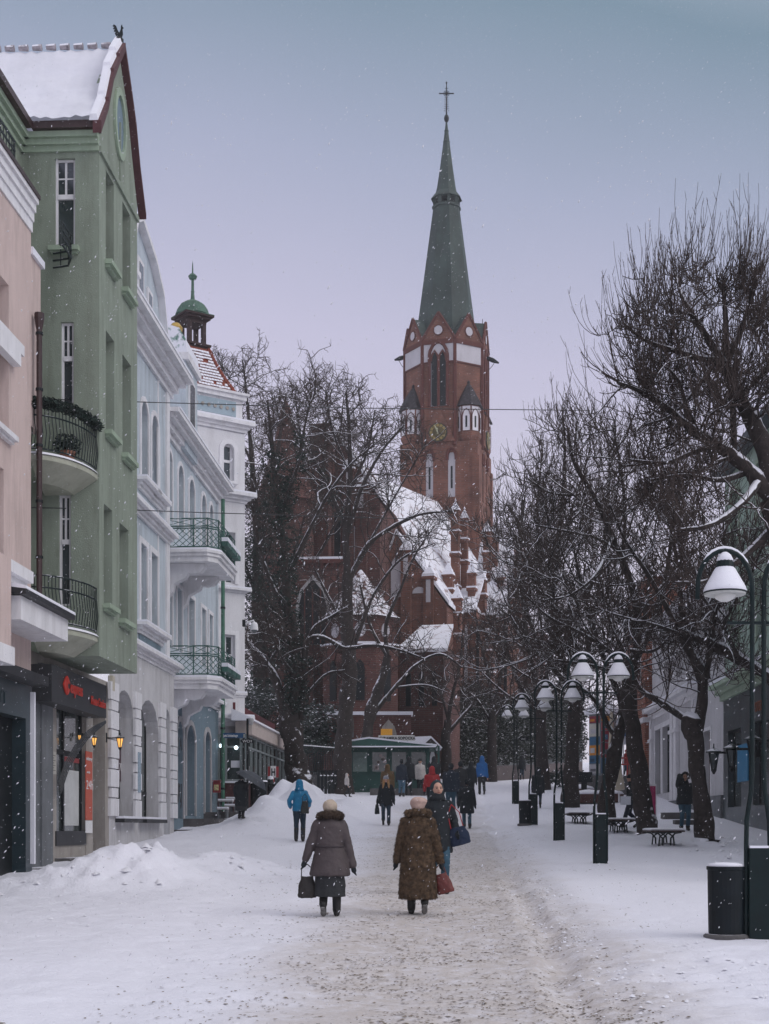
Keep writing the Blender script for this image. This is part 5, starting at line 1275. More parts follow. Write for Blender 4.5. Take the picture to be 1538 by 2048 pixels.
    for an_ in (-45, 0, 45):
        a2 = R(an_); n_ = Vector((sin(a2), -cos(a2), 0)); fr = Fr(Vector((c_.x, c_.y - 1, 0)) + n_ * 2.05 * cos(pi / 8), (cos(a2), sin(a2), 0), n_)
        q = MB(); q.prism([fr.P(.3 * cos(t * pi / 8), zb_ - .75 + .4 * sin(t * pi / 8), .004) for t in range(16)], n_ * .05); q.build('round_window', white, ch)
        fr = Fr(Vector((c_.x, c_.y - 1, 0)) + n_ * 2.2 * cos(pi / 8), (cos(a2), sin(a2), 0), n_)
        for zc_ in (Z(1410, 79), ):
            lancet(fr, 0, zc_, zc_ + 2.2, .5, M['black'], ch)
    # low outworks, stone plinth, doorway with lit window
    _, fr, L_, zt = vol(800, 885, 1300, 80.5, 5, BRD, 'vestry_wall', yaw=-14)
    q = MB(); q.hexa([fr.P(-.2, zt - .2, .3), fr.P(L_ + .3, zt - .2, .3), fr.P(L_, zt + 1.6, -3), fr.P(.6, zt + 1.6, -3), fr.P(-.2, zt, .3), fr.P(L_ + .3, zt, .3), fr.P(L_, zt + 1.8, -3), fr.P(.6, zt + 1.8, -3)]); q.build('vestry_roof', sroof, g)
    for k in range(3): lancet(fr, .5 + .75 * k, zt - 3.2, zt - 1.2, .3, M['black'], g)
    _, fr, L_, zt = vol(655, 822, 1430, 74.6, 2, BRD, 'plinth', yaw=0)
    q = MB(); q.fbox(fr, -.1, L_ + .1, zt + .002, zt + .18, -1.2, .1); q.build('plinth_snow', SNOW, g)
    uu = P(777, 0, 74.6).x - fr.o.x; o = lancet(fr, uu, Z(1470, 74.6), Z(1435, 74.6) - .1, .85, M['beige'], g, 'arched_doorway')
    q = MB(); q.fbox(fr, uu - .40, uu + .20, Z(1478, 74.6), Z(1458, 74.6), .056, .08); q.build('lit_poster', emit('yellow poster light', (.75, .36, .04), .12), o)
    uu = P(696, 0, 74.6).x - fr.o.x; lancet(fr, uu, Z(1475, 74.6), Z(1440, 74.6), .6, M['stone'], g, 'arched_doorway')
    # tiled lean-to roofs at the left
    for px, py, wd in ((560, 1290, .8), (604, 1312, 1.1)):
        c_ = P(px, py, 78); q = MB()
        for k in range(6): q.box(c_.x - wd / 2, c_.x + wd / 2, c_.y + k * .12, c_.y + k * .12 + .5, c_.z - .55 + k * .12, c_.z - .50 + k * .12)
        q.build('stepped_roof', cap_m, g)
        q = MB(); q.box(c_.x - wd / 2, c_.x + wd / 2, c_.y + .7, c_.y + 2.5, 4, c_.z + .15); q.build('annex_wall', BRD, g)
church()
# ================= RIGHT SIDE
SR = .045
RFr = Fr((9.6, 0, 0), (SR, 1, 0), (-1, SR, 0))
def UR(px, w=0): return (9.6 - w) / ((px - 769) / F - SR)
def right_green():
    g = thing('apartment_house', 'tall pale green house at the right edge with dark stone ground floor', 'building')
    u0, u1 = 24.0, 49.4; zc = 6.0
    gm = mat('mint green plaster', (.33, .43, .36), .9, .08, 1, bump=.15, stain=.3)
    hs = [(u, u + 1.2, z, z + 1.9) for u in (27, 31, 35, 39, 43, 47) for z in (7.4, 11.0)]
    q = MB(); wall(q, RFr, u0, u1, zc, 13.6, hs, 0, .25); q.poly([RFr.P(u1, 6, 0), RFr.P(u1, 6, -6), RFr.P(u1, 13.6, -6), RFr.P(u1, 13.6, 0)]); q.build('wall', gm, g)
    for h in hs: window(RFr, h, 0, g, M['white'], M['glass'], (1, 1), .65, sur=M['green2'])
    ho = [(46.4, 48.6, 2.3, 4.9), (42.0, 44.6, 2.3, 4.9)]
    dk = mat('dark polished cladding', (.040, .060, .068), .3, .5, 1.5, spec=.6, stain=.3)
    q = MB(); wall(q, RFr, u0, u1, .8, zc, ho, .05, .2); q.poly([RFr.P(u1, 1, .05), RFr.P(u1, 1, -6), RFr.P(u1, 6, -6), RFr.P(u1, 6, .05)]); q.build('ground_floor_wall', dk, g)
    for h in ho: window(RFr, h, .05, g, M['black'], M['glass2'], (1, 1), .7)
    q = MB(); cornice(q, RFr, u0, u1 + .1, zc, ((.2, .15), (.2, .3), (.15, .5)), 0); q.build('cornice', M['green2'], g)
    q = MB(); q.fbox(RFr, u0, u1 + .2, zc + .555, zc + .65, 0, .5); q.build('cornice_snow', SNOW, g)
    text('HOTEL', .45, RFr.P(44.6, 5.2, .07), (R(90), 0, atan2(-1, -SR)), mat('dull orange letters', (.30, .10, .05), .5), g, .01)
    q = MB(); q.hexa([RFr.P(u0, 13.6, .4), RFr.P(u1, 13.6, .4), RFr.P(u1, 13.6, -6), RFr.P(u0, 13.6, -6), RFr.P(u0, 13.9, .4), RFr.P(u1, 13.9, .4), RFr.P(u1, 16.5, -4), RFr.P(u0, 16.5, -4)]); q.build('roof', mat('slate roof under snow', (.08, .09, .10), .8, .3, 3, snow=1, snowth=.45), g)
right_green()
def right_white():
    g = thing('villa', 'white two storey shop house with tall dark windows behind the street trees', 'building')
    u0, u1 = 49.45, 67.0; zc = 7.1
    hs = [(UR(1343), UR(1326), 3.15, 6.1), (UR(1322.5), UR(1311), 3.15, 6.1), (UR(1422), UR(1408), 2.5, 5.2), (UR(1445, 0) + 3, UR(1436) + 3, 2.6, 4.8)][:3]
    h2 = [(UR(1383), UR(1372), 7.9, 8.9), (UR(1366), UR(1353), 7.9, 8.9), (UR(1345), UR(1330), 7.9, 8.9)]
    q = MB(); wall(q, RFr, u0, u1, 1.6, 10.4, hs + h2, 0, .25); q.poly([RFr.P(u1, 1, 0), RFr.P(u1, 1, -6), RFr.P(u1, 10.4, -6), RFr.P(u1, 10.4, 0)]); q.build('wall', mat('white shop plaster', (.56, .55, .57), .85, .07, 1.2, bump=.1, stain=.35), g)
    for h in hs[:2]: window(RFr, h, 0, g, M['black'], M['glass'], (1, 2), .8, sur=M['white'], surw=.22)
    window(RFr, hs[2], 0, g, mat('brown door wood', (.12, .055, .035), .6), M['glass'], (1, 2), .6, name='door', sur=M['white'])
    for h in h2: window(RFr, h, 0, g, M['white'], mat('brown curtained glass', (.16, .09, .06), .3, .4, 6), (1, 1), None, sur=M['white'])
    q = MB(); q.fbox(RFr, u0, u1, 1.0, 2.75, .003, .14); q.build('plinth', M['stone'], g)
    q = MB(); cornice(q, RFr, UR(1400), u1, zc - .45, ((.15, .08), (.18, .2), (.14, .45)), 0); q.build('cornice', M['white'], g)
    q = MB(); q.fbox(RFr, UR(1400), u1 + .2, zc + .025, zc + .1, 0, .46); q.build('cornice_snow', SNOW, g)
    for px in (1349, 1356, 1393, 1307):
        q = MB(); u = UR(px); q.fbox(RFr, u - .35, u + .35, 2.76, zc - .46, .003, .16); q.fbox(RFr, u - .45, u + .45, 5.6, 5.75, .003, .22); q.build('pilaster', M['white'], g)
    q = MB(); q.fbox(RFr, u0 + .2, u1, 10.4, 10.6, -.5, .5); q.hexa([RFr.P(u0, 10.61, .5), RFr.P(u1, 10.61, .5), RFr.P(u1, 10.61, -6), RFr.P(u0, 10.61, -6), RFr.P(u0, 10.75, .5), RFr.P(u1, 10.75, .5), RFr.P(u1, 13, -4), RFr.P(u0, 13, -4)]); q.build('roof', SNOW, g)
    q = MB(); text_ = None
    text('R', .8, RFr.P(50.6, 6.9, .4), (R(90), 0, atan2(-1, -SR)), M['black'], g, .03, bold=.03)
right_white()
bh = thing('brick_house', 'orange red brick house standing beyond the white shop house', 'building')
q = MB(); q.fbox(RFr, 67.3, 74.5, 2, 13.5, -4, .3); q.build('wall', brick_mat('orange brick', (.21, .062, .035), (.26, .08, .045), (.3, .2, .16), 1.3), bh)
q = MB(); q.fbox(RFr, 67.2, 74.6, 6.6, 6.85, -4, .42); q.build('string_course', M['white'], bh)
for z in (8.6,):
    for u in (68.6, 71.4):
        q = MB(); q.fbox(RFr, u, u + 1.2, z, z + 1.9, .303, .34); w_ = q.build('window', M['white'], bh); q = MB(); q.fbox(RFr, u + .12, u + 1.08, z + .12, z + 1.78, .342, .35); q.build('pane', M['glass'], w_)
for px, w_, py, lab, wl in ((1462, .3, 1505, 'unlit black lantern on the white wall end nearest the tree trunk', True), (1500, .3, 1498, 'unlit snow capped lantern on the dark stone wall', False), (1545, .3, 1480, 'half hidden lantern at the right edge on the dark wall', False)):
    u = UR(px, w_); wall_lantern(RFr.P(u, Z(py, u), .06), lab, False, 2.1, RFr.n)
q = MB(); u = UR(1490, .2); q.fbox(RFr, u, u + 1.6, 3.1, 4.3, .08, .12); tag(q.build('window_poster', mat('blue poster', (.02, .20, .38), .5)), 'bright blue poster on the dark ground floor at the right', 'poster')
# retaining wall with snowy ivy, brick gatehouse far behind, kerb
def ivy_wall():
    g = thing('retaining_wall', 'stone retaining wall below the church smothered in snow flecked ivy', 'wall')
    a, b, c = P(872, 1535, 84), P(1010, 1528, 88), P(1165, 1520, 96)
    q = MB()
    for p0, p1 in ((a, b), (b, c)):
        n = Vector((p1.y - p0.y, -(p1.x - p0.x), 0)).normalized()
        h = 4.1
        q.hexa([p0 + Vector((0, 0, -1)), p1 + Vector((0, 0, -1)), p1 - n * .8 + Vector((0, 0, -1)), p0 - n * .8 + Vector((0, 0, -1)), p0 + Vector((0, 0, h)), p1 + Vector((0, 0, h)), p1 - n * .8 + Vector((0, 0, h)), p0 - n * .8 + Vector((0, 0, h))])
    q.build('wall', M['stone'], g)
    q = MB(); rn = random.Random(5); 
    for _ in range(9000):
        t = rn.random(); p0, p1 = (a, b) if rn.random() < .47 else (b, c); p = p0.lerp(p1, t); n = Vector((p1.y - p0.y, -(p1.x - p0.x), 0)).normalized()
        h = rn.random() ** .9 * (4.5 + .6 * noise.noise(p * .5)); w = n * rn.uniform(.03, .40) * (1 + .8 * noise.noise(Vector((p.x, h, 1)) * 1.2))
        leaf_cluster(q, p + w + Vector((0, 0, h)), .16, 2, .11, rn)
    lv = q.build('ivy', mat('ivy leaves with snow', (.020, .026, .020), .9, .5, 8, snow=1, snowth=.80), g); lv['kind'] = 'stuff'
ivy_wall()
gh = thing('gatehouse', 'small plain brick house beyond the ivy wall', 'building')
a = P(1066, 1410, 108); q = MB(); q.box(a.x, a.x + 1.9, 108, 112, 5, a.z); q.build('wall', BR, gh)
q = MB(); q.hexa([(a.x - .1, 107.8, a.z), (a.x + 2.1, 107.8, a.z), (a.x + 2.1, 112, a.z), (a.x - .1, 112, a.z), (a.x + .6, 108, a.z + .7), (a.x + 1.2, 108, a.z + .7), (a.x + 1.2, 112, a.z + .7), (a.x + .6, 112, a.z + .7)]); q.build('roof', BRD, gh)
q = MB(); a, b = P(1062, 1484, 106), P(1135, 1500, 104); q.hexa([(a.x, 106, 5), (b.x, 103, 5), (b.x, 106, 5), (a.x, 109, 5), (a.x, 106, a.z), (b.x, 103, b.z), (b.x, 106, b.z + .3), (a.x, 109, a.z + .5)]); q.build('snow_slope', SNOW, kind='structure')
q = MB(); pts = [P(965, 1536, 80), P(1060, 1533, 83), P(1165, 1527, 86)]
for p0, p1 in zip(pts, pts[1:]): q.hexa([p0 + Vector((0, 0, -.8)), p1 + Vector((0, 0, -.8)), p1 + Vector((0, 4, -.8)), p0 + Vector((0, 4, -.8)), p0 + Vector((0, 0, .1)), p1 + Vector((0, 0, .1)), p1 + Vector((0, 4, .1)), p0 + Vector((0, 4, .1))])
q.build('kerb', mat('snowed kerb', (.12, .10, .10), .9, .2, 2, snow=1, snowth=.5), kind='structure')

# ================= STREET LAMPS
def lamp():
    g = thing('street_lamp', 'x', 'street lamp', 'twin arched street lamps along the right pavement')
    q = MB(); q.box(-.105, .105, -.06, .06, -.3, .96); q.build('base', M['lpost'], g)
    q = MB(); q.box(-.10, .10, -.055, .055, .961, .985); q.build('base_snow', SNOW, g)
    for s_ in (-1, 1):
        q = MB(); q.tube([(s_ * .125, 0, -.3), (s_ * .125, 0, 1.0), (s_ * .12, 0, 1.25), (s_ * .075, 0, 1.55), (s_ * .062, 0, 1.8), (s_ * .062, 0, 3.70)], .026, 8)
        arc = [(s_ * (.062 + .29 - .29 * cos(pi * k / 14)), 0, 3.70 + (.42 if True else 0) * sin(pi * k / 14) ** .9) for k in range(15)]
        q.tube(arc + [(s_ * .642, 0, 3.60)], .026, 8)
        q.build('post', M['lpost'], g)
        c = Vector((s_ * .352, 0, 0))
        q = MB(); q.lathe(c, [(.0, 3.90), (.075, 3.91), (.10, 3.95), (.09, 4.0), (.06, 4.05), (.03, 4.09), (.02, 4.12)], 14); q.build('lamp_cap', M['lpost'], g)
        q = MB(); q.lathe(c, [(.225, 3.665), (.23, 3.67), (.215, 3.70), (.14, 3.82), (.085, 3.92), (.03, 3.93)], 20); q.build('lamp_shade', M['lpost'], g)
        q = MB(); q.lathe(c, [(.0, 3.575), (.05, 3.58), (.10, 3.61), (.122, 3.66), (.10, 3.664)], 16); q.build('globe', mat('opal glass', (.62, .62, .60), .35, .03), g, smooth=True)
        q = MB(); q.lathe(c, [(.215, 3.645), (.222, 3.664)], 20); q.build('shade_rim', mat('pale shade lining', (.45, .46, .44), .6), g)
        q = MB(); q.lathe(c, [(.222, 3.675), (.228, 3.69), (.215, 3.73), (.165, 3.82), (.11, 3.92), (.07, 3.965), (.03, 3.975)], 20); q.build('shade_snow', SNOW, g, smooth=True)
        q = MB(); q.lathe(c, [(.085, 4.0), (.09, 4.02), (.065, 4.07), (.03, 4.10), (.0, 4.11)], 12); q.build('cap_snow', SNOW, g, smooth=True)
        q = MB(); arc = [(s_ * (.062 + .29 - .29 * cos(pi * k / 14)), 0, 3.728 + .42 * sin(pi * k / 14) ** .9) for k in range(2, 12)]; q.tube(arc, [.006] + [.020] * 8 + [.006], 8); q.build('arch_snow', SNOW, g, smooth=True)
    q = MB(); q.box(-.33, .33, -.015, .015, 3.335, 3.365); q.build('crossbar', M['lpost'], g)
    return g
l0 = lamp()
LAMPS = [((1516, 1888, 15.1), 'nearest street lamp, standing next to the big dark litter bin at the right edge'), ((1201, 1747, 28.0), 'second nearest street lamp, between the benches and the trodden path'),
         ((1118, 1695, 36.9), 'middle street lamp of the five, standing alone in the snow'), ((1066, 1663, 45), 'street lamp with the small litter bin at its foot'), ((1031, 1620, 59.6), 'farthest street lamp, carrying the toilet sign')]
for k, ((px, py, D_), lab) in enumerate(LAMPS):
    o = l0 if k == 0 else copy_tree(l0)
    p = P(px, py, D_); p.z = gz(p.x, D_) + .0; o.location = p; o['label'] = lab
def bin_(p, label):
    p = Vector((p.x, p.y, gz(p.x, p.y) + .02))
    g = thing('litter_bin', label, 'litter bin', 'dark round litter bins', tuple(p))
    def B(q, n, m, **k): return q.build(n, m, g, org=None, **k)
    x, y, z = p
    q = MB(); q.lathe(p, [(.185, .015), (.19, .04), (.20, .70), (.21, .705), (.21, .74), (.19, .74)], 28); B(q, 'drum', mat('dark bin metal', (.003, .007, .010), .55, .4, 3, bump=.1, bscale=12, spec=.25))
    q = MB(); q.lathe(p, [(.195, .735), (.19, .765), (.12, .78), (0, .782)], 24); B(q, 'snow_cap', SNOW, smooth=True)
    q = MB(); q.lathe(p, [(.24, -.12), (.245, .0), (.22, .02)], 20); B(q, 'base_slab', mat('snowed stone step', (.10, .095, .095), .8, .3, 4, snow=.9, snowth=.9))
    q = MB(); q.tube([Vector(p) + Vector((.2, 0, .74)), Vector(p) + Vector((.30, 0, .74)), Vector(p) + Vector((.33, 0, .60))], .018, 5); q.tube([Vector(p) + Vector((.2, 0, .3)), Vector(p) + Vector((.31, 0, .3))], .016, 5); B(q, 'bracket', M['black'])
    return g
bin_(P(1453, 1884, 15.2), 'large dark litter bin beside the nearest street lamp'); bin_(P(1050, 1663, 45), 'small dark litter bin by the fourth street lamp')
def bench():
    g = thing('park_bench', 'x', 'bench', 'snowed backless benches under the trees')
    q = MB()
    for k in range(4): q.box(-.40 + k * .205, -.40 + k * .205 + .185, -.85, .85, .27, .31)
    q.build('seat', mat('dark bench wood', (.035, .024, .022), .8, .3, 5), g)
    q = MB(); q.lathe((0, 0, .312), [(.40, 0), (.41, .03), (.36, .055), (0, .065)], 4, a0=pi / 4, sx=1.38, sy=2.8); q.build('seat_snow', SNOW, g)
    for y_ in (-.6, .6):
        q = MB()
        for s_ in (-1, 1): q.tube([(s_ * .34, y_, .265), (s_ * .20, y_, .24), (s_ * .10, y_, .12), (s_ * .09, y_, -.2)], .022, 6); q.tube([(s_ * .02, y_, .26), (s_ * .16, y_, .16), (s_ * .20, y_, -.2)], .020, 6)
        q.box(-.36, .36, y_ - .02, y_ + .02, .245, .268); q.build('bench_frame', M['iron'], g)
    return g
b0 = bench()
for k, (px, py, D_, lab) in enumerate(((1326, 1703, 34.8, 'nearest snowed bench, left of the gnarled street tree'), (1237, 1668, 41.5, 'middle snowed bench, in front of the two crossing trunks'), (1158, 1650, 47, 'farthest snowed bench, left of the crossing trunks'))):
    o = b0 if k == 0 else copy_tree(b0); p = P(px, py, D_); p.z = gz(p.x, D_); o.location = p; o['label'] = lab
    o.rotation_euler.z = R(-3)
# planters, display box, poster pillar, parasols, red rail
for px, py, D_, w_, lab in ((1178, 1612, 60, 1.5, 'nearest low brown planter heaped with snow'), (1215, 1612, 60.6, 1.3, 'low brown planter behind the slanting trunk'), (1160, 1588, 65, 1.2, 'farther low brown planter heaped with snow')):
    p = P(px, py, D_); p.z = gz(p.x, D_); g = thing('planter', lab, 'planter', 'low brown planters in the square', tuple(p))
    q = MB(); q.lathe(p, [(w_ / 2, 0), (w_ / 2 + .05, .36)], 6); q.build('box', mat('brown planter', (.08, .035, .03), .8, .3, 4), g)
    q = MB(); q.lathe(p, [(w_ / 2 + .06, .365), (w_ / 2 - .02, .46), (.2, .56), (0, .58)], 6); q.build('snow_heap', SNOW, g, smooth=True)
p = P(1168, 1590, 62); g = thing('display_case', 'black display case on a short post left of the slanting trunks', 'display case')
q = MB(); q.box(p.x - .35, p.x + .35, 61.9, 62.1, p.z + .55, p.z + 1.0); q.build('case', M['black'], g); q = MB(); q.box(p.x - .12, p.x + .12, 61.95, 62.05, p.z - .2, p.z + .55); q.build('post', M['black'], g)
p = P(1206, 1566, 70); g = thing('poster_pillar', 'hexagonal advertising pillar pasted with posters under a snowed roof', 'advertising pillar')
q = MB(); q.lathe((p.x, p.y, p.z), [(.78, 0), (.78, .35), (.72, .36), (.72, 3.35)], 6, a0=.2); q.build('drum', mat('grey pillar', (.2, .22, .24), .7), g)
q = MB(); q.lathe((p.x, p.y, p.z), [(.95, 3.35), (1.0, 3.5), (.8, 3.7), (.15, 4.15)], 6, a0=.2); q.build('roof', SNOW, g)
pc = [(.02, .05, .09), (.45, .44, .47), (.55, .22, .03), (.25, .03, .05), (.04, .12, .22), (.5, .48, .42), (.12, .12, .14), (.45, .1, .1)]
rn = random.Random(4)
for k in range(6):
    a0_ = .2 + k * pi / 3; a1 = a0_ + pi / 3; v0 = Vector((cos(a0_), sin(a0_), 0)) * .725; v1 = Vector((cos(a1), sin(a1), 0)) * .725; n_ = (v0 + v1).normalized()
    if n_.y > .3: continue
    fr = Fr(Vector((p.x, p.y, 0)) + v0, (v1 - v0), n_)
    zz_ = p.z + .45
    while zz_ < p.z + 3.2:
        h = rn.uniform(.4, .8); h = min(h, p.z + 3.3 - zz_); c = rn.choice(pc); q = MB(); q.fbox(fr, .06, .94, zz_, zz_ + h - .04, .004, .02); o = q.build('poster', mat('poster %.2f %.2f' % c[:2], c, .7, .1, 5), g)
        q = MB(); c2 = rn.choice(pc); q.fbox(fr, .15, rn.uniform(.4, .85), zz_ + h * .2, zz_ + h * rn.uniform(.45, .7), .021, .026); q.build('printed_block', mat('poster %.2f %.2f' % c2[:2], c2, .7, .1, 5), o); zz_ += h
def parasol(px, pyb, D_, h, lab):
    p = P(px, pyb, D_); g = thing('closed_parasol', lab, 'parasol', 'furled beige parasols'); q = MB()
    q.lathe(p, [(.05, .5), (.24, .55), (.20, .9), (.13, h * .6), (.07, h - .1), (.02, h)], 9, sx=1); q.build('canopy', mat('beige canvas', (.40, .35, .27), .9, .12, 4), g)
    q = MB(); q.tube([p, p + Vector((0, 0, h + .1))], .03, 6); q.build('pole', M['white'], g)
parasol(1238, 1606, 58, 2.0, 'furled beige parasol standing between the two crossing trunks'); parasol(1223, 1560, 66, 3.2, 'taller furled beige parasol behind the slanting trunk')
g = thing('red_railing', 'bright red railing of a raised platform between the tree trunks', 'railing'); q = MB(); redm = mat('red paint', (.42, .035, .035), .5)
a, b = P(1228, 1550, 67), P(1268, 1550, 67)
for h in (.5, .8): q.tube([a + Vector((0, 0, h)), b + Vector((0, 0, h))], .035, 6)
for k in range(4): c = a.lerp(b, k / 3); q.tube([c, c + Vector((0, 0, .82))], .03, 6)
q.build('rail', redm, g); q = MB(); q.box(a.x - 1.8, b.x + .2, 67, 69, a.z - 1.2, a.z - .02); q.build('platform', mat('snowed stone step', (.10, .095, .095), .8, .3, 4, snow=.9, snowth=.9), g)
g = thing('stall_banner', 'blue and white banner above the red railing', 'banner'); q = MB(); a = P(1247, 1460, 68); q.box(a.x - .35, a.x + .35, 68, 68.03, a.z - .7, a.z + .5); q.build('cloth', mat('white banner', (.5, .52, .58), .7, .2, 6), g); q = MB(); q.box(a.x - .34, a.x + .34, 67.98, 67.998, a.z - .3, a.z); q.build('blue_stripe', mat('blue stripe', (.03, .10, .25), .6), g)
q = MB(); q.tube([(a.x, 68.02, a.z - 3), (a.x, 68.02, a.z + .5)], .03, 6); q.build('pole', M['white'], g)
p = P(1302, 1645, 46.5); g = thing('sandwich_board', 'pink advertising board with white frame behind the thick slanting trunk', 'sign board'); q = MB(); q.box(p.x - .12, p.x + .12, 46.2, 46.24, p.z, p.z + 1.25); q.build('frame', M['white'], g)
q = MB(); q.box(p.x - .09, p.x + .09, 46.18, 46.198, p.z + .08, p.z + 1.18); q.build('panel', mat('magenta print', (.38, .03, .12), .5), g)
for k, (px, py, D_) in enumerate(((1400, 1640, 46), (1372, 1625, 49))):
    p = P(px, py, D_); q = MB(); q.box(p.x - .8, p.x + .4, D_, D_ + .4, p.z - .6, p.z); tag(q.build('stone_step', mat('snowed stone step', (.10, .095, .095), .8, .3, 4, snow=.9, snowth=.9)), ['snowed dark step beside the standing man by the white house', 'farther snowed dark step left of the standing man'][k], 'step')

# ================= KIOSKS AND MIDDLE DISTANCE
def kiosk():
    g = thing('kiosk', 'dark green wooden kiosk with snow edged gable roof', 'kiosk')
    D_ = 70.0; km = mat('dark green kiosk paint', (.018, .070, .060), .6, .2, 3); x0, x1 = P(700, 0, D_).x, P(858, 0, D_).x; zb, zt = Z(1580, D_), Z(1493, D_)
    q = MB(); q.box(x0, x1, D_, D_ + 2.6, zb - .6, zt); q.build('walls', km, g)
    pl = [(x0 - .0, 'door'), (x0 + .85, 'a'), (x0 + 1.75, 'b'), (x0 + 2.75, 'c')]
    for k in range(4):
        xa = x0 + .06 + k * .96
        q = MB(); q.box(xa, xa + .86, D_ - .03, D_ - .002, zb + .05, zb + .75); q.box(xa + .12, xa + .74, D_ - .05, D_ - .031, zb + .15, zb + .65); q.build('panel', km, g)
        q = MB(); q.box(xa, xa + .86, D_ - .04, D_ - .002, zb + .82, zt - .1); w_ = q.build('window', km, g)
        q = MB(); q.box(xa + .08, xa + .78, D_ - .055, D_ - .041, zb + .9, zt - .28); q.build('pane', M['glass2'] if k else mat('pale shutter', (.18, .24, .22), .6, .2, 8), w_)
    q = MB()
    for k in range(9):
        c = (x0 + 1.3 + rnd.uniform(0, .55), zb + rnd.uniform(1.0, 1.75)); s_ = rnd.uniform(.05, .1); q.box(c[0] - s_, c[0] + s_, D_ - .075, D_ - .06, c[1] - s_, c[1] + s_)
    q.build('stuck_notices', mat('faded notices', (.4, .33, .32), .7, .4, 9), g)
    for xa in (x0 - .45, x1 + .45, x0 + .0, x1 - .05):
        q = MB(); q.box(xa - .05, xa + .05, D_ - .65, D_ - .55, zb - .5, zt); 
        q.tube([(xa, D_ - .6, zt - .5), (xa + (.25 if xa < x0 + 1 else -.25), D_ - .6, zt - .06)], .03, 4); q.build('post', km, g)
    a, b, c = P(668, 1492, D_ - .8), P(874, 1496, D_ - .8), P(738, 1477, D_ - .8)
    q = MB(); q.prism([a, b, Vector((b.x, b.y, b.z + .09)), Vector((c.x, c.y, c.z)), Vector((a.x, a.y, a.z + .09))], (0, 3.6, 0)); q.build('roof', km, g)
    q = MB()
    for p0, p1 in ((a, c), (c, b)):
        d = Vector((0, 0, .10 if p0 is not c else .0)); e = Vector((0, 0, .10 if p1 is not c else .0)); q.hexa([p0 + d, p1 + e, p1 + e + Vector((0, 3.6, 0)), p0 + d + Vector((0, 3.6, 0)), p0 + d + Vector((0, -.03, .08)), p1 + e + Vector((0, -.03, .08)), p1 + e + Vector((0, 3.6, .08)), p0 + d + Vector((0, 3.6, .08))])
    q.build('roof_snow', SNOW, g)
    q = MB(); q.box(a.x + .05, b.x - .05, D_ - .88, D_ - .80, a.z - .06, a.z + .0); q.build('eave_snow', SNOW, g)
    q = MB(); q.box(x0 + 1, x1 + .5, D_ - 2.2, D_ - 1.5, zb - .5, zb + .02); q.build('ledge', mat('snowed stone step', (.10, .095, .095), .8, .3, 4, snow=.9, snowth=.9), g)
    # second kiosk
    g = thing('pottery_kiosk', 'second kiosk with white arched windows and a name board', 'kiosk'); D2 = 74
    x0, x1 = P(815, 0, D2).x, P(872, 0, D2).x; zb, zt = Z(1560, D2), Z(1494, D2)
    q = MB(); q.box(x0, x1, D2, D2 + 2, zb - 1, zt); q.build('walls', mat('dark brown boards', (.035, .028, .028), .7), g)
    for k in range(4):
        xa = x0 + .22 + k * .36; q = MB(); q.prism([(xa - .13, D2 - .01, zb + .2), (xa + .13, D2 - .01, zb + .2), (xa + .13, D2 - .01, zt - .5), (xa + .09, D2 - .01, zt - .3), (xa, D2 - .01, zt - .14), (xa - .09, D2 - .01, zt - .3), (xa - .13, D2 - .01, zt - .5)], (0, -.04, 0)); q.build('window', M['white'], g)
    a, b, c = P(800, 1495, D2 - .5), P(885, 1495, D2 - .5), P(862, 1472, D2 - .5)
    q = MB(); q.prism([a, b, c, P(812, 1474, D2 - .5)], (0, 3, 0)); q.build('roof', SNOW, g)
    q = MB(); q.prism([P(842, 1494, D2 - .56), P(880, 1494, D2 - .56), P(862, 1476, D2 - .56)], (0, .05, 0)); q.build('gable_board', MATS['dark brown boards'], g)
    q = MB(); q.box(P(849, 0, D2).x, P(864, 0, D2).x, D2 - .63, D2 - .6, Z(1493, D2), Z(1488, D2)); q.build('small_plate', M['white'], g)
    sb_ = MB(); D3 = 72.5; sb_.box(P(757, 0, D3).x, P(829.5, 0, D3).x, D3, D3 + .05, Z(1481.5, D3), Z(1470.5, D3)); o = sb_.build('name_board', mat('cream sign board', (.45, .45, .43), .7, .08), g)
    text('CERAMIKA SOPOCKA', .205, (P(758.5, 0, D3).x, D3 - .012, Z(1479, D3)), (R(90), 0, 0), M['black'], o, .008, sx=.92, bold=.006)
    for px in (775, 815):
        q = MB(); x = P(px, 0, D3).x; q.tube([(x, D3 + .1, Z(1500, D3)), (x, D3 + .1, Z(1472, D3))], .03, 4); q.build('bracket', M['black'], o)
kiosk()
def fence(p0, p1, h, label, pick=.13, snow=True):
    g = thing('iron_fence', label, 'fence'); n = int((p1 - p0).length / pick); q = MB()
    for k in range(n + 1):
        a = p0.lerp(p1, k / n); q.tube([a, a + Vector((0, 0, h + (.08 if k % 2 else 0)))], .02, 4)
    for hh in (.15, h - .1): q.tube([p0 + Vector((0, 0, hh)), p1 + Vector((0, 0, hh))], .025, 4)
    q.build('railing', M['iron'], g)
    if snow: q = MB(); q.tube([p0 + Vector((0, 0, h - .055)), p1 + Vector((0, 0, h - .055))], .035, 4); q.build('snow_cap', SNOW, g)
    return g
fence(P(600, 1548, 71), P(672, 1552, 73), 1.5, 'tall iron fence with snowed rails between the big tree and the kiosk')
fq = fence(P(637, 1580, 68), P(694, 1580, 69), .75, 'low black picket fence left of the kiosk', .17)
q = MB()
for k in range(9):
    a = P(637, 1580, 68).lerp(P(694, 1580, 69), k / 8); q.box(a.x - .07, a.x + .07, a.y - .03, a.y + .03, a.z - .3, a.z + .95)
q.build('pales', M['black'], fq)
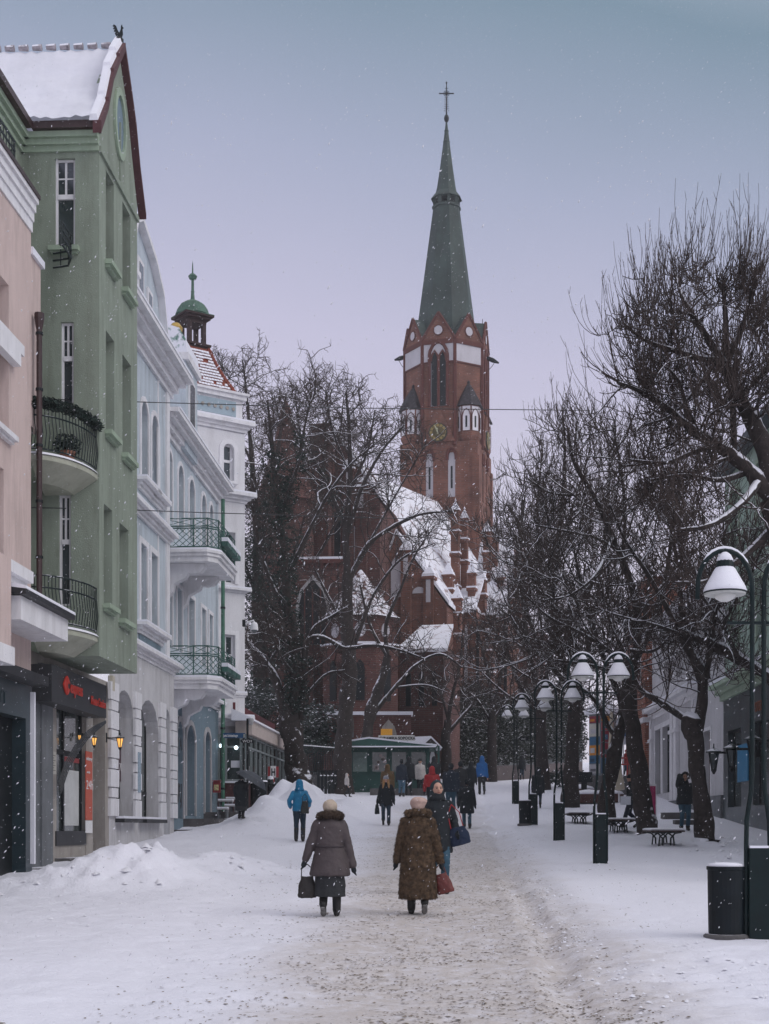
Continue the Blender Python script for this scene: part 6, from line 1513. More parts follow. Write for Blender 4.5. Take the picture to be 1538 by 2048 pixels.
q = MB(); a = P(575, 1562, 72); q.box(a.x, a.x + 3.2, 72.2, 72.6, a.z - 1, a.z + .35); o = tag(q.build('low_wall', mat('snowed stone step', (.10, .095, .095), .8, .3, 4, snow=.9, snowth=.9)), 'low stone wall with snow on top behind the cafe', 'wall')
# terraces of snow and shrubs on the church hill
def bush(px, py, D_, r, n, label, name='snowy_shrub', sq=.6, m=None, size=.1, grp=None):
    rn = random.Random(int(px * 7 + py)); q = MB(); c = P(px, py, D_)
    for _ in range(n // 12):
        d = Vector((rn.gauss(0, 1), rn.gauss(0, 1), rn.gauss(0, 1))); d = d.normalized() * r * rn.random() ** .4
        leaf_cluster(q, c + Vector((d.x, d.y, d.z * sq)), r * .22, 12, size, rn)
    o = q.build(name, m or EVG); tag(o, label, 'shrub', grp)
SH = 'shrubs on the church hill'
bush(520, 1398, 75, 1.3, 1600, 'frosted shrub above the red edge of the cafe roof', grp=SH, m=mat('frosted conifer', (.05, .062, .058), .9, .4, 6, snow=1, snowth=.8))
bush(628, 1440, 75, 1.6, 2400, 'snow laden conifer shrub left of the tall trunk', grp=SH, m=MATS['frosted conifer'])
bush(655, 1478, 75, 1.3, 1500, 'snow covered bush above the iron fence', grp=SH); bush(602, 1486, 74, 1.1, 1200, 'dark snow flecked bush behind the leaning tree', grp=SH)
bush(835, 1520, 80, 1.0, 800, 'dark bush behind the pottery kiosk', grp=SH)
bush(1130, 1560, 74, 1.2, 900, 'low snow flecked hedge left of the poster pillar', grp=SH, sq=.4)
# signs
def signpost():
    g = thing('sign_post', 'grey post with blue street sign, toilet arrow and small camera by the cafe', 'sign post'); D_ = 50.5
    p = P(495, 1600, D_); q = MB(); q.tube([(p.x, D_, p.z - .5), (p.x, D_, Z(1437, D_))], .04, 8); q.build('post', M['black'], g)
    q = MB(); q.box(P(446, 0, D_).x, P(490.5, 0, D_).x, D_ - .02, D_ + .01, Z(1476, D_), Z(1466, D_)); o = q.build('street_sign', mat('street sign blue', (.012, .07, .17), .4), g)
    text('Jana Sobieskiego', .125, (P(446.8, 0, D_).x, D_ - .03, Z(1473.6, D_)), (R(90), 0, 0), mat('white print', (.75, .74, .74), .7), o, .004, sx=.62, bold=.002)
    q = MB(); q.box(P(487, 0, D_).x, P(489.8, 0, D_).x, D_ - .03, D_ - .021, Z(1475, D_), Z(1468, D_)); q.build('city_crest', mat('pale crest', (.35, .35, .30), .6), o)
    q = MB(); y_ = D_ - .06; a = Z(1486.5, D_); b = Z(1478, D_); q.prism([(P(480, 0, D_).x, y_, (a + b) / 2), (P(485, 0, D_).x, y_, a), (P(506, 0, D_).x, y_, a), (P(506, 0, D_).x, y_, b), (P(485, 0, D_).x, y_, b)], (0, .02, 0)); o = q.build('toilet_sign', M['black'], g)
    text('WC', .135, (P(485.5, 0, D_).x, y_ - .012, a + .025), (R(90), 0, 0), MATS['white print'], o, .003, sx=1.0)
    q = MB()
    for px in (500, 503): x = P(px, 0, D_).x; q.lathe((x, y_ - .01, b - .06), [(0, -.02), (.018, 0), (0, .02)], 6); q.tube([(x, y_ - .01, a + .03), (x, y_ - .01, b - .09)], .012, 4)
    q.build('figure_pictogram', MATS['white print'], o)
    q = MB(); c = (P(502, 0, D_).x, D_, Z(1445, D_)); q.lathe(c, [(.0, -.10), (.06, -.08), (.09, -.02), (.10, .10), (.08, .15)], 12); o = q.build('camera_dome', M['grey'], g)
    q = MB(); q.tube([(p.x, D_, Z(1440, D_)), (c[0], D_, Z(1440, D_))], .02, 5); q.build('camera_arm', M['white'], o)
signpost()
g = thing('surveillance_camera', 'white dome camera on a bracket at the corner of the white tower house', 'camera'); D_ = 52.0
q = MB(); q.box(P(485, 0, D_).x, P(491, 0, D_).x, D_ - .1, D_ + .1, Z(1253, D_), Z(1240, D_)); q.build('wall_box', M['black'], g)
q = MB(); q.tube([(P(491, 0, D_).x, D_, Z(1248, D_)), (P(500, 0, D_).x, D_, Z(1243, D_)), (P(507, 0, D_).x, D_, Z(1241, D_)), (P(508.5, 0, D_).x, D_, Z(1245, D_))], .035, 6); q.build('arm', M['white'], g)
q = MB(); c = (P(508.5, 0, D_).x, D_, Z(1260, D_)); q.lathe(c, [(.15, .0), (.145, .03), (.13, .2), (.09, .27), (.03, .29)], 14); q.build('housing', M['white'], g)
q = MB(); q.lathe(c, [(.0, -.11), (.06, -.095), (.10, -.04), (.11, -.002)], 14); q.build('dome', M['glass2'], g)
g = thing('hydrant_sign', 'red and white sign with a black H above a snowed hydrant by the cafe', 'hydrant sign'); D_ = 56.5
c = P(546.5, 1544, D_)
q = MB(); q.box(c.x - .215, c.x + .215, D_, D_ + .02, c.z - .22, c.z + .22); q.build('red_plate', mat('sign plate red', (.30, .03, .035), .5), g)
q = MB(); q.box(c.x - .11, c.x + .11, D_ - .02, D_ - .002, c.z - .22, c.z + .24); q.build('white_plate', MATS['white print'], g)
text('H', .40, (c.x - .085, D_ - .03, c.z - .14), (R(90), 0, 0), M['black'], g, .004, sx=.62, bold=.012)
q = MB(); q.tube([(c.x, D_ + .04, c.z + .2), (c.x, D_ + .04, gz(c.x, D_) - .2)], .04, 8); q.build('post', MATS['red paint'], g)
c = P(541, 1590, D_ - .6); q = MB(); q.lathe(c, [(.12, -.5), (.12, .3), (.17, .34), (.17, .44), (.13, .5), (.10, .62), (.04, .68)], 12); q.tube([c + Vector((-.26, 0, .36)), c + Vector((.26, 0, .36))], .06, 8); q.build('hydrant', M['black'], g)
q = MB(); q.lathe(c, [(.13, .62), (.10, .72), (0, .76)], 10); q.build('snow_cap', SNOW, g)
g = thing('mailbox', 'red mailbox fixed beside the green downpipe', 'mailbox'); D_ = 51.0; c = P(433.5, 1574, D_)
q = MB(); q.box(c.x - .13, c.x + .13, D_ - .1, D_ + .1, c.z - .2, c.z + .2); q.build('box', mat('dull red', (.22, .025, .03), .5), g)
q = MB(); q.box(c.x - .15, c.x + .15, D_ - .13, D_ + .12, c.z + .2, c.z + .24); q.build('lid', MATS['dull red'], g); q = MB(); q.box(c.x - .08, c.x + .08, D_ - .115, D_ - .102, c.z - .12, c.z + .08); q.build('label_plate', mat('yellow white label', (.45, .4, .2), .6, .5, 20), g)
for k, (px, py, D_, w_) in enumerate(((452, 1602, 50, .5), (466, 1598, 51, .45), (446, 1618, 49, .35), (462, 1612, 50, .4))):
    c = P(px, py, D_); g = thing('folded_table', 'x', 'table', 'snowed folded tables stacked by the mailbox'); g['label'] = ['upper left snowed folded table beside the mailbox', 'snowed folded table nearest the umbrella holder', 'low snowed folded table at the foot of the slate wall', 'narrow snowed folded table in front of the stack'][k]
    q = MB(); q.box(c.x - w_ / 2, c.x + w_ / 2, D_ - .3, D_ + .3, c.z - .02, c.z + .02); q.build('tabletop', M['grey'], g); q = MB(); q.box(c.x - w_ / 2, c.x + w_ / 2, D_ - .3, D_ + .3, c.z + .022, c.z + .07); q.build('snow_layer', SNOW, g)
    for sx_ in (-1, 1): q = MB(); q.box(c.x + sx_ * w_ * .4 - .03, c.x + sx_ * w_ * .4 + .03, D_ - .2, D_ + .2, c.z - .5, c.z - .022); q.build('leg', M['stone'], g)
c = P(518, 1592, 53); q = MB(); q.lathe(c, [(.28, -.5), (.32, .5), (.34, .52)], 14); o = tag(q.build('round_container', mat('dark bin metal', (.003, .007, .010), .55, .4, 3)), 'dark round container with snowed lid left of the hydrant', 'container'); q = MB(); q.lathe(c, [(.33, .525), (.3, .58), (0, .6)], 14); q.build('snow_cap', SNOW, o)
c = P(1316 * 0 + 1046, 1466, 59); D_ = 59.2; x = P(1031, 0, D_).x
g = thing('toilet_sign', 'small black toilet arrow sign on the farthest street lamp', 'sign'); q = MB(); a, b = Z(1481.5, D_), Z(1473, D_); q.prism([(P(1037, 0, D_).x, D_, (a + b) / 2), (P(1041, 0, D_).x, D_, a), (P(1057, 0, D_).x, D_, a), (P(1057, 0, D_).x, D_, b), (P(1041, 0, D_).x, D_, b)], (0, .02, 0)); q.build('plate', M['black'], g)
text('WC', .12, (P(1042, 0, D_).x, D_ - .012, a + .03), (R(90), 0, 0), MATS['white print'], g, .003)
q = MB(); q.tube([(x, D_ + .03, (a + b) / 2), (P(1057, 0, D_).x, D_ + .03, (a + b) / 2)], .012, 4); q.build('bracket', M['black'], g)
# overhead wires
for k, pts in enumerate((((45, 797, 27.9), (350, 806, 36), (700, 816, 46), (1100, 820, 58), (1180, 821, 60)), ((50, 1015, 27.9), (210, 1018, 32), (400, 1025, 45), (900, 1040, 60)))):
    q = MB(); q.tube([P(*p) for p in pts], [.010, .011, .014, .016, .016][:len(pts)], 4)
    tag(q.build('overhead_wire', M['black']), ['upper thin wire stretched across the street', 'lower thin wire crossing in front of the blue house'][k], 'wire', 'overhead wires')
# ================= TREES
NR = np.random.RandomState(11)
def unit(a): return a / (np.linalg.norm(a, axis=-1, keepdims=True) + 1e-9)
def catmull(pts, rad, sub=5):
    P_ = [np.array(p) for p in pts]; P_ = [2 * P_[0] - P_[1]] + P_ + [2 * P_[-1] - P_[-2]]; out = []; ro = []
    for i in range(1, len(P_) - 2):
        for k in range(sub):
            t = k / sub; a, b, c, d = P_[i - 1:i + 3]
            out.append(.5 * ((2 * b) + (-a + c) * t + (2 * a - 5 * b + 4 * c - d) * t * t + (-a + 3 * b - 3 * c + d) * t ** 3)); ro.append(rad[i - 1] + (rad[i] - rad[i - 1]) * t)
    out.append(P_[-2]); ro.append(rad[-1]); return np.array(out), np.array(ro)
def tubes(pl, rad, n):
    """pl (M,K,3), rad (M,K) -> verts, quads"""
    M_, K, _ = pl.shape
    t = np.empty_like(pl); t[:, 1:-1] = pl[:, 2:] - pl[:, :-2]; t[:, 0] = pl[:, 1] - pl[:, 0]; t[:, -1] = pl[:, -1] - pl[:, -2]; t = unit(t)
    up = np.zeros_like(t); vert = np.abs(t[..., 2]).mean(1) > .8; up[~vert] = (0, .15, 1); up[vert] = (.25, -1, 0)
    sd = unit(np.cross(t, up)); u2 = np.cross(sd, t)
    v = []
    for j in range(n):
        a = 2 * pi * (j + .5) / n; v.append(pl + (u2 * cos(a) + sd * sin(a)) * rad[..., None])
    v = np.stack(v, 2)      # M,K,n,3
    idx = np.arange(M_ * K * n).reshape(M_, K, n); a = idx[:, :-1]; b = idx[:, 1:]
    q = np.stack([a, np.roll(a, -1, 2), np.roll(b, -1, 2), b], -1).reshape(-1, 4)
    return v.reshape(-1, 3), q
def np_mesh(name, parts, m, parent, smooth=False):
    vs, fs, o = [], [], 0
    for v, f in parts: vs.append(v); fs.append(f + o); o += len(v)
    v = np.concatenate(vs).astype(np.float32); f = np.concatenate(fs).astype(np.int32)
    me = bpy.data.meshes.new(name); me.vertices.add(len(v)); me.vertices.foreach_set('co', v.ravel())
    me.loops.add(f.size); me.loops.foreach_set('vertex_index', f.ravel()); me.polygons.add(len(f))
    me.polygons.foreach_set('loop_start', np.arange(0, f.size, 4, dtype=np.int32)); me.update(calc_edges=True)
    if smooth: me.polygons.foreach_set('use_smooth', [True] * len(f))
    me.materials.append(m); ob = bpy.data.objects.new(name, me); SC.collection.objects.link(ob); ob.parent = parent
    l = parent_world(parent); ob.location = (-l[0], -l[1], -l[2])
    return ob
def sprout(pl, lens, nper, Lr, K, spread, upb, trop, wander, t0=.2, rn=None):
    """children of polylines pl (M,K0,3)"""
    M_, K0, _ = pl.shape; rn = rn or NR
    N = M_ * nper; pi_ = np.repeat(np.arange(M_), nper)
    t = t0 + (1 - t0) * rn.rand(N) ** .9; x = t * (K0 - 1); i = np.minimum(x.astype(int), K0 - 2); fr = (x - i)[:, None]
    p = pl[pi_, i] * (1 - fr) + pl[pi_, i + 1] * fr; tg = unit(pl[pi_, i + 1] - pl[pi_, i])
    rv = rn.randn(N, 3); pr = unit(rv - tg * (rv * tg).sum(1, keepdims=True))
    d = unit(tg * (1 - spread) + pr * spread + np.array([0, 0, upb]))
    L_ = lens[pi_] * (Lr[0] + (Lr[1] - Lr[0]) * rn.rand(N)) * (1.15 - .55 * t)
    step = (L_ / (K - 1))[:, None]; out = [p]
    for k in range(K - 1):
        p = p + d * step; out.append(p); d = unit(d + rn.randn(N, 3) * wander + np.array([0, 0, trop]))
    return np.stack(out, 1), L_, t
def make_tree(name, label, limbs, style='linden', n1=7, n2=7, n3=4, L1=None, group=None, rtw=.0085, seed=1, snow_mat=None, tip=True, ivy=None, zmin=None, rsc=1.0):
    """limbs: list of lists of (px, py, depth, radius)"""
    rn = np.random.RandomState(seed)
    base = limbs[0][0]; b0 = P(base[0], base[1], base[2])
    g = thing(name, label, 'tree', group, tuple(b0))
    tr = []; pls = []
    for lm in limbs:
        pts = [tuple(P(a, b, c)) for a, b, c, r in lm]; pl, ra = catmull(pts, [r * rsc * (1 if lm is limbs[0] else .8) for *_, r in lm], 7)
        if lm is limbs[0]:
            b_ = pl[0].copy(); b_[2] = gz(b_[0], b_[1]) - .25; pl[0][2] = max(pl[0][2], gz(b_[0], b_[1]) + .02) ; pl = np.concatenate([b_[None], pl]); ra = np.concatenate([[ra[0] * 1.18], ra])
        big = lm[0][3] > .12; n = 18 if lm is limbs[0] else 11 if big else 7
        v, f = tubes(pl[None], ra[None], n)
        if big:
            cen = np.repeat(pl, n, 0); dv = v - cen; rr_ = np.linalg.norm(dv, axis=1)
            nn_ = np.array([noise.noise(Vector((p[0] * 3.2, p[1] * 3.2, p[2] * 1.3))) + .5 * noise.noise(Vector((p[0] * 9, p[1] * 9, p[2] * 2.4))) for p in v]); v = cen + dv * (1 + .34 * nn_[:, None])
        tr.append((v, f))
        pls.append((pl, ra))
    S = dict(linden=dict(sp=(.85, .85, .7), ub=(.10, .25, .45), tp=(.06, .14, .22), wa=(.20, .16, .10), lr=((.45, .8), (.35, .75), (.3, .7))),
             wild=dict(sp=(.7, .75, .7), ub=(.1, .1, .15), tp=(.03, .05, .05), wa=(.22, .26, .28), lr=((.4, .8), (.35, .7), (.35, .7))))[style]
    main = [(pl, ra) for (pl, ra), lm in zip(pls, limbs) if lm[0][3] < 9 and lm is not limbs[0]]
    crown = []
    A = []
    for pl, ra in main:
        K0 = 12; x = np.linspace(0, len(pl) - 1, K0); i = np.minimum(x.astype(int), len(pl) - 2); q = pl[i] + (pl[i + 1] - pl[i]) * (x - i)[:, None]; A.append(q)
    A = np.stack(A); LA = np.linalg.norm(np.diff(A, axis=1), axis=2).sum(1)
    LA = np.clip(LA, 1.5, L1 or 4.5)
    c1, l1, t1 = sprout(A, LA, n1, S['lr'][0], 9, S['sp'][0], S['ub'][0], S['tp'][0], S['wa'][0], .22, rn)
    r1 = (.022 * (l1 / 2.2) * rsc)[:, None] * np.linspace(1, .3, 9)[None] + rtw * .7
    tr.append(tubes(c1, r1, 5))
    c2, l2, _ = sprout(c1, l1, n2, S['lr'][1], 7, S['sp'][1], S['ub'][1], S['tp'][1], S['wa'][1], .15, rn)
    # shoots at the very limb ends as well
    ce, le, _ = sprout(A, LA, n1, (.25, .5), 7, .5, S['ub'][1], S['tp'][1], S['wa'][1], .7, rn)
    c2 = np.concatenate([c2, ce]); l2 = np.concatenate([l2, le])
    r2 = (.006 * np.sqrt(l2) + rtw)[:, None] * np.linspace(1, .55, 7)[None]
    crown.append(tubes(c2, r2, 4))
    c3, l3, _ = sprout(c2, l2, n3, S['lr'][2], 5, S['sp'][2], S['ub'][2], S['tp'][2], S['wa'][2], .1, rn)
    r3 = np.full((len(c3), 1), rtw) * np.linspace(1, .6, 5)[None]
    crown.append(tubes(c3, r3, 3))
    if style == 'linden' and tip:
        c4, l4, _ = sprout(c1, np.full(len(c1), 2.0), tip if tip > 1 else 3, (.35, 1.0), 8, .5, .55, .34, .05, .35, rn)
        r4 = np.full((len(c4), 1), rtw * 1.15) * np.linspace(1, .45, 8)[None]; crown.append(tubes(c4, r4, 3))
        c5, l5, _ = sprout(c4, l4, 2, (.12, .3), 4, .45, .5, .2, .06, .1, rn); crown.append(tubes(c5, np.full((len(c5), 1), rtw * .8) * np.linspace(1, .6, 4)[None], 3))
    np_mesh('trunk', tr, M['bark'], g, True); np_mesh('crown', crown, snow_mat or M['twig'], g)
    if ivy:
        q = MB(); r_ = random.Random(seed)
        for (k, lo, hi, rad_, n) in ivy:
            pl, ra = pls[k]
            for _ in range(n):
                t = r_.uniform(lo, hi) * (len(pl) - 1); i = int(t); p = pl[i] + (pl[min(i + 1, len(pl) - 1)] - pl[i]) * (t - i)
                an_ = r_.uniform(0, 2 * pi); rr = rad_ * r_.random() ** .5; leaf_cluster(q, Vector(p) + Vector((cos(an_) * rr, sin(an_) * rr, r_.uniform(-.2, .2))), .16, 7, .075, r_)
        o = q.build('ivy', EVG, g); o['kind'] = 'stuff'
    return g
RG = 'street trees on the right'; LG = 'trees around the church'
d = 24.0
make_tree('linden_tree', 'tallest street tree leaning in from the right edge with long upright shoots', [
    [(1700, 1800, d, .36), (1650, 1450, d, .32), (1590, 1180, d, .28), (1552, 1000, d, .25)],
    [(1552, 1000, d, .19), (1500, 942, d, .15), (1440, 892, d, .13), (1388, 862, d, .10), (1330, 812, d, .07), (1275, 780, d, .05), (1235, 765, d - .3, .03)],
    [(1552, 1000, d, .2), (1527, 890, d, .19), (1500, 832, d, .17), (1470, 772, d, .15), (1445, 722, d, .13)],
    [(1445, 722, d, .10), (1400, 716, d, .07), (1345, 700, d, .06), (1290, 680, d, .04), (1245, 645, d, .03)],
    [(1445, 722, d, .09), (1405, 660, d, .07), (1368, 600, d, .05), (1350, 545, d + .4, .03)],
    [(1450, 715, d, .08), (1452, 650, d, .06), (1446, 570, d, .04)], [(1455, 720, d, .08), (1490, 640, d, .06), (1512, 560, d - .5, .04)],
    [(1480, 790, d, .09), (1530, 740, d, .07), (1580, 680, d, .05)], [(1468, 900, d, .07), (1466, 820, d, .07), (1464, 745, d, .06)],
    [(1430, 725, d, .06), (1390, 780, d, .05), (1345, 830, d, .04), (1290, 850, d, .03)], [(1388, 862, d, .07), (1372, 810, d, .05), (1350, 750, d, .04), (1300, 715, d + .5, .02)],
    [(1430, 888, d, .08), (1385, 905, d, .06), (1330, 925, d, .05), (1260, 920, d, .03)], [(1500, 942, d, .08), (1440, 960, d, .06), (1370, 950, d, .04), (1300, 960, d, .03)],
    [(1520, 960, d, .1), (1480, 1010, d - .6, .08), (1420, 1050, d - 1, .06), (1360, 1060, d - 1, .04)], [(1552, 1050, d, .1), (1490, 1110, d, .08), (1420, 1160, d, .05), (1350, 1165, d, .03)]],
    n1=13, n2=6, n3=3, L1=3.4, group=RG, seed=41, rtw=.0060, tip=7)
d = 35.0
make_tree('linden_tree', 'gnarled street tree with a snow capped knob and thick snow laden side limb', [
    [(1416, 1714, d, .32), (1410, 1672, d, .235), (1406, 1610, d, .215), (1396, 1558, d, .20), (1393, 1500, d, .215), (1390, 1476, d, .23), (1383, 1455, d, .29), (1382, 1438, d, .27), (1385, 1427, d, .15)],
    [(1396, 1460, d, .20), (1406, 1400, d, .17), (1404, 1350, d, .17), (1380, 1300, d, .15), (1362, 1262, d, .14)],
    [(1352, 1262, d, .13), (1385, 1274, d, .16), (1430, 1290, d, .17), (1480, 1318, d, .17), (1570, 1370, d - .4, .18)],
    [(1404, 1380, d, .10), (1418, 1320, d, .09), (1428, 1240, d, .08), (1440, 1150, d, .06), (1450, 1060, d, .04)],
    [(1383, 1445, d, .14), (1350, 1424, d, .12), (1312, 1398, d, .11), (1284, 1382, d, .10), (1262, 1345, d, .08), (1240, 1290, d, .06), (1215, 1230, d, .04)],
    [(1360, 1265, d, .10), (1325, 1200, d, .08), (1290, 1140, d, .07), (1250, 1080, d, .05), (1220, 1010, d, .03)],
    [(1362, 1262, d, .08), (1360, 1180, d, .07), (1350, 1100, d, .05), (1330, 1010, d, .04)], [(1430, 1290, d, .07), (1460, 1220, d, .06), (1500, 1150, d, .05), (1530, 1080, d, .04)],
    [(1480, 1318, d, .06), (1430, 1230, d - 1, .05), (1380, 1160, d - 1, .04)], [(1365, 1270, d, .07), (1310, 1250, d - .6, .06), (1250, 1235, d - 1, .04), (1190, 1215, d - 1, .03)]],
    n1=11, n2=7, n3=4, L1=3.6, group=RG, seed=5, snow_mat=M['stwig'], rtw=.0078)
d = 39.0
make_tree('linden_tree', 'street tree with a thick trunk leaning left, right one of the crossing pair', [
    [(1299, 1686, d, .33), (1289, 1630, d, .26), (1279, 1560, d, .24), (1271, 1490, d, .23), (1262, 1430, d, .22), (1258, 1390, d, .22), (1262, 1335, d, .19)],
    [(1262, 1345, d, .15), (1278, 1260, d, .14), (1262, 1170, d, .12), (1226, 1075, d, .10), (1185, 985, d, .09), (1148, 925, d, .07), (1135, 855, d, .04)],
    [(1262, 1340, d, .12), (1300, 1260, d, .10), (1330, 1160, d, .08), (1345, 1060, d, .06), (1360, 960, d, .04)],
    [(1258, 1350, d, .10), (1215, 1300, d, .09), (1160, 1265, d, .07), (1100, 1235, d, .05), (1050, 1190, d, .03)],
    [(1235, 1100, d, .07), (1190, 1075, d, .06), (1130, 1062, d, .05), (1070, 1050, d, .03)], [(1185, 985, d, .06), (1150, 990, d, .05), (1100, 985, d, .04), (1060, 960, d, .03)],
    [(1245, 1120, d, .07), (1250, 1020, d, .06), (1240, 930, d, .05), (1225, 850, d, .03)], [(1250, 1350, d, .08), (1180, 1330, d - 1, .06), (1110, 1320, d - 1, .04)], [(1226, 1075, d, .06), (1190, 1150, d - 2, .05), (1140, 1190, d - 2, .04), (1090, 1200, d - 2, .03)], [(1262, 1300, d, .07), (1310, 1300, d - 1, .06), (1350, 1260, d - 1, .04)],
    [(1275, 1270, d, .07), (1220, 1220, d + 1, .05), (1150, 1170, d + 1, .04), (1090, 1130, d + 1, .03)]],
    n1=11, n2=7, n3=3, L1=4.0, group=RG, seed=8, snow_mat=M['stwig'], tip=4, rtw=.0082)
d = 44.0
make_tree('linden_tree', 'street tree with a slimmer trunk leaning right, left one of the crossing pair', [
    [(1212, 1650, d, .30), (1214, 1600, d, .245), (1222, 1545, d, .225), (1234, 1485, d, .20), (1247, 1430, d, .19), (1248, 1400, d, .16)],
    [(1246, 1410, d, .13), (1222, 1350, d, .12), (1195, 1280, d, .10), (1170, 1200, d, .08), (1150, 1110, d, .05), (1125, 1010, d, .04)],
    [(1238, 1480, d, .10), (1215, 1450, d, .11), (1198, 1412, d, .10), (1170, 1382, d, .08), (1120, 1350, d, .05)],
    [(1246, 1400, d, .10), (1262, 1330, d, .08), (1290, 1230, d, .06), (1300, 1130, d, .04)], [(1195, 1280, d, .07), (1140, 1240, d, .06), (1085, 1190, d, .04), (1050, 1120, d, .03)],
    [(1222, 1350, d, .07), (1160, 1310, d, .06), (1100, 1290, d, .05), (1040, 1270, d, .03)], [(1170, 1200, d, .05), (1210, 1110, d, .04), (1220, 1010, d, .03)]],
    n1=10, n2=7, n3=3, L1=3.8, group=RG, seed=12, snow_mat=M['stwig'], rtw=.0095)
d = 57.0
make_tree('linden_tree', 'upright street tree behind the middle lamp', [
    [(1140, 1606, d, .36), (1142, 1550, d, .29), (1145, 1480, d, .28), (1150, 1430, d, .27), (1150, 1380, d, .24)],
    [(1150, 1390, d, .18), (1120, 1300, d, .16), (1110, 1180, d, .13), (1120, 1050, d, .10), (1130, 920, d, .07), (1125, 820, d, .04)],
    [(1152, 1380, d, .18), (1180, 1280, d, .14), (1200, 1150, d, .11), (1215, 1020, d, .08), (1220, 900, d, .05)],
    [(1150, 1390, d, .14), (1090, 1310, d, .12), (1050, 1210, d, .09), (1040, 1100, d, .06), (1050, 990, d, .04)],
    [(1115, 1220, d, .10), (1080, 1130, d, .08), (1075, 1020, d, .06), (1085, 900, d, .04)], [(1150, 1400, d, .1), (1100, 1370, d, .09), (1050, 1350, d, .06), (1010, 1320, d, .04)],
    [(1200, 1150, d, .08), (1250, 1080, d, .06), (1280, 980, d, .04)], [(1115, 1100, d, .07), (1150, 1000, d, .06), (1180, 900, d, .04)],
    [(1100, 1320, d, .08), (1060, 1290, d - 3, .07), (1020, 1230, d - 3, .05)], [(1120, 1300, d, .08), (1150, 1230, d - 4, .07), (1170, 1140, d - 4, .05)], [(1150, 1330, d, .08), (1210, 1290, d, .07), (1270, 1240, d, .05)], [(1110, 1180, d, .07), (1060, 1140, d - 3, .05), (1030, 1070, d - 3, .04)]],
    n1=11, n2=7, n3=3, L1=4.6, group=RG, seed=14, snow_mat=M['stwig'], tip=4, rtw=.0105)
d = 72.0
make_tree('linden_tree', 'distant street tree whose crown reaches toward the church pinnacles', [
    [(1085, 1545, d, .35), (1083, 1480, d, .3), (1080, 1400, d, .28)], [(1080, 1410, d, .2), (1060, 1310, d, .17), (1045, 1200, d, .13), (1040, 1090, d, .09), (1045, 1000, d, .05)],
    [(1080, 1410, d, .2), (1100, 1320, d, .15), (1110, 1200, d, .11), (1120, 1080, d, .07)], [(1078, 1420, d, .15), (1040, 1370, d, .12), (1015, 1300, d, .09), (1008, 1220, d, .05)],
    [(1080, 1420, d, .12), (1030, 1400, d, .1), (990, 1370, d, .07), (960, 1340, d, .04)], [(1100, 1340, d, .1), (1150, 1270, d, .08), (1180, 1180, d, .05)], [(1080, 1410, d, .1), (1130, 1360, d, .08), (1180, 1330, d, .05)], [(1060, 1310, d, .1), (1025, 1240, d, .08), (1015, 1160, d, .05)], [(1080, 1400, d, .1), (1085, 1290, d, .09), (1075, 1180, d, .06), (1070, 1080, d, .04)]],
    style='wild', n1=8, n2=8, n3=4, L1=4.8, group=RG, seed=17, rtw=.0125, snow_mat=M['stwig'])
# left hand and church trees
d = 60.0
make_tree('old_tree', 'massive forked tree rising beside the glazed cafe with ivy on its bark', [
    [(603, 1592, d, .60), (595, 1540, d, .48), (588, 1490, d, .45), (580, 1445, d, .44), (584, 1410, d, .38)],
    [(576, 1450, d, .28), (562, 1390, d, .26), (538, 1335, d, .20), (505, 1295, d, .16), (470, 1262, d, .10)],
    [(588, 1430, d, .32), (594, 1370, d, .30), (590, 1300, d, .30), (576, 1230, d, .26), (570, 1130, d, .22), (556, 1010, d, .17), (545, 900, d, .12), (535, 800, d, .06)],
    [(600, 1440, d, .26), (606, 1380, d, .20), (608, 1320, d, .17), (618, 1278, d, .15), (650, 1276, d, .14), (690, 1296, d, .12), (745, 1290, d, .10), (800, 1300, d, .07), (850, 1318, d, .04)],
    [(618, 1278, d, .13), (632, 1252, d, .12), (660, 1235, d, .10), (700, 1210, d, .06)], [(572, 1160, d, .14), (610, 1080, d, .12), (650, 1000, d, .09), (700, 930, d, .06), (760, 880, d, .03)],
    [(576, 1240, d, .13), (540, 1160, d, .12), (515, 1080, d, .09), (500, 980, d, .06)], [(560, 1040, d, .11), (590, 950, d, .09), (610, 850, d, .06), (625, 780, d, .03)], [(590, 1310, d, .12), (550, 1260, d, .10), (515, 1240, d, .07)],
    [(604, 1400, d, .08), (650, 1350, d, .07), (690, 1340, d, .05)], [(590, 1350, d, .09), (560, 1310, d - 1, .07), (530, 1230, d - 1, .05)]],
    style='wild', n1=9, n2=7, n3=4, L1=4.8, group=LG, seed=21, rtw=.0105, ivy=[(0, .1, 1, .42, 160), (2, 0, .85, .6, 900), (7, 0, .6, .4, 160)])
d = 69.0
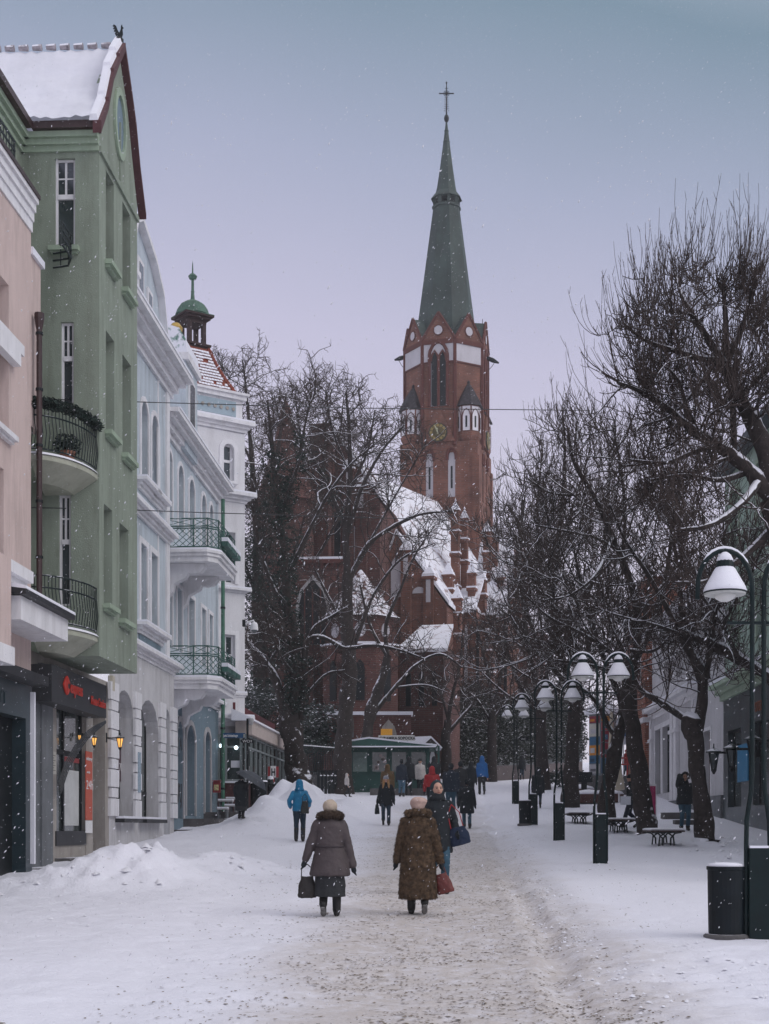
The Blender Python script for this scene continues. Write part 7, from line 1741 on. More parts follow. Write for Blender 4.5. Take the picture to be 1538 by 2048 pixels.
make_tree('old_tree', 'straight grey trunked tree rising left of the green kiosk', [
    [(684, 1570, d, .50), (686, 1500, d, .42), (692, 1420, d, .38), (698, 1330, d, .34), (694, 1240, d, .28), (696, 1150, d, .25)],
    [(696, 1160, d, .24), (692, 1070, d, .20), (700, 960, d, .15), (698, 860, d, .10), (692, 785, d, .05)],
    [(697, 1160, d, .18), (735, 1092, d, .16), (775, 1060, d, .13), (835, 1030, d, .10), (900, 1022, d, .06)],
    [(692, 1080, d, .15), (720, 985, d, .12), (762, 905, d, .09), (808, 850, d, .05)], [(693, 1060, d, .13), (650, 960, d, .11), (610, 890, d, .08), (580, 830, d, .04)],
    [(697, 1330, d, .14), (722, 1252, d, .12), (752, 1182, d, .10), (800, 1120, d, .07), (860, 1090, d, .04)], [(700, 980, d, .1), (735, 900, d, .08), (750, 820, d, .04)], [(700, 950, d, .09), (665, 860, d, .07), (650, 780, d, .04)],
    [(694, 1260, d, .12), (660, 1200, d, .1), (630, 1140, d, .07)], [(735, 1092, d, .09), (780, 1010, d, .07), (820, 940, d, .05), (850, 890, d, .03)]],
    style='wild', n1=9, n2=7, n3=4, L1=4.8, group=LG, seed=23, rtw=.012, ivy=[(4, 0, .6, .35, 80)])
d = 73.0
make_tree('old_tree', 'dark tree leaning right over the kiosk roof with long snowy side branch', [
    [(722, 1530, d, .34), (733, 1470, d, .30), (742, 1420, d, .28), (762, 1365, d, .24), (775, 1310, d, .20)],
    [(744, 1430, d, .15), (790, 1375, d, .14), (830, 1332, d, .11), (880, 1308, d, .08), (925, 1335, d, .05)], [(775, 1315, d, .15), (772, 1250, d, .13), (800, 1180, d, .10), (830, 1110, d, .07), (870, 1050, d, .04)],
    [(775, 1315, d, .12), (740, 1250, d, .10), (720, 1170, d, .07)], [(790, 1375, d, .09), (850, 1370, d, .07), (895, 1385, d, .04)]],
    style='wild', n1=6, n2=6, n3=4, L1=4, group=LG, seed=27, rtw=.012)
d = 79.0
make_tree('young_tree', 'slim tree with a snowy fork in front of the ivy wall, right of the kiosks', [
    [(893, 1545, d, .30), (892, 1480, d, .25), (896, 1440, d, .2)], [(896, 1445, d, .15), (905, 1390, d, .13), (920, 1330, d, .09), (925, 1260, d, .05)], [(893, 1470, d, .14), (925, 1432, d, .12), (950, 1400, d, .08), (965, 1350, d, .04)], [(896, 1440, d, .1), (880, 1380, d, .08), (860, 1340, d, .04)]],
    style='wild', n1=7, n2=6, n3=4, L1=4, group=LG, seed=31, rtw=.012)
d = 80.0
make_tree('young_tree', 'dark double stemmed tree in front of the middle of the ivy wall', [
    [(983, 1540, d, .28), (984, 1470, d, .24), (986, 1400, d, .2)], [(986, 1410, d, .15), (975, 1340, d, .12), (960, 1280, d, .08), (950, 1220, d, .04)], [(986, 1410, d, .15), (1002, 1350, d, .12), (1012, 1280, d, .08), (1020, 1200, d, .04)], [(985, 1450, d, .1), (955, 1400, d, .08), (930, 1380, d, .05)], [(985, 1440, d, .1), (1020, 1395, d, .08), (1050, 1370, d, .05)]],
    style='wild', n1=8, n2=7, n3=4, L1=4, group=LG, seed=33, rtw=.013)
d = 76.0
make_tree('ivy_clad_tree', 'tall dark ivy clad tree directly behind the white tower house', [
    [(528, 1560, d, .45), (524, 1450, d, .42), (520, 1330, d, .38), (517, 1200, d, .32), (515, 1080, d, .28)], [(515, 1090, d, .25), (508, 980, d, .2), (500, 870, d, .14), (492, 780, d, .08), (485, 720, d, .04)],
    [(516, 1110, d, .2), (545, 980, d, .16), (560, 870, d, .11), (572, 790, d, .06)], [(518, 1200, d, .15), (480, 1100, d, .12), (465, 1000, d, .09), (455, 900, d, .05)], [(519, 1250, d, .14), (560, 1180, d, .11), (590, 1100, d, .08), (610, 1030, d, .05)],
    [(505, 930, d, .1), (470, 850, d, .08), (450, 780, d, .05), (442, 730, d, .03)], [(521, 1360, d, .12), (555, 1300, d, .1), (600, 1260, d, .06)]],
    style='wild', n1=10, n2=8, n3=5, L1=4.6, group=LG, seed=35, rtw=.0125, ivy=[(0, .1, 1, 1.1, 1900), (1, 0, .35, .7, 350), (2, 0, .4, .6, 220), (4, 0, .8, .8, 300), (3, 0, .5, .7, 150)])
d = 82.0
make_tree('old_tree', 'background tree whose fine crown stands above the church gables', [
    [(625, 1540, d, .40), (622, 1400, d, .36), (618, 1250, d, .3), (612, 1100, d, .25)], [(612, 1110, d, .2), (605, 980, d, .15), (600, 870, d, .1), (590, 790, d, .05)], [(612, 1110, d, .18), (640, 1000, d, .14), (650, 890, d, .09), (655, 810, d, .04)],
    [(614, 1150, d, .14), (575, 1040, d, .11), (550, 930, d, .08), (530, 840, d, .05)], [(614, 1150, d, .14), (670, 1050, d, .11), (715, 950, d, .08), (740, 860, d, .04)], [(605, 980, d, .09), (570, 880, d, .07), (548, 790, d, .04)]],
    style='wild', n1=10, n2=8, n3=4, L1=5.5, group=LG, seed=37, rtw=.0125)
# ================= PEOPLE
PEND = []
def V(*a): return Vector(a)
def cap(mb, p0, p1, r0, r1, n=12, fl=1.0):
    p0, p1 = Vector(p0), Vector(p1); d = (p1 - p0); L_ = d.length; d.normalize()
    pts, rs = [], []
    for t in (-1, -.8, -.5): pts.append(p0 + d * r0 * t); rs.append(r0 * sqrt(max(.0001, 1 - t * t)))
    pts.append(p0); rs.append(r0); pts.append(p1); rs.append(r1)
    for t in (.5, .8, 1): pts.append(p1 + d * r1 * t); rs.append(r1 * sqrt(max(.0001, 1 - t * t)))
    mb.tube(pts, rs, n, True, fl)
def loft(mb, rings, n=20):
    base = []
    for c, rx, ry in rings: c = Vector(c); base.append(mb.vs([c + V(rx * cos(2 * pi * j / n), ry * sin(2 * pi * j / n), 0) for j in range(n)]))
    for a, b in zip(base, base[1:]):
        for j in range(n): j2 = (j + 1) % n; mb.face((a + j, a + j2, b + j2, b + j))
    mb.face([base[0] + j for j in reversed(range(n))]); mb.face([base[-1] + j for j in range(n)])
def ell(mb, c, rx, ry, rz, n=14):
    loft(mb, [(Vector(c) + V(0, 0, rz * sin(t)), max(.002, rx * cos(t)), max(.002, ry * cos(t))) for t in [(-.5 + k / 10) * pi for k in range(11)]], n)
def blob(mb, name, m, parent, vox, it=3, disp=0, dsc=.1):
    o = mb.build(name, m, parent); PEND.append((o, vox, it, disp, dsc)); return o
def finalize():
    for o, vox, it, disp, dsc in PEND:
        md = o.modifiers.new('r', 'REMESH'); md.mode = 'VOXEL'; md.voxel_size = vox; md.use_smooth_shade = True
        sm = o.modifiers.new('s', 'SMOOTH'); sm.iterations = it; sm.factor = .5
        if disp:
            tx = bpy.data.textures.new('clouds', 'CLOUDS'); tx.noise_scale = dsc; dm = o.modifiers.new('d', 'DISPLACE'); dm.texture = tx; dm.strength = disp; dm.mid_level = .5; dm.texture_coords = 'LOCAL'
    dg = bpy.context.evaluated_depsgraph_get(); dg.update(); res = []
    for o, *_ in PEND: res.append(bpy.data.meshes.new_from_object(o.evaluated_get(dg)))
    for (o, *_), me in zip(PEND, res):
        old = o.data; o.modifiers.clear(); o.data = me
        if not me.materials: me.materials.append(old.materials[0])
    PEND.clear()
SKIN = mat('skin', (.52, .30, .22), .6, .08, 8)
def cloth(n, c, rough=.9, bump=.3, sc=60, snow=0): return mat('cloth ' + n, c, rough, .18, 9, bump=bump, bscale=sc)
BLK = cloth('near black', (.012, .016, .020)); NAVY = cloth('dark navy', (.014, .022, .036)); JEAN = cloth('blue denim', (.035, .085, .125)); DJEAN = cloth('dark denim', (.018, .035, .055))
BOOT = mat('boot leather', (.014, .013, .013), .55, .3, 10); CHAR = cloth('charcoal', (.028, .030, .033))
def limb2(a, b, l1, l2, pole):
    """two bone joint position"""
    a, b = Vector(a), Vector(b); d = b - a; L_ = min(d.length, (l1 + l2) * .999); x = (l1 * l1 - l2 * l2 + L_ * L_) / (2 * L_); h = sqrt(max(0, l1 * l1 - x * x))
    d.normalize(); p = Vector(pole); p = (p - d * p.dot(d)).normalized(); return a + d * x + p * h
def person(px, py, hpx, label, yaw=0, D_=None, stride=.25, hands=((-.24, .04, .78), (.24, .04, .78)), coat=None, hem=.75, flare=0, trousers=None, boots=BOOT, hood=None, hat=None, hatc=None, hair=None, fur=None, girth=1.0, skirt=None, lean=0, bend=0, gloves=True, cat='person', group='people walking on the snowy street', vox=None, bootz=.12, scarf=None, collar=None, coatw=1.0, turn=0, disp=0):
    if D_ is None: D_ = foot_at(px, py)
    base = P(px, py, D_); base.z = gz(base.x, base.y) + .0
    H = hpx * D_ / F; k = H / 1.70; G = girth
    vx = vox or max(.014, .00045 * D_) 
    def S(p): return Vector((p[0] * k, p[1] * k, p[2] * k))
    lf = 0 if stride < 0 else 1; stride = abs(stride); sA, sB = (stride / 2, -stride / 2) if lf else (-stride / 2, stride / 2)
    lift = .10 if stride > .18 else 0; lz = [0, 0]; lz[lf] = lift
    hips = [V(-.09, 0, .90), V(.09, 0, .90)]; feet = [V(-.095, sA, .085 + lz[0]), V(.095, sB, .085 + lz[1])]
    knees = [limb2(hips[i], feet[i], .43, .42, (0, 1, .1)) for i in (0, 1)]
    sh = [V(-.162 * G, 0 + lean * .1, 1.355), V(.162 * G, lean * .1, 1.355)]; hd = [Vector(hands[0]), Vector(hands[1])]
    elb = [limb2(sh[i], hd[i], .285, .26, (-.35 if i == 0 else .35, -1, -.1)) for i in (0, 1)]
    q = MB()
    loft(q, [(S((0, 0, .80)), .13 * k, .09 * k), (S((0, 0, .90)), .155 * k, .11 * k), (S((0, 0, 1.08)), .13 * k, .095 * k), (S((0, 0, 1.28)), .165 * k, .11 * k), (S((0, 0, 1.40)), .15 * k, .085 * k), (S((0, .0, 1.45)), .06 * k, .055 * k)])
    cap(q, S((0, 0, 1.42)), S((0, .02, 1.53)), .055 * k, .052 * k)
    hc = V(0, .03 + bend, 1.595 - bend * .3)
    ell(q, S(hc), .078 * k, .098 * k, .108 * k); cap(q, S(hc + V(0, .03, -.05)), S(hc + V(0, .055, -.075)), .05 * k, .035 * k)
    cap(q, S(hc + V(0, .09, .01)), S(hc + V(0, .112, -.02)), .010 * k, .015 * k)     # nose
    for s_ in (-1, 1): ell(q, S(hc + V(s_ * .08, -.005, -.005)), .012 * k, .02 * k, .03 * k, 8)
    for i in (0, 1):
        cap(q, S(hips[i]), S(knees[i]), .085 * k, .055 * k); cap(q, S(knees[i]), S(feet[i]), .052 * k, .038 * k)
        tl = -.09 if (i == lf and lift) else 0; cap(q, S(feet[i] + V(0, -.04 - tl * .2, -.04 - tl * .5)), S(feet[i] + V(0, .13, -.05 + tl)), .034 * k, .030 * k)
        cap(q, S(sh[i]), S(elb[i]), .052 * k, .042 * k); cap(q, S(elb[i]), S(hd[i]), .040 * k, .028 * k)
        # hand: palm, four fingers, thumb
        d = (hd[i] - elb[i]).normalized(); sd = d.cross(V(0, 1, 0) if abs(d.y) < .8 else V(1, 0, 0)).normalized(); fw = sd.cross(d).normalized()
        pe = hd[i] + d * .085; cap(q, S(hd[i]), S(pe), .028 * k, .032 * k, 10)
        for f_ in range(4):
            o_ = fw * (-.03 + .02 * f_); l_ = (.062, .072, .068, .055)[f_]; cr_ = sd * (-.018 if i == 0 else .018)
            m_ = pe + o_ + d * l_ * .55; cap(q, S(pe + o_), S(m_), .0098 * k, .009 * k, 6); cap(q, S(m_), S(m_ + d * l_ * .4 + cr_), .009 * k, .008 * k, 6)
        cap(q, S(hd[i] + d * .03 + fw * .025), S(hd[i] + d * .075 + fw * .055), .012 * k, .010 * k, 6)
    g = blob(q, 'person', SKIN, None, vx * .8, 2); tag(g, label, cat, group)
    if gloves:
        for i in (0, 1):
            q = MB(); d = (hd[i] - elb[i]).normalized(); sd = d.cross(V(0, 1, 0) if abs(d.y) < .8 else V(1, 0, 0)).normalized(); fw = sd.cross(d).normalized()
            pe = hd[i] + d * .085; cap(q, S(hd[i] - d * .05), S(pe), .036 * k, .040 * k, 10)
            for f_ in range(4):
                o_ = fw * (-.034 + .0225 * f_); l_ = (.062, .072, .068, .055)[f_]; cr_ = sd * (-.018 if i == 0 else .018)
                m_ = pe + o_ + d * l_ * .6; cap(q, S(pe + o_), S(m_), .0135 * k, .0125 * k, 6); cap(q, S(m_), S(m_ + d * l_ * .4 + cr_), .0125 * k, .011 * k, 6)
            cap(q, S(hd[i] + d * .03 + fw * .028), S(hd[i] + d * .08 + fw * .062), .016 * k, .014 * k, 6)
            blob(q, 'glove', BLK if gloves is True else gloves, g, max(.010, vx * .6), 1)
    # legs
    tm = trousers or BLK
    q = MB()
    for i in (0, 1): cap(q, S(hips[i] + V(0, -.01, 0)), S(knees[i]), .105 * k * G, .072 * k); cap(q, S(knees[i]), S(lerp(knees[i], feet[i], .85)), .072 * k, .062 * k)
    loft(q, [(S((0, 0, .78)), .15 * k * G, .11 * k * G), (S((0, 0, .92)), .175 * k * G, .13 * k * G), (S((0, 0, 1.02)), .16 * k * G, .12 * k * G)])
    blob(q, 'trousers', tm, g, vx, 2, .02, .12)
    for i in (0, 1):
        q = MB(); f_ = feet[i]; tz = lerp(f_, knees[i], max(0, (bootz - .085) / (knees[i].z - f_.z))) if knees[i].z > f_.z else f_
        cap(q, S(tz), S(f_ + V(0, 0, .0)), .070 * k, .060 * k); tilt = -.09 if (i == lf and lift) else 0
        cap(q, S(f_ + V(0, -.045 - tilt * .2, -.04 - tilt * .5)), S(f_ + V(0, .15, -.05 + tilt)), .046 * k, .044 * k); blob(q, 'boot', boots, g, max(.012, vx * .8), 1)
        if hpx > 200 and i == lf and lift:
            q = MB(); a_, b_ = f_ + V(0, -.075, -.035), f_ + V(0, .10, -.165)
            q.tube([S(a_), S(lerp(a_, b_, .3)), S(lerp(a_, b_, .7)), S(b_)], [.030 * k, .038 * k, .046 * k, .030 * k], 10, flat=.3); q.build('sole', mat('grey sole', (.17, .165, .16), .8, .4, 20), g)
    if skirt:
        q = MB(); m_, hz2, fl = skirt; loft(q, [(S((0, 0, 1.0)), .17 * k * G, .13 * k * G), (S((0, 0, .7)), .20 * k * G, .16 * k * G), (S((0, 0, hz2)), .20 * k * G + fl, .17 * k * G + fl * .6)]); blob(q, 'skirt', m_, g, vx, 2, .025, .10)
    # coat
    if coat:
        cw = coatw * G; q = MB(); l_ = lean
        rings = [(S((0, .0, hem)), (.195 * cw + flare) * k, (.15 * G + flare * .7) * k), (S((0, 0, hem + .03)), (.20 * cw + flare) * k, (.155 * G + flare * .7) * k), (S((0, 0, lerp(hem, 1.0, .6))), (.20 * cw + flare * .5) * k, (.155 * G + flare * .35) * k),
                 (S((0, 0, 1.06)), .182 * cw * k, .145 * G * k), (S((0, -.005, 1.22)), .19 * cw * k, .15 * G * k), (S((0, -.01, 1.32)), .185 * G * k, .14 * G * k), (S((0, -.01, 1.39)), .15 * G * k, .115 * G * k), (S((0, 0, 1.45)), .10 * k, .09 * k), (S((0, .01, 1.50)), .085 * k, .085 * k)]
        loft(q, rings, 28)
        for i in (0, 1):
            cap(q, S(sh[i]), S(elb[i]), .075 * G * k, .070 * k * G); cap(q, S(elb[i]), S(lerp(elb[i], hd[i], .97)), .068 * k * G, .060 * k)
        ct = blob(q, 'coat', coat, g, vx, 3, .03 if not disp else disp, .14 if not disp else .05)
    if collar:
        q = MB(); n = 26
        for j in range(n):
            t = 2 * pi * j / n; r_ = .055 * (1 + .25 * rnd.uniform(-1, 1)); c = V(.125 * cos(t) * 1.15, .095 * sin(t) - .015, 1.485 + .02 * sin(t) * -1); ell(q, S(c), r_ * k, r_ * k, r_ * k * .85, 8)
        blob(q, 'fur_collar', collar, g, max(.011, vx * .7), 1, .05, .03)
    if scarf:
        q = MB(); loft(q, [(S((0, .01, 1.42)), .13 * k, .12 * k), (S((0, .02, 1.47)), .12 * k, .125 * k), (S((0, .03, 1.53)), .09 * k, .10 * k)]); blob(q, 'scarf', scarf, g, vx * .8, 1, .03, .06)
    if hood:
        q = MB(); ell(q, S(hc + V(0, -.05, .012)), .108 * k, .108 * k, .135 * k); loft(q, [(S((0, -.02, 1.42)), .15 * k, .12 * k), (S((0, -.02, 1.5)), .11 * k, .105 * k), (S(hc + V(0, -.055, 0)), .105 * k, .095 * k)]); blob(q, 'hood', hood, g, vx * .8, 2, .02, .07)
        if fur:
            q = MB()
            for j in range(18):
                t = -.35 + (pi + .7) * j / 17; c = hc + V(.105 * cos(t), .075, .02 + .125 * sin(t)); ell(q, S(c), .035 * k, .035 * k, .035 * k, 8)
            blob(q, 'fur_trim', fur, g, max(.012, vx * .7), 1, .03, .03)
    if hair:
        q = MB(); ell(q, S(hc + V(0, -.02, .01)), .092 * k, .098 * k, .12 * k)
        hm, ln = hair
        if ln: 
            for s_ in (-1, 1): cap(q, S(hc + V(s_ * .07, .02, -.02)), S(V(s_ * .10, .09, 1.60 - ln)), .05 * k, .035 * k)
        blob(q, 'hair', hm, g, vx * .8, 1, .02, .04)
    if hat == 'beanie':
        q = MB(); ell(q, S(hc + V(0, -.02, .028)), .108 * k, .118 * k, .108 * k, 20); loft(q, [(S(hc + V(0, -.015, -.05)), .088 * k, .098 * k), (S(hc + V(0, -.015, .0)), .10 * k, .11 * k)]); blob(q, 'beret', hatc, g, max(.01, vx * .7), 2, .018, .07)
    if hat == 'beret':
        q = MB(); loft(q, [(S(hc + V(0, -.02, -.045)), .086 * k, .098 * k), (S(hc + V(0, -.02, .0)), .102 * k, .112 * k), (S(hc + V(0, -.01, .035)), .118 * k, .122 * k), (S(hc + V(.01, -.02, .07)), .128 * k, .13 * k), (S(hc + V(.012, -.025, .105)), .115 * k, .12 * k), (S(hc + V(.01, -.03, .13)), .07 * k, .075 * k), (S(hc + V(.01, -.03, .138)), .02 * k, .02 * k)]); blob(q, 'beret', hatc, g, max(.01, vx * .7), 2, .018, .07)
    elif hat == 'knit':
        q = MB(); ell(q, S(hc + V(0, -.01, .045)), .098 * k, .108 * k, .095 * k); blob(q, 'knit_hat', hatc, g, max(.01, vx * .7), 1)
        q = MB(); q.lathe(S(hc + V(0, -.008, .0)), [(.098 * k, 0), (.104 * k, .01 * k), (.103 * k, .035 * k), (.095 * k, .045 * k)], 16, sy=1.08); q.build('hat_brim', hatc, g)
    # face details
    for s_ in (-1, 1):
        q = MB(); ell(q, S(hc + V(s_ * .032, .090, .012)), .013 * k, .008 * k, .007 * k, 8); q.build('eye', mat('eye', (.02, .015, .012), .3), g)
    if abs(yaw) > 90 and hpx > 90:
        q = MB(); cap(q, S(hc + V(-.02, .093, -.052)), S(hc + V(.02, .093, -.052)), .006 * k, .006 * k, 6); q.build('mouth', mat('lips', (.30, .10, .08), .5), g)
        for s_ in (-1, 1):
            q = MB(); cap(q, S(hc + V(s_ * .018, .094, .030)), S(hc + V(s_ * .048, .086, .032)), .005 * k, .004 * k, 6); q.build('eyebrow', mat('brow', (.05, .03, .02), .8), g)
    g.location = base; g.rotation_euler.z = R(-yaw)
    Mx = Matrix.Translation(base) @ Matrix.Rotation(R(-yaw), 4, 'Z')
    return g, k, (lambda p: Mx @ S(p)), D_
def bag(W_, w, h, d, col, handle, label, yaw=0, name='handbag', loop=None, taper=.8, roll=0):
    """W_ world grip point; body hangs below"""
    g = thing(name, label, 'bag', None); q = MB(); hl = handle
    q.tube([(0, 0, -hl - h), (0, 0, -hl - h * .9), (0, 0, -hl - h * .45), (0, 0, -hl - h * .08), (0, 0, -hl)], [w * .46, w * .5, w * .5 * (taper + .1), w * .5 * taper * .8, w * .3], 18, flat=1)
    for i, v in enumerate(q.v): q.v[i] = (v[0], v[1] * d / w, v[2])
    blob(q, 'bag_body', col, g, .011, 1, .02, .06)
    for s_ in (-1, 1):
        q = MB(); q.tube([(s_ * w * .26, s_ * .015, -hl - h * .12), (s_ * w * .20, s_ * .012, -hl * .5), (s_ * .02, 0, .0), (-s_ * .0, 0, .012)] if not loop else [(s_ * w * .3, 0, -hl - h * .15), (s_ * w * .28, 0, -hl * .4), (0, 0, 0)], .008, 6); q.build('handle', col, g)
    g.location = W_; g.rotation_euler = (0, R(roll), R(yaw)); return g
QUILT = cloth('mauve brown quilting', (.070, .055, .057), .7, .5, 22)
FURM = mat('mottled brown fur', (.028, .018, .012), .95, .5, 16, col2=(.15, .095, .055), bump=.8, bscale=45)
_fr = FURM
BERET1 = cloth('cream wool', (.46, .38, .30), .95, .2, 90); BERET2 = cloth('rosy beige wool', (.48, .34, .29), .95, .2, 90)
def fur_cards(o, n, ln, m, seed=0):
    me = o.data; vs = np.empty(len(me.vertices) * 3); me.vertices.foreach_get('co', vs); vs = vs.reshape(-1, 3); ns = np.empty_like(vs).ravel(); me.vertices.foreach_get('normal', ns); ns = ns.reshape(-1, 3)
    rs = np.random.RandomState(seed); i = rs.randint(0, len(vs), n); p = vs[i]; nn = ns[i]; d = unit(nn * .75 + np.array([0, 0, -1.0]) + rs.randn(n, 3) * .35); s_ = unit(np.cross(d, nn) + 1e-4) * ln * .16
    tip = p + d * ln * (.6 + .8 * rs.rand(n))[:, None]; mid = (p + tip) / 2 + nn * ln * .15
    v = np.stack([p - s_, p + s_, mid + s_ * .7, tip], 1).reshape(-1, 3); f = np.arange(n * 4).reshape(-1, 4)
    ob = np_mesh('fur', [(v, f)], m, o.parent or o); ob.location = (0, 0, 0); ob['kind'] = 'stuff'; return ob
p1 = person(660, 1834, 232, 'elderly woman walking away in a mauve quilted coat and cream beret', 0, None, -.22, ((-.36, .0, .84), (.33, .03, .76)), QUILT, .60, .085, CHAR, BOOT, hat='beanie', hatc=BERET1, hair=(mat('grey hair', (.16, .14, .13), .8, .2, 30), 0), girth=1.08, skirt=(CHAR, .30, .015), collar=mat('brown fur collar', (.060, .040, .028), .95, .6, 20, bump=.8, bscale=60), bend=.02, bootz=.32, vox=.012)
p2 = person(836, 1831, 232, 'elderly woman walking away in a long mottled brown fur coat and rosy beret', 0, None, .20, ((-.31, .05, .80), (.33, .03, .78)), FURM, .24, .05, BLK, BOOT, hat='beret', hatc=BERET2, hair=(MATS['grey hair'], 0), girth=1.12, bend=.02, bootz=.30, coatw=1.05, vox=.012, disp=.035, collar=FURM)
p3 = person(874, 1786, 221, 'woman walking toward the camera in black hooded coat with a red shoulder strap', 168, None, .2, ((-.28, .10, .95), (.22, .06, .85)), BLK, .62, .03, JEAN, hood=cloth('dark teal knit', (.02, .035, .042)), scarf=BLK, girth=1.1, gloves=True, vox=.012)
p4 = person(772, 1651, 98, 'blonde woman in a grey knit hat and black coat walking toward the camera', 180, None, .2, ((-.27, .04, .85), (.29, .06, .80)), BLK, .66, .04, DJEAN, hat='knit', hatc=cloth('grey knit', (.26, .27, .30)), hair=(mat('blonde hair', (.36, .20, .09), .7, .3, 20), .30))
p5 = person(599, 1684, 122, 'person in a bright blue hooded jacket and dark jeans seen from behind', 0, None, .0, ((-.27, .10, .98), (.26, .12, 1.0)), cloth('bright blue shell', (.006, .17, .33), .6), .84, .0, DJEAN, hood=MATS['cloth bright blue shell'], bootz=.36, gloves=False)
p6 = person(934, 1657, 98, 'person in a long black coat and jeans walking away, nearest of the dark group', 0, None, .12, ((-.28, .06, .82), (.28, .08, .82)), BLK, .52, .03, JEAN, hood=None, hat='knit', hatc=BLK, hair=(BLK, 0), girth=1.12)
p7 = person(864, 1628, 94, 'person in a red and black hooded jacket walking away', 0, None, .1, ((-.27, .06, .84), (.27, .06, .84)), cloth('red shell', (.32, .015, .018), .6), .98, .0, BLK, hood=MATS['cloth red shell'], girth=1.15)
PEOPLE = [
    (902, 1628, 100, 'heavy set person in a black jacket and light jeans, left of the long black coat', 0, dict(coat=NAVY, trousers=JEAN, hat='knit', hatc=BLK, hair=(BLK, 0), girth=1.2)),
    (921, 1612, 88, 'person in a dark jacket walking away with a grey hood hanging down', 0, dict(coat=CHAR, trousers=DJEAN, hat='knit', hatc=BLK, hair=(BLK, 0), girth=1.1)),
    (942, 1598, 74, 'dark clad person close to the bright blue jacket', 0, dict(coat=BLK, trousers=BLK, hood=BLK)),
    (964, 1590, 77, 'man in a vivid blue hooded jacket and grey trousers walking uphill', 0, dict(coat=cloth('vivid blue shell', (.008, .10, .30), .6), trousers=CHAR, hood=MATS['cloth vivid blue shell'], hem=.80, gloves=False)),
    (775, 1612, 82, 'person in an ochre brown coat with furred hood behind the blonde woman', 0, dict(coat=cloth('ochre brown', (.12, .075, .035)), trousers=BLK, hood=MATS['cloth ochre brown'], girth=1.2, hem=.72)),
    (803, 1593, 74, 'left one of two dark jackets standing at the kiosk, in pale jeans', 12, dict(coat=NAVY, trousers=cloth('pale denim', (.07, .14, .20)), hair=(BLK, 0), stride=.1)),
    (818, 1591, 77, 'right one of two dark jackets standing at the kiosk, in black trousers', -10, dict(coat=BLK, trousers=BLK, hood=BLK, stride=.12)),
    (840, 1590, 72, 'person in a cream white parka standing by the kiosk', 170, dict(coat=cloth('cream parka', (.48, .45, .43)), trousers=BLK, hat='knit', hatc=CHAR, stride=.1, hem=.72)),
    (868, 1592, 78, 'broad person in a black hooded coat behind the red jacket', 0, dict(coat=BLK, trousers=BLK, hood=BLK, girth=1.2)),
    (1076, 1617, 80, 'person in a dark padded parka with a big hood walking away', 8, dict(coat=BLK, trousers=DJEAN, hood=BLK, fur=BLK, girth=1.1, hem=.62)),
    (1044, 1560, 48, 'small dark figure far up the street behind the farthest lamp', 0, dict(coat=BLK, trousers=DJEAN, hood=BLK)),
    (1262, 1656, 106, 'dark clad man striding left between the crossing trunks', -80, dict(coat=BLK, trousers=NAVY, hat='knit', hatc=BLK, stride=.5, hem=.80, hands=((-.22, .16, .95), (.24, -.05, .85)))),
    (1369, 1661, 113, 'man in a black furred hood and blue jeans raising one hand to his mouth', 178, dict(coat=BLK, trousers=JEAN, hood=BLK, fur=cloth('black fur', (.02, .02, .02)), girth=1.2, stride=.04, hem=.78, hands=((-.26, .05, .85), (.10, .20, 1.50)))),
]
PP = []
for px, py, hp, lab, yw, kw in PEOPLE: PP.append(person(px, py, hp, lab, yw, **kw))
pc_ = person(694, 1594, 47, 'small child in a cream hooded coat walking right beside the picket fence', 75, coat=MATS['cloth cream parka'], trousers=BLK, hood=MATS['cloth cream parka'], stride=.42, hem=.85, girth=1.15, gloves=False)
pu = person(482, 1638, 88, 'person in a long black coat under a dark umbrella', 20, coat=BLK, trousers=BLK, hair=(BLK, 0), hem=.45, flare=.03, stride=.1, hands=((-.25, .05, .85), (.16, .16, 1.2)), skirt=(CHAR, .3, .02), girth=1.1)
pr = person(1252, 1547, 50, 'person in a red jacket standing on the railed platform', 175, D_=68.2, coat=cloth('warm red', (.30, .03, .03), .6), trousers=JEAN, hat='knit', hatc=MATS['cloth warm red'], stride=.05)
pr[0].location.z = P(1252, 1550, 68.2).z
um = thing('umbrella', 'dark grey umbrella tilted over the person by the cafe', 'umbrella'); W_ = pu[2]((.16, .20, 1.2)); ax = Vector((.62, 0, 1)).normalized()
q = MB(); q.tube([W_ - ax * .15, W_ + ax * .52], .012, 6); q.build('shaft', M['black'], um)
q = MB(); tp = W_ + ax * .52; u_ = ax.orthogonal().normalized(); v_ = ax.cross(u_); rows = []
for r_, dz in ((.02, .0), (.24, -.05), (.43, -.15), (.55, -.30)): rows.append(q.vs([tp + ax * dz + (u_ * cos(2 * pi * j / 16) + v_ * sin(2 * pi * j / 16)) * r_ * (1 if j % 2 == 0 else .95) for j in range(16)]))
for a_, b_ in zip(rows, rows[1:]):
    for j in range(16): q.face((a_ + j, a_ + (j + 1) % 16, b_ + (j + 1) % 16, b_ + j))
q.build('canopy', mat('umbrella cloth', (.045, .052, .065), .6, .2, 5), um)
for j in range(8):
    q = MB(); e = tp + ax * -.305 + (u_ * cos(2 * pi * j / 8) + v_ * sin(2 * pi * j / 8)) * .54; q.tube([tp + ax * -.03, e], .005, 3); q.build('rib', M['black'], um)
q = MB(); k_ = p1[1]
q.tube([(.196 * 1.08 * cos(t * pi / 14) * k_, .158 * 1.08 * sin(t * pi / 14) * k_, 1.03 * k_) for t in range(29)], .011, 5, cap=False); q.build('waist_belt', cloth('dark mauve', (.05, .04, .045)), p1[0]).location = (0, 0, 0)
bag(p1[2]((-.335, .0, .775)), .27, .30, .13, mat('black bag leather', (.022, .018, .016), .5, .3, 8), .17, 'black leather handbag hanging from the left hand of the mauve coated woman', loop=1)
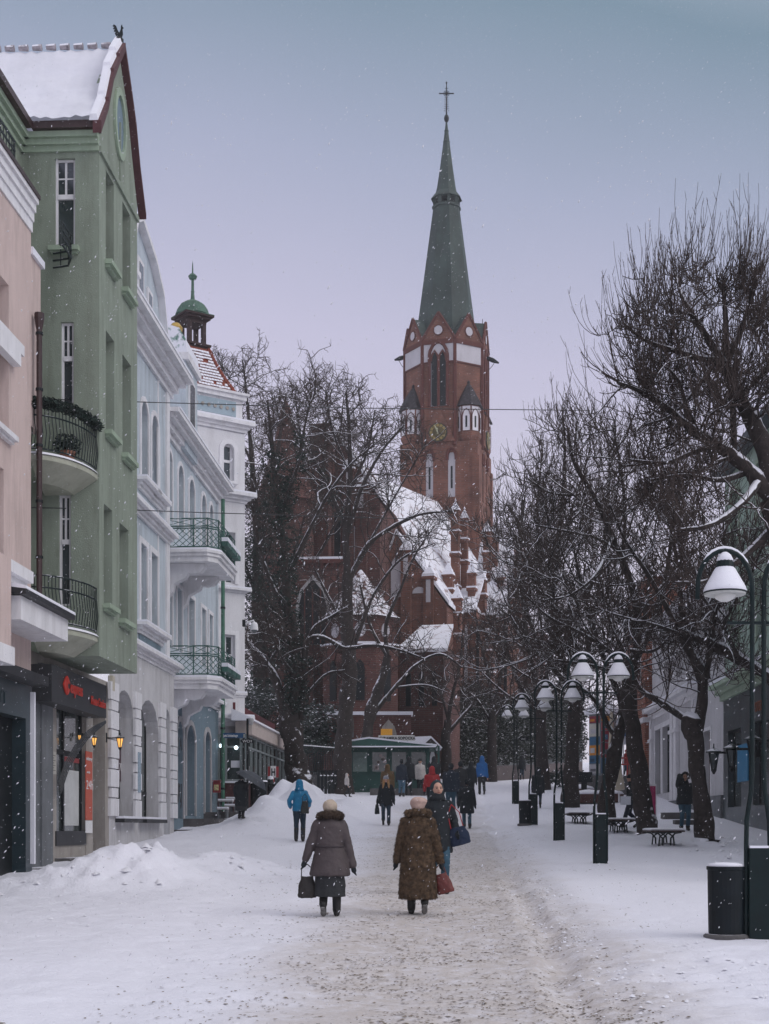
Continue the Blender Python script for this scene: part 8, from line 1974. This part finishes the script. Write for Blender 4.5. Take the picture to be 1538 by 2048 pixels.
bag(p2[2]((.30, .03, .72)), .25, .28, .12, mat('oxblood bag leather', (.13, .026, .022), .5, .3, 8), .12, 'oxblood red handbag held by the woman in the fur coat', yaw=0, roll=-16, loop=1)
b3 = bag(p3[2]((-.20, .10, 1.36)), .34, .30, .14, cloth('navy bag canvas', (.012, .022, .050)), .38, 'navy blue shoulder bag on a red strap at the side of the approaching woman', name='shoulder_bag', roll=-14, loop=1, taper=.9)
for c in b3.children:
    if c.name.startswith('handle'): c.data.materials[0] = mat('red strap', (.35, .02, .025), .6)
bag(p4[2]((.31, .06, .72)), .17, .30, .06, BLK, .02, 'flat dark bag held low by the blonde woman', name='tote_bag', loop=1)
bag(p5[2]((.16, -.20, 1.32)), .24, .34, .10, cloth('dark olive canvas', (.035, .038, .036)), .20, 'dark shoulder bag on the back of the bright blue jacket', name='shoulder_bag', loop=1)
w_ = PP[11]; q = MB(); c = w_[2]((-.24, .22, .86)); q.box(c.x - .16, c.x + .16, c.y - .3, c.y - .27, c.z - .12, c.z + .14); tag(q.build('paper_folder', mat('white paper', (.62, .64, .70), .6)), 'white folder carried by the striding man', 'folder')
finalize()
for pz, n, ln, m_ in ((p2[0], 16000, .020, FURM),):
    for c in list(pz.children):
        if c.name.startswith('coat'): fur_cards(c, n, ln, m_, 1)
        if c.name.startswith('fur_collar'): fur_cards(c, 1500, .022, m_, 2)
for c in list(p1[0].children):
    if c.name.startswith('fur_collar'): fur_cards(c, 2500, .024, MATS['brown fur collar'], 3)
# shoulder yoke on the red jacket, reflective stripe on the blue one
# ================= FALLING SNOW
def snowfall(n=46000):
    rs = np.random.RandomState(2); y = 5.0 + 44 * rs.rand(n) ** .75; x = (rs.rand(n) - .5) * 2 * (1.5 + .34 * y); z = -0.2 + (1 + .62 * y) * rs.rand(n)
    c = np.stack([x, y, z], 1); r = .0017 + .0017 * rs.rand(n); ax_ = unit(np.array([.55, .1, .8]) + rs.randn(n, 3) * .25); s1 = unit(np.cross(ax_, np.array([0, 1, 0]))); s2 = np.cross(ax_, s1)
    l = (r * (1.4 + 2.6 * rs.rand(n)))[:, None]; r_ = r[:, None]; v = np.stack([c - ax_ * l, c + s1 * r_, c + s2 * r_, c - s1 * r_, c - s2 * r_, c + ax_ * l], 1).reshape(-1, 3)
    b = (np.arange(n) * 6)[:, None]; fs = [(0, 2, 1, 1), (0, 3, 2, 2), (0, 4, 3, 3), (0, 1, 4, 4), (5, 1, 2, 2), (5, 2, 3, 3), (5, 3, 4, 4), (5, 4, 1, 1)]
    f = np.concatenate([b + np.array(q_[:3]) for q_ in fs]).astype(np.int32)
    me = bpy.data.meshes.new('falling_snow'); me.vertices.add(len(v)); me.vertices.foreach_set('co', v.astype(np.float32).ravel()); me.loops.add(f.size); me.loops.foreach_set('vertex_index', f.ravel()); me.polygons.add(len(f)); me.polygons.foreach_set('loop_start', np.arange(0, f.size, 3, dtype=np.int32)); me.update(calc_edges=True)
    me.materials.append(mat('snowflake', (.70, .70, .75), .8, .02)); o = bpy.data.objects.new('falling_snow', me); SC.collection.objects.link(o); o['kind'] = 'stuff'
snowfall()
# ================= HAZE
hz = MB(); hz.box(-70, 70, -20, 260, -1.5, 75)
hm = bpy.data.materials.new('haze'); hm.use_nodes = True; t_ = hm.node_tree; t_.nodes.clear(); oo = t_.nodes.new('ShaderNodeOutputMaterial'); pv = t_.nodes.new('ShaderNodeVolumePrincipled')
pv.inputs['Color'].default_value = (.97, .975, 1, 1); pv.inputs['Density'].default_value = .0008; pv.inputs['Anisotropy'].default_value = .1
t_.links.new(pv.outputs[0], oo.inputs['Volume']); hz.build('haze', hm, kind='stuff')
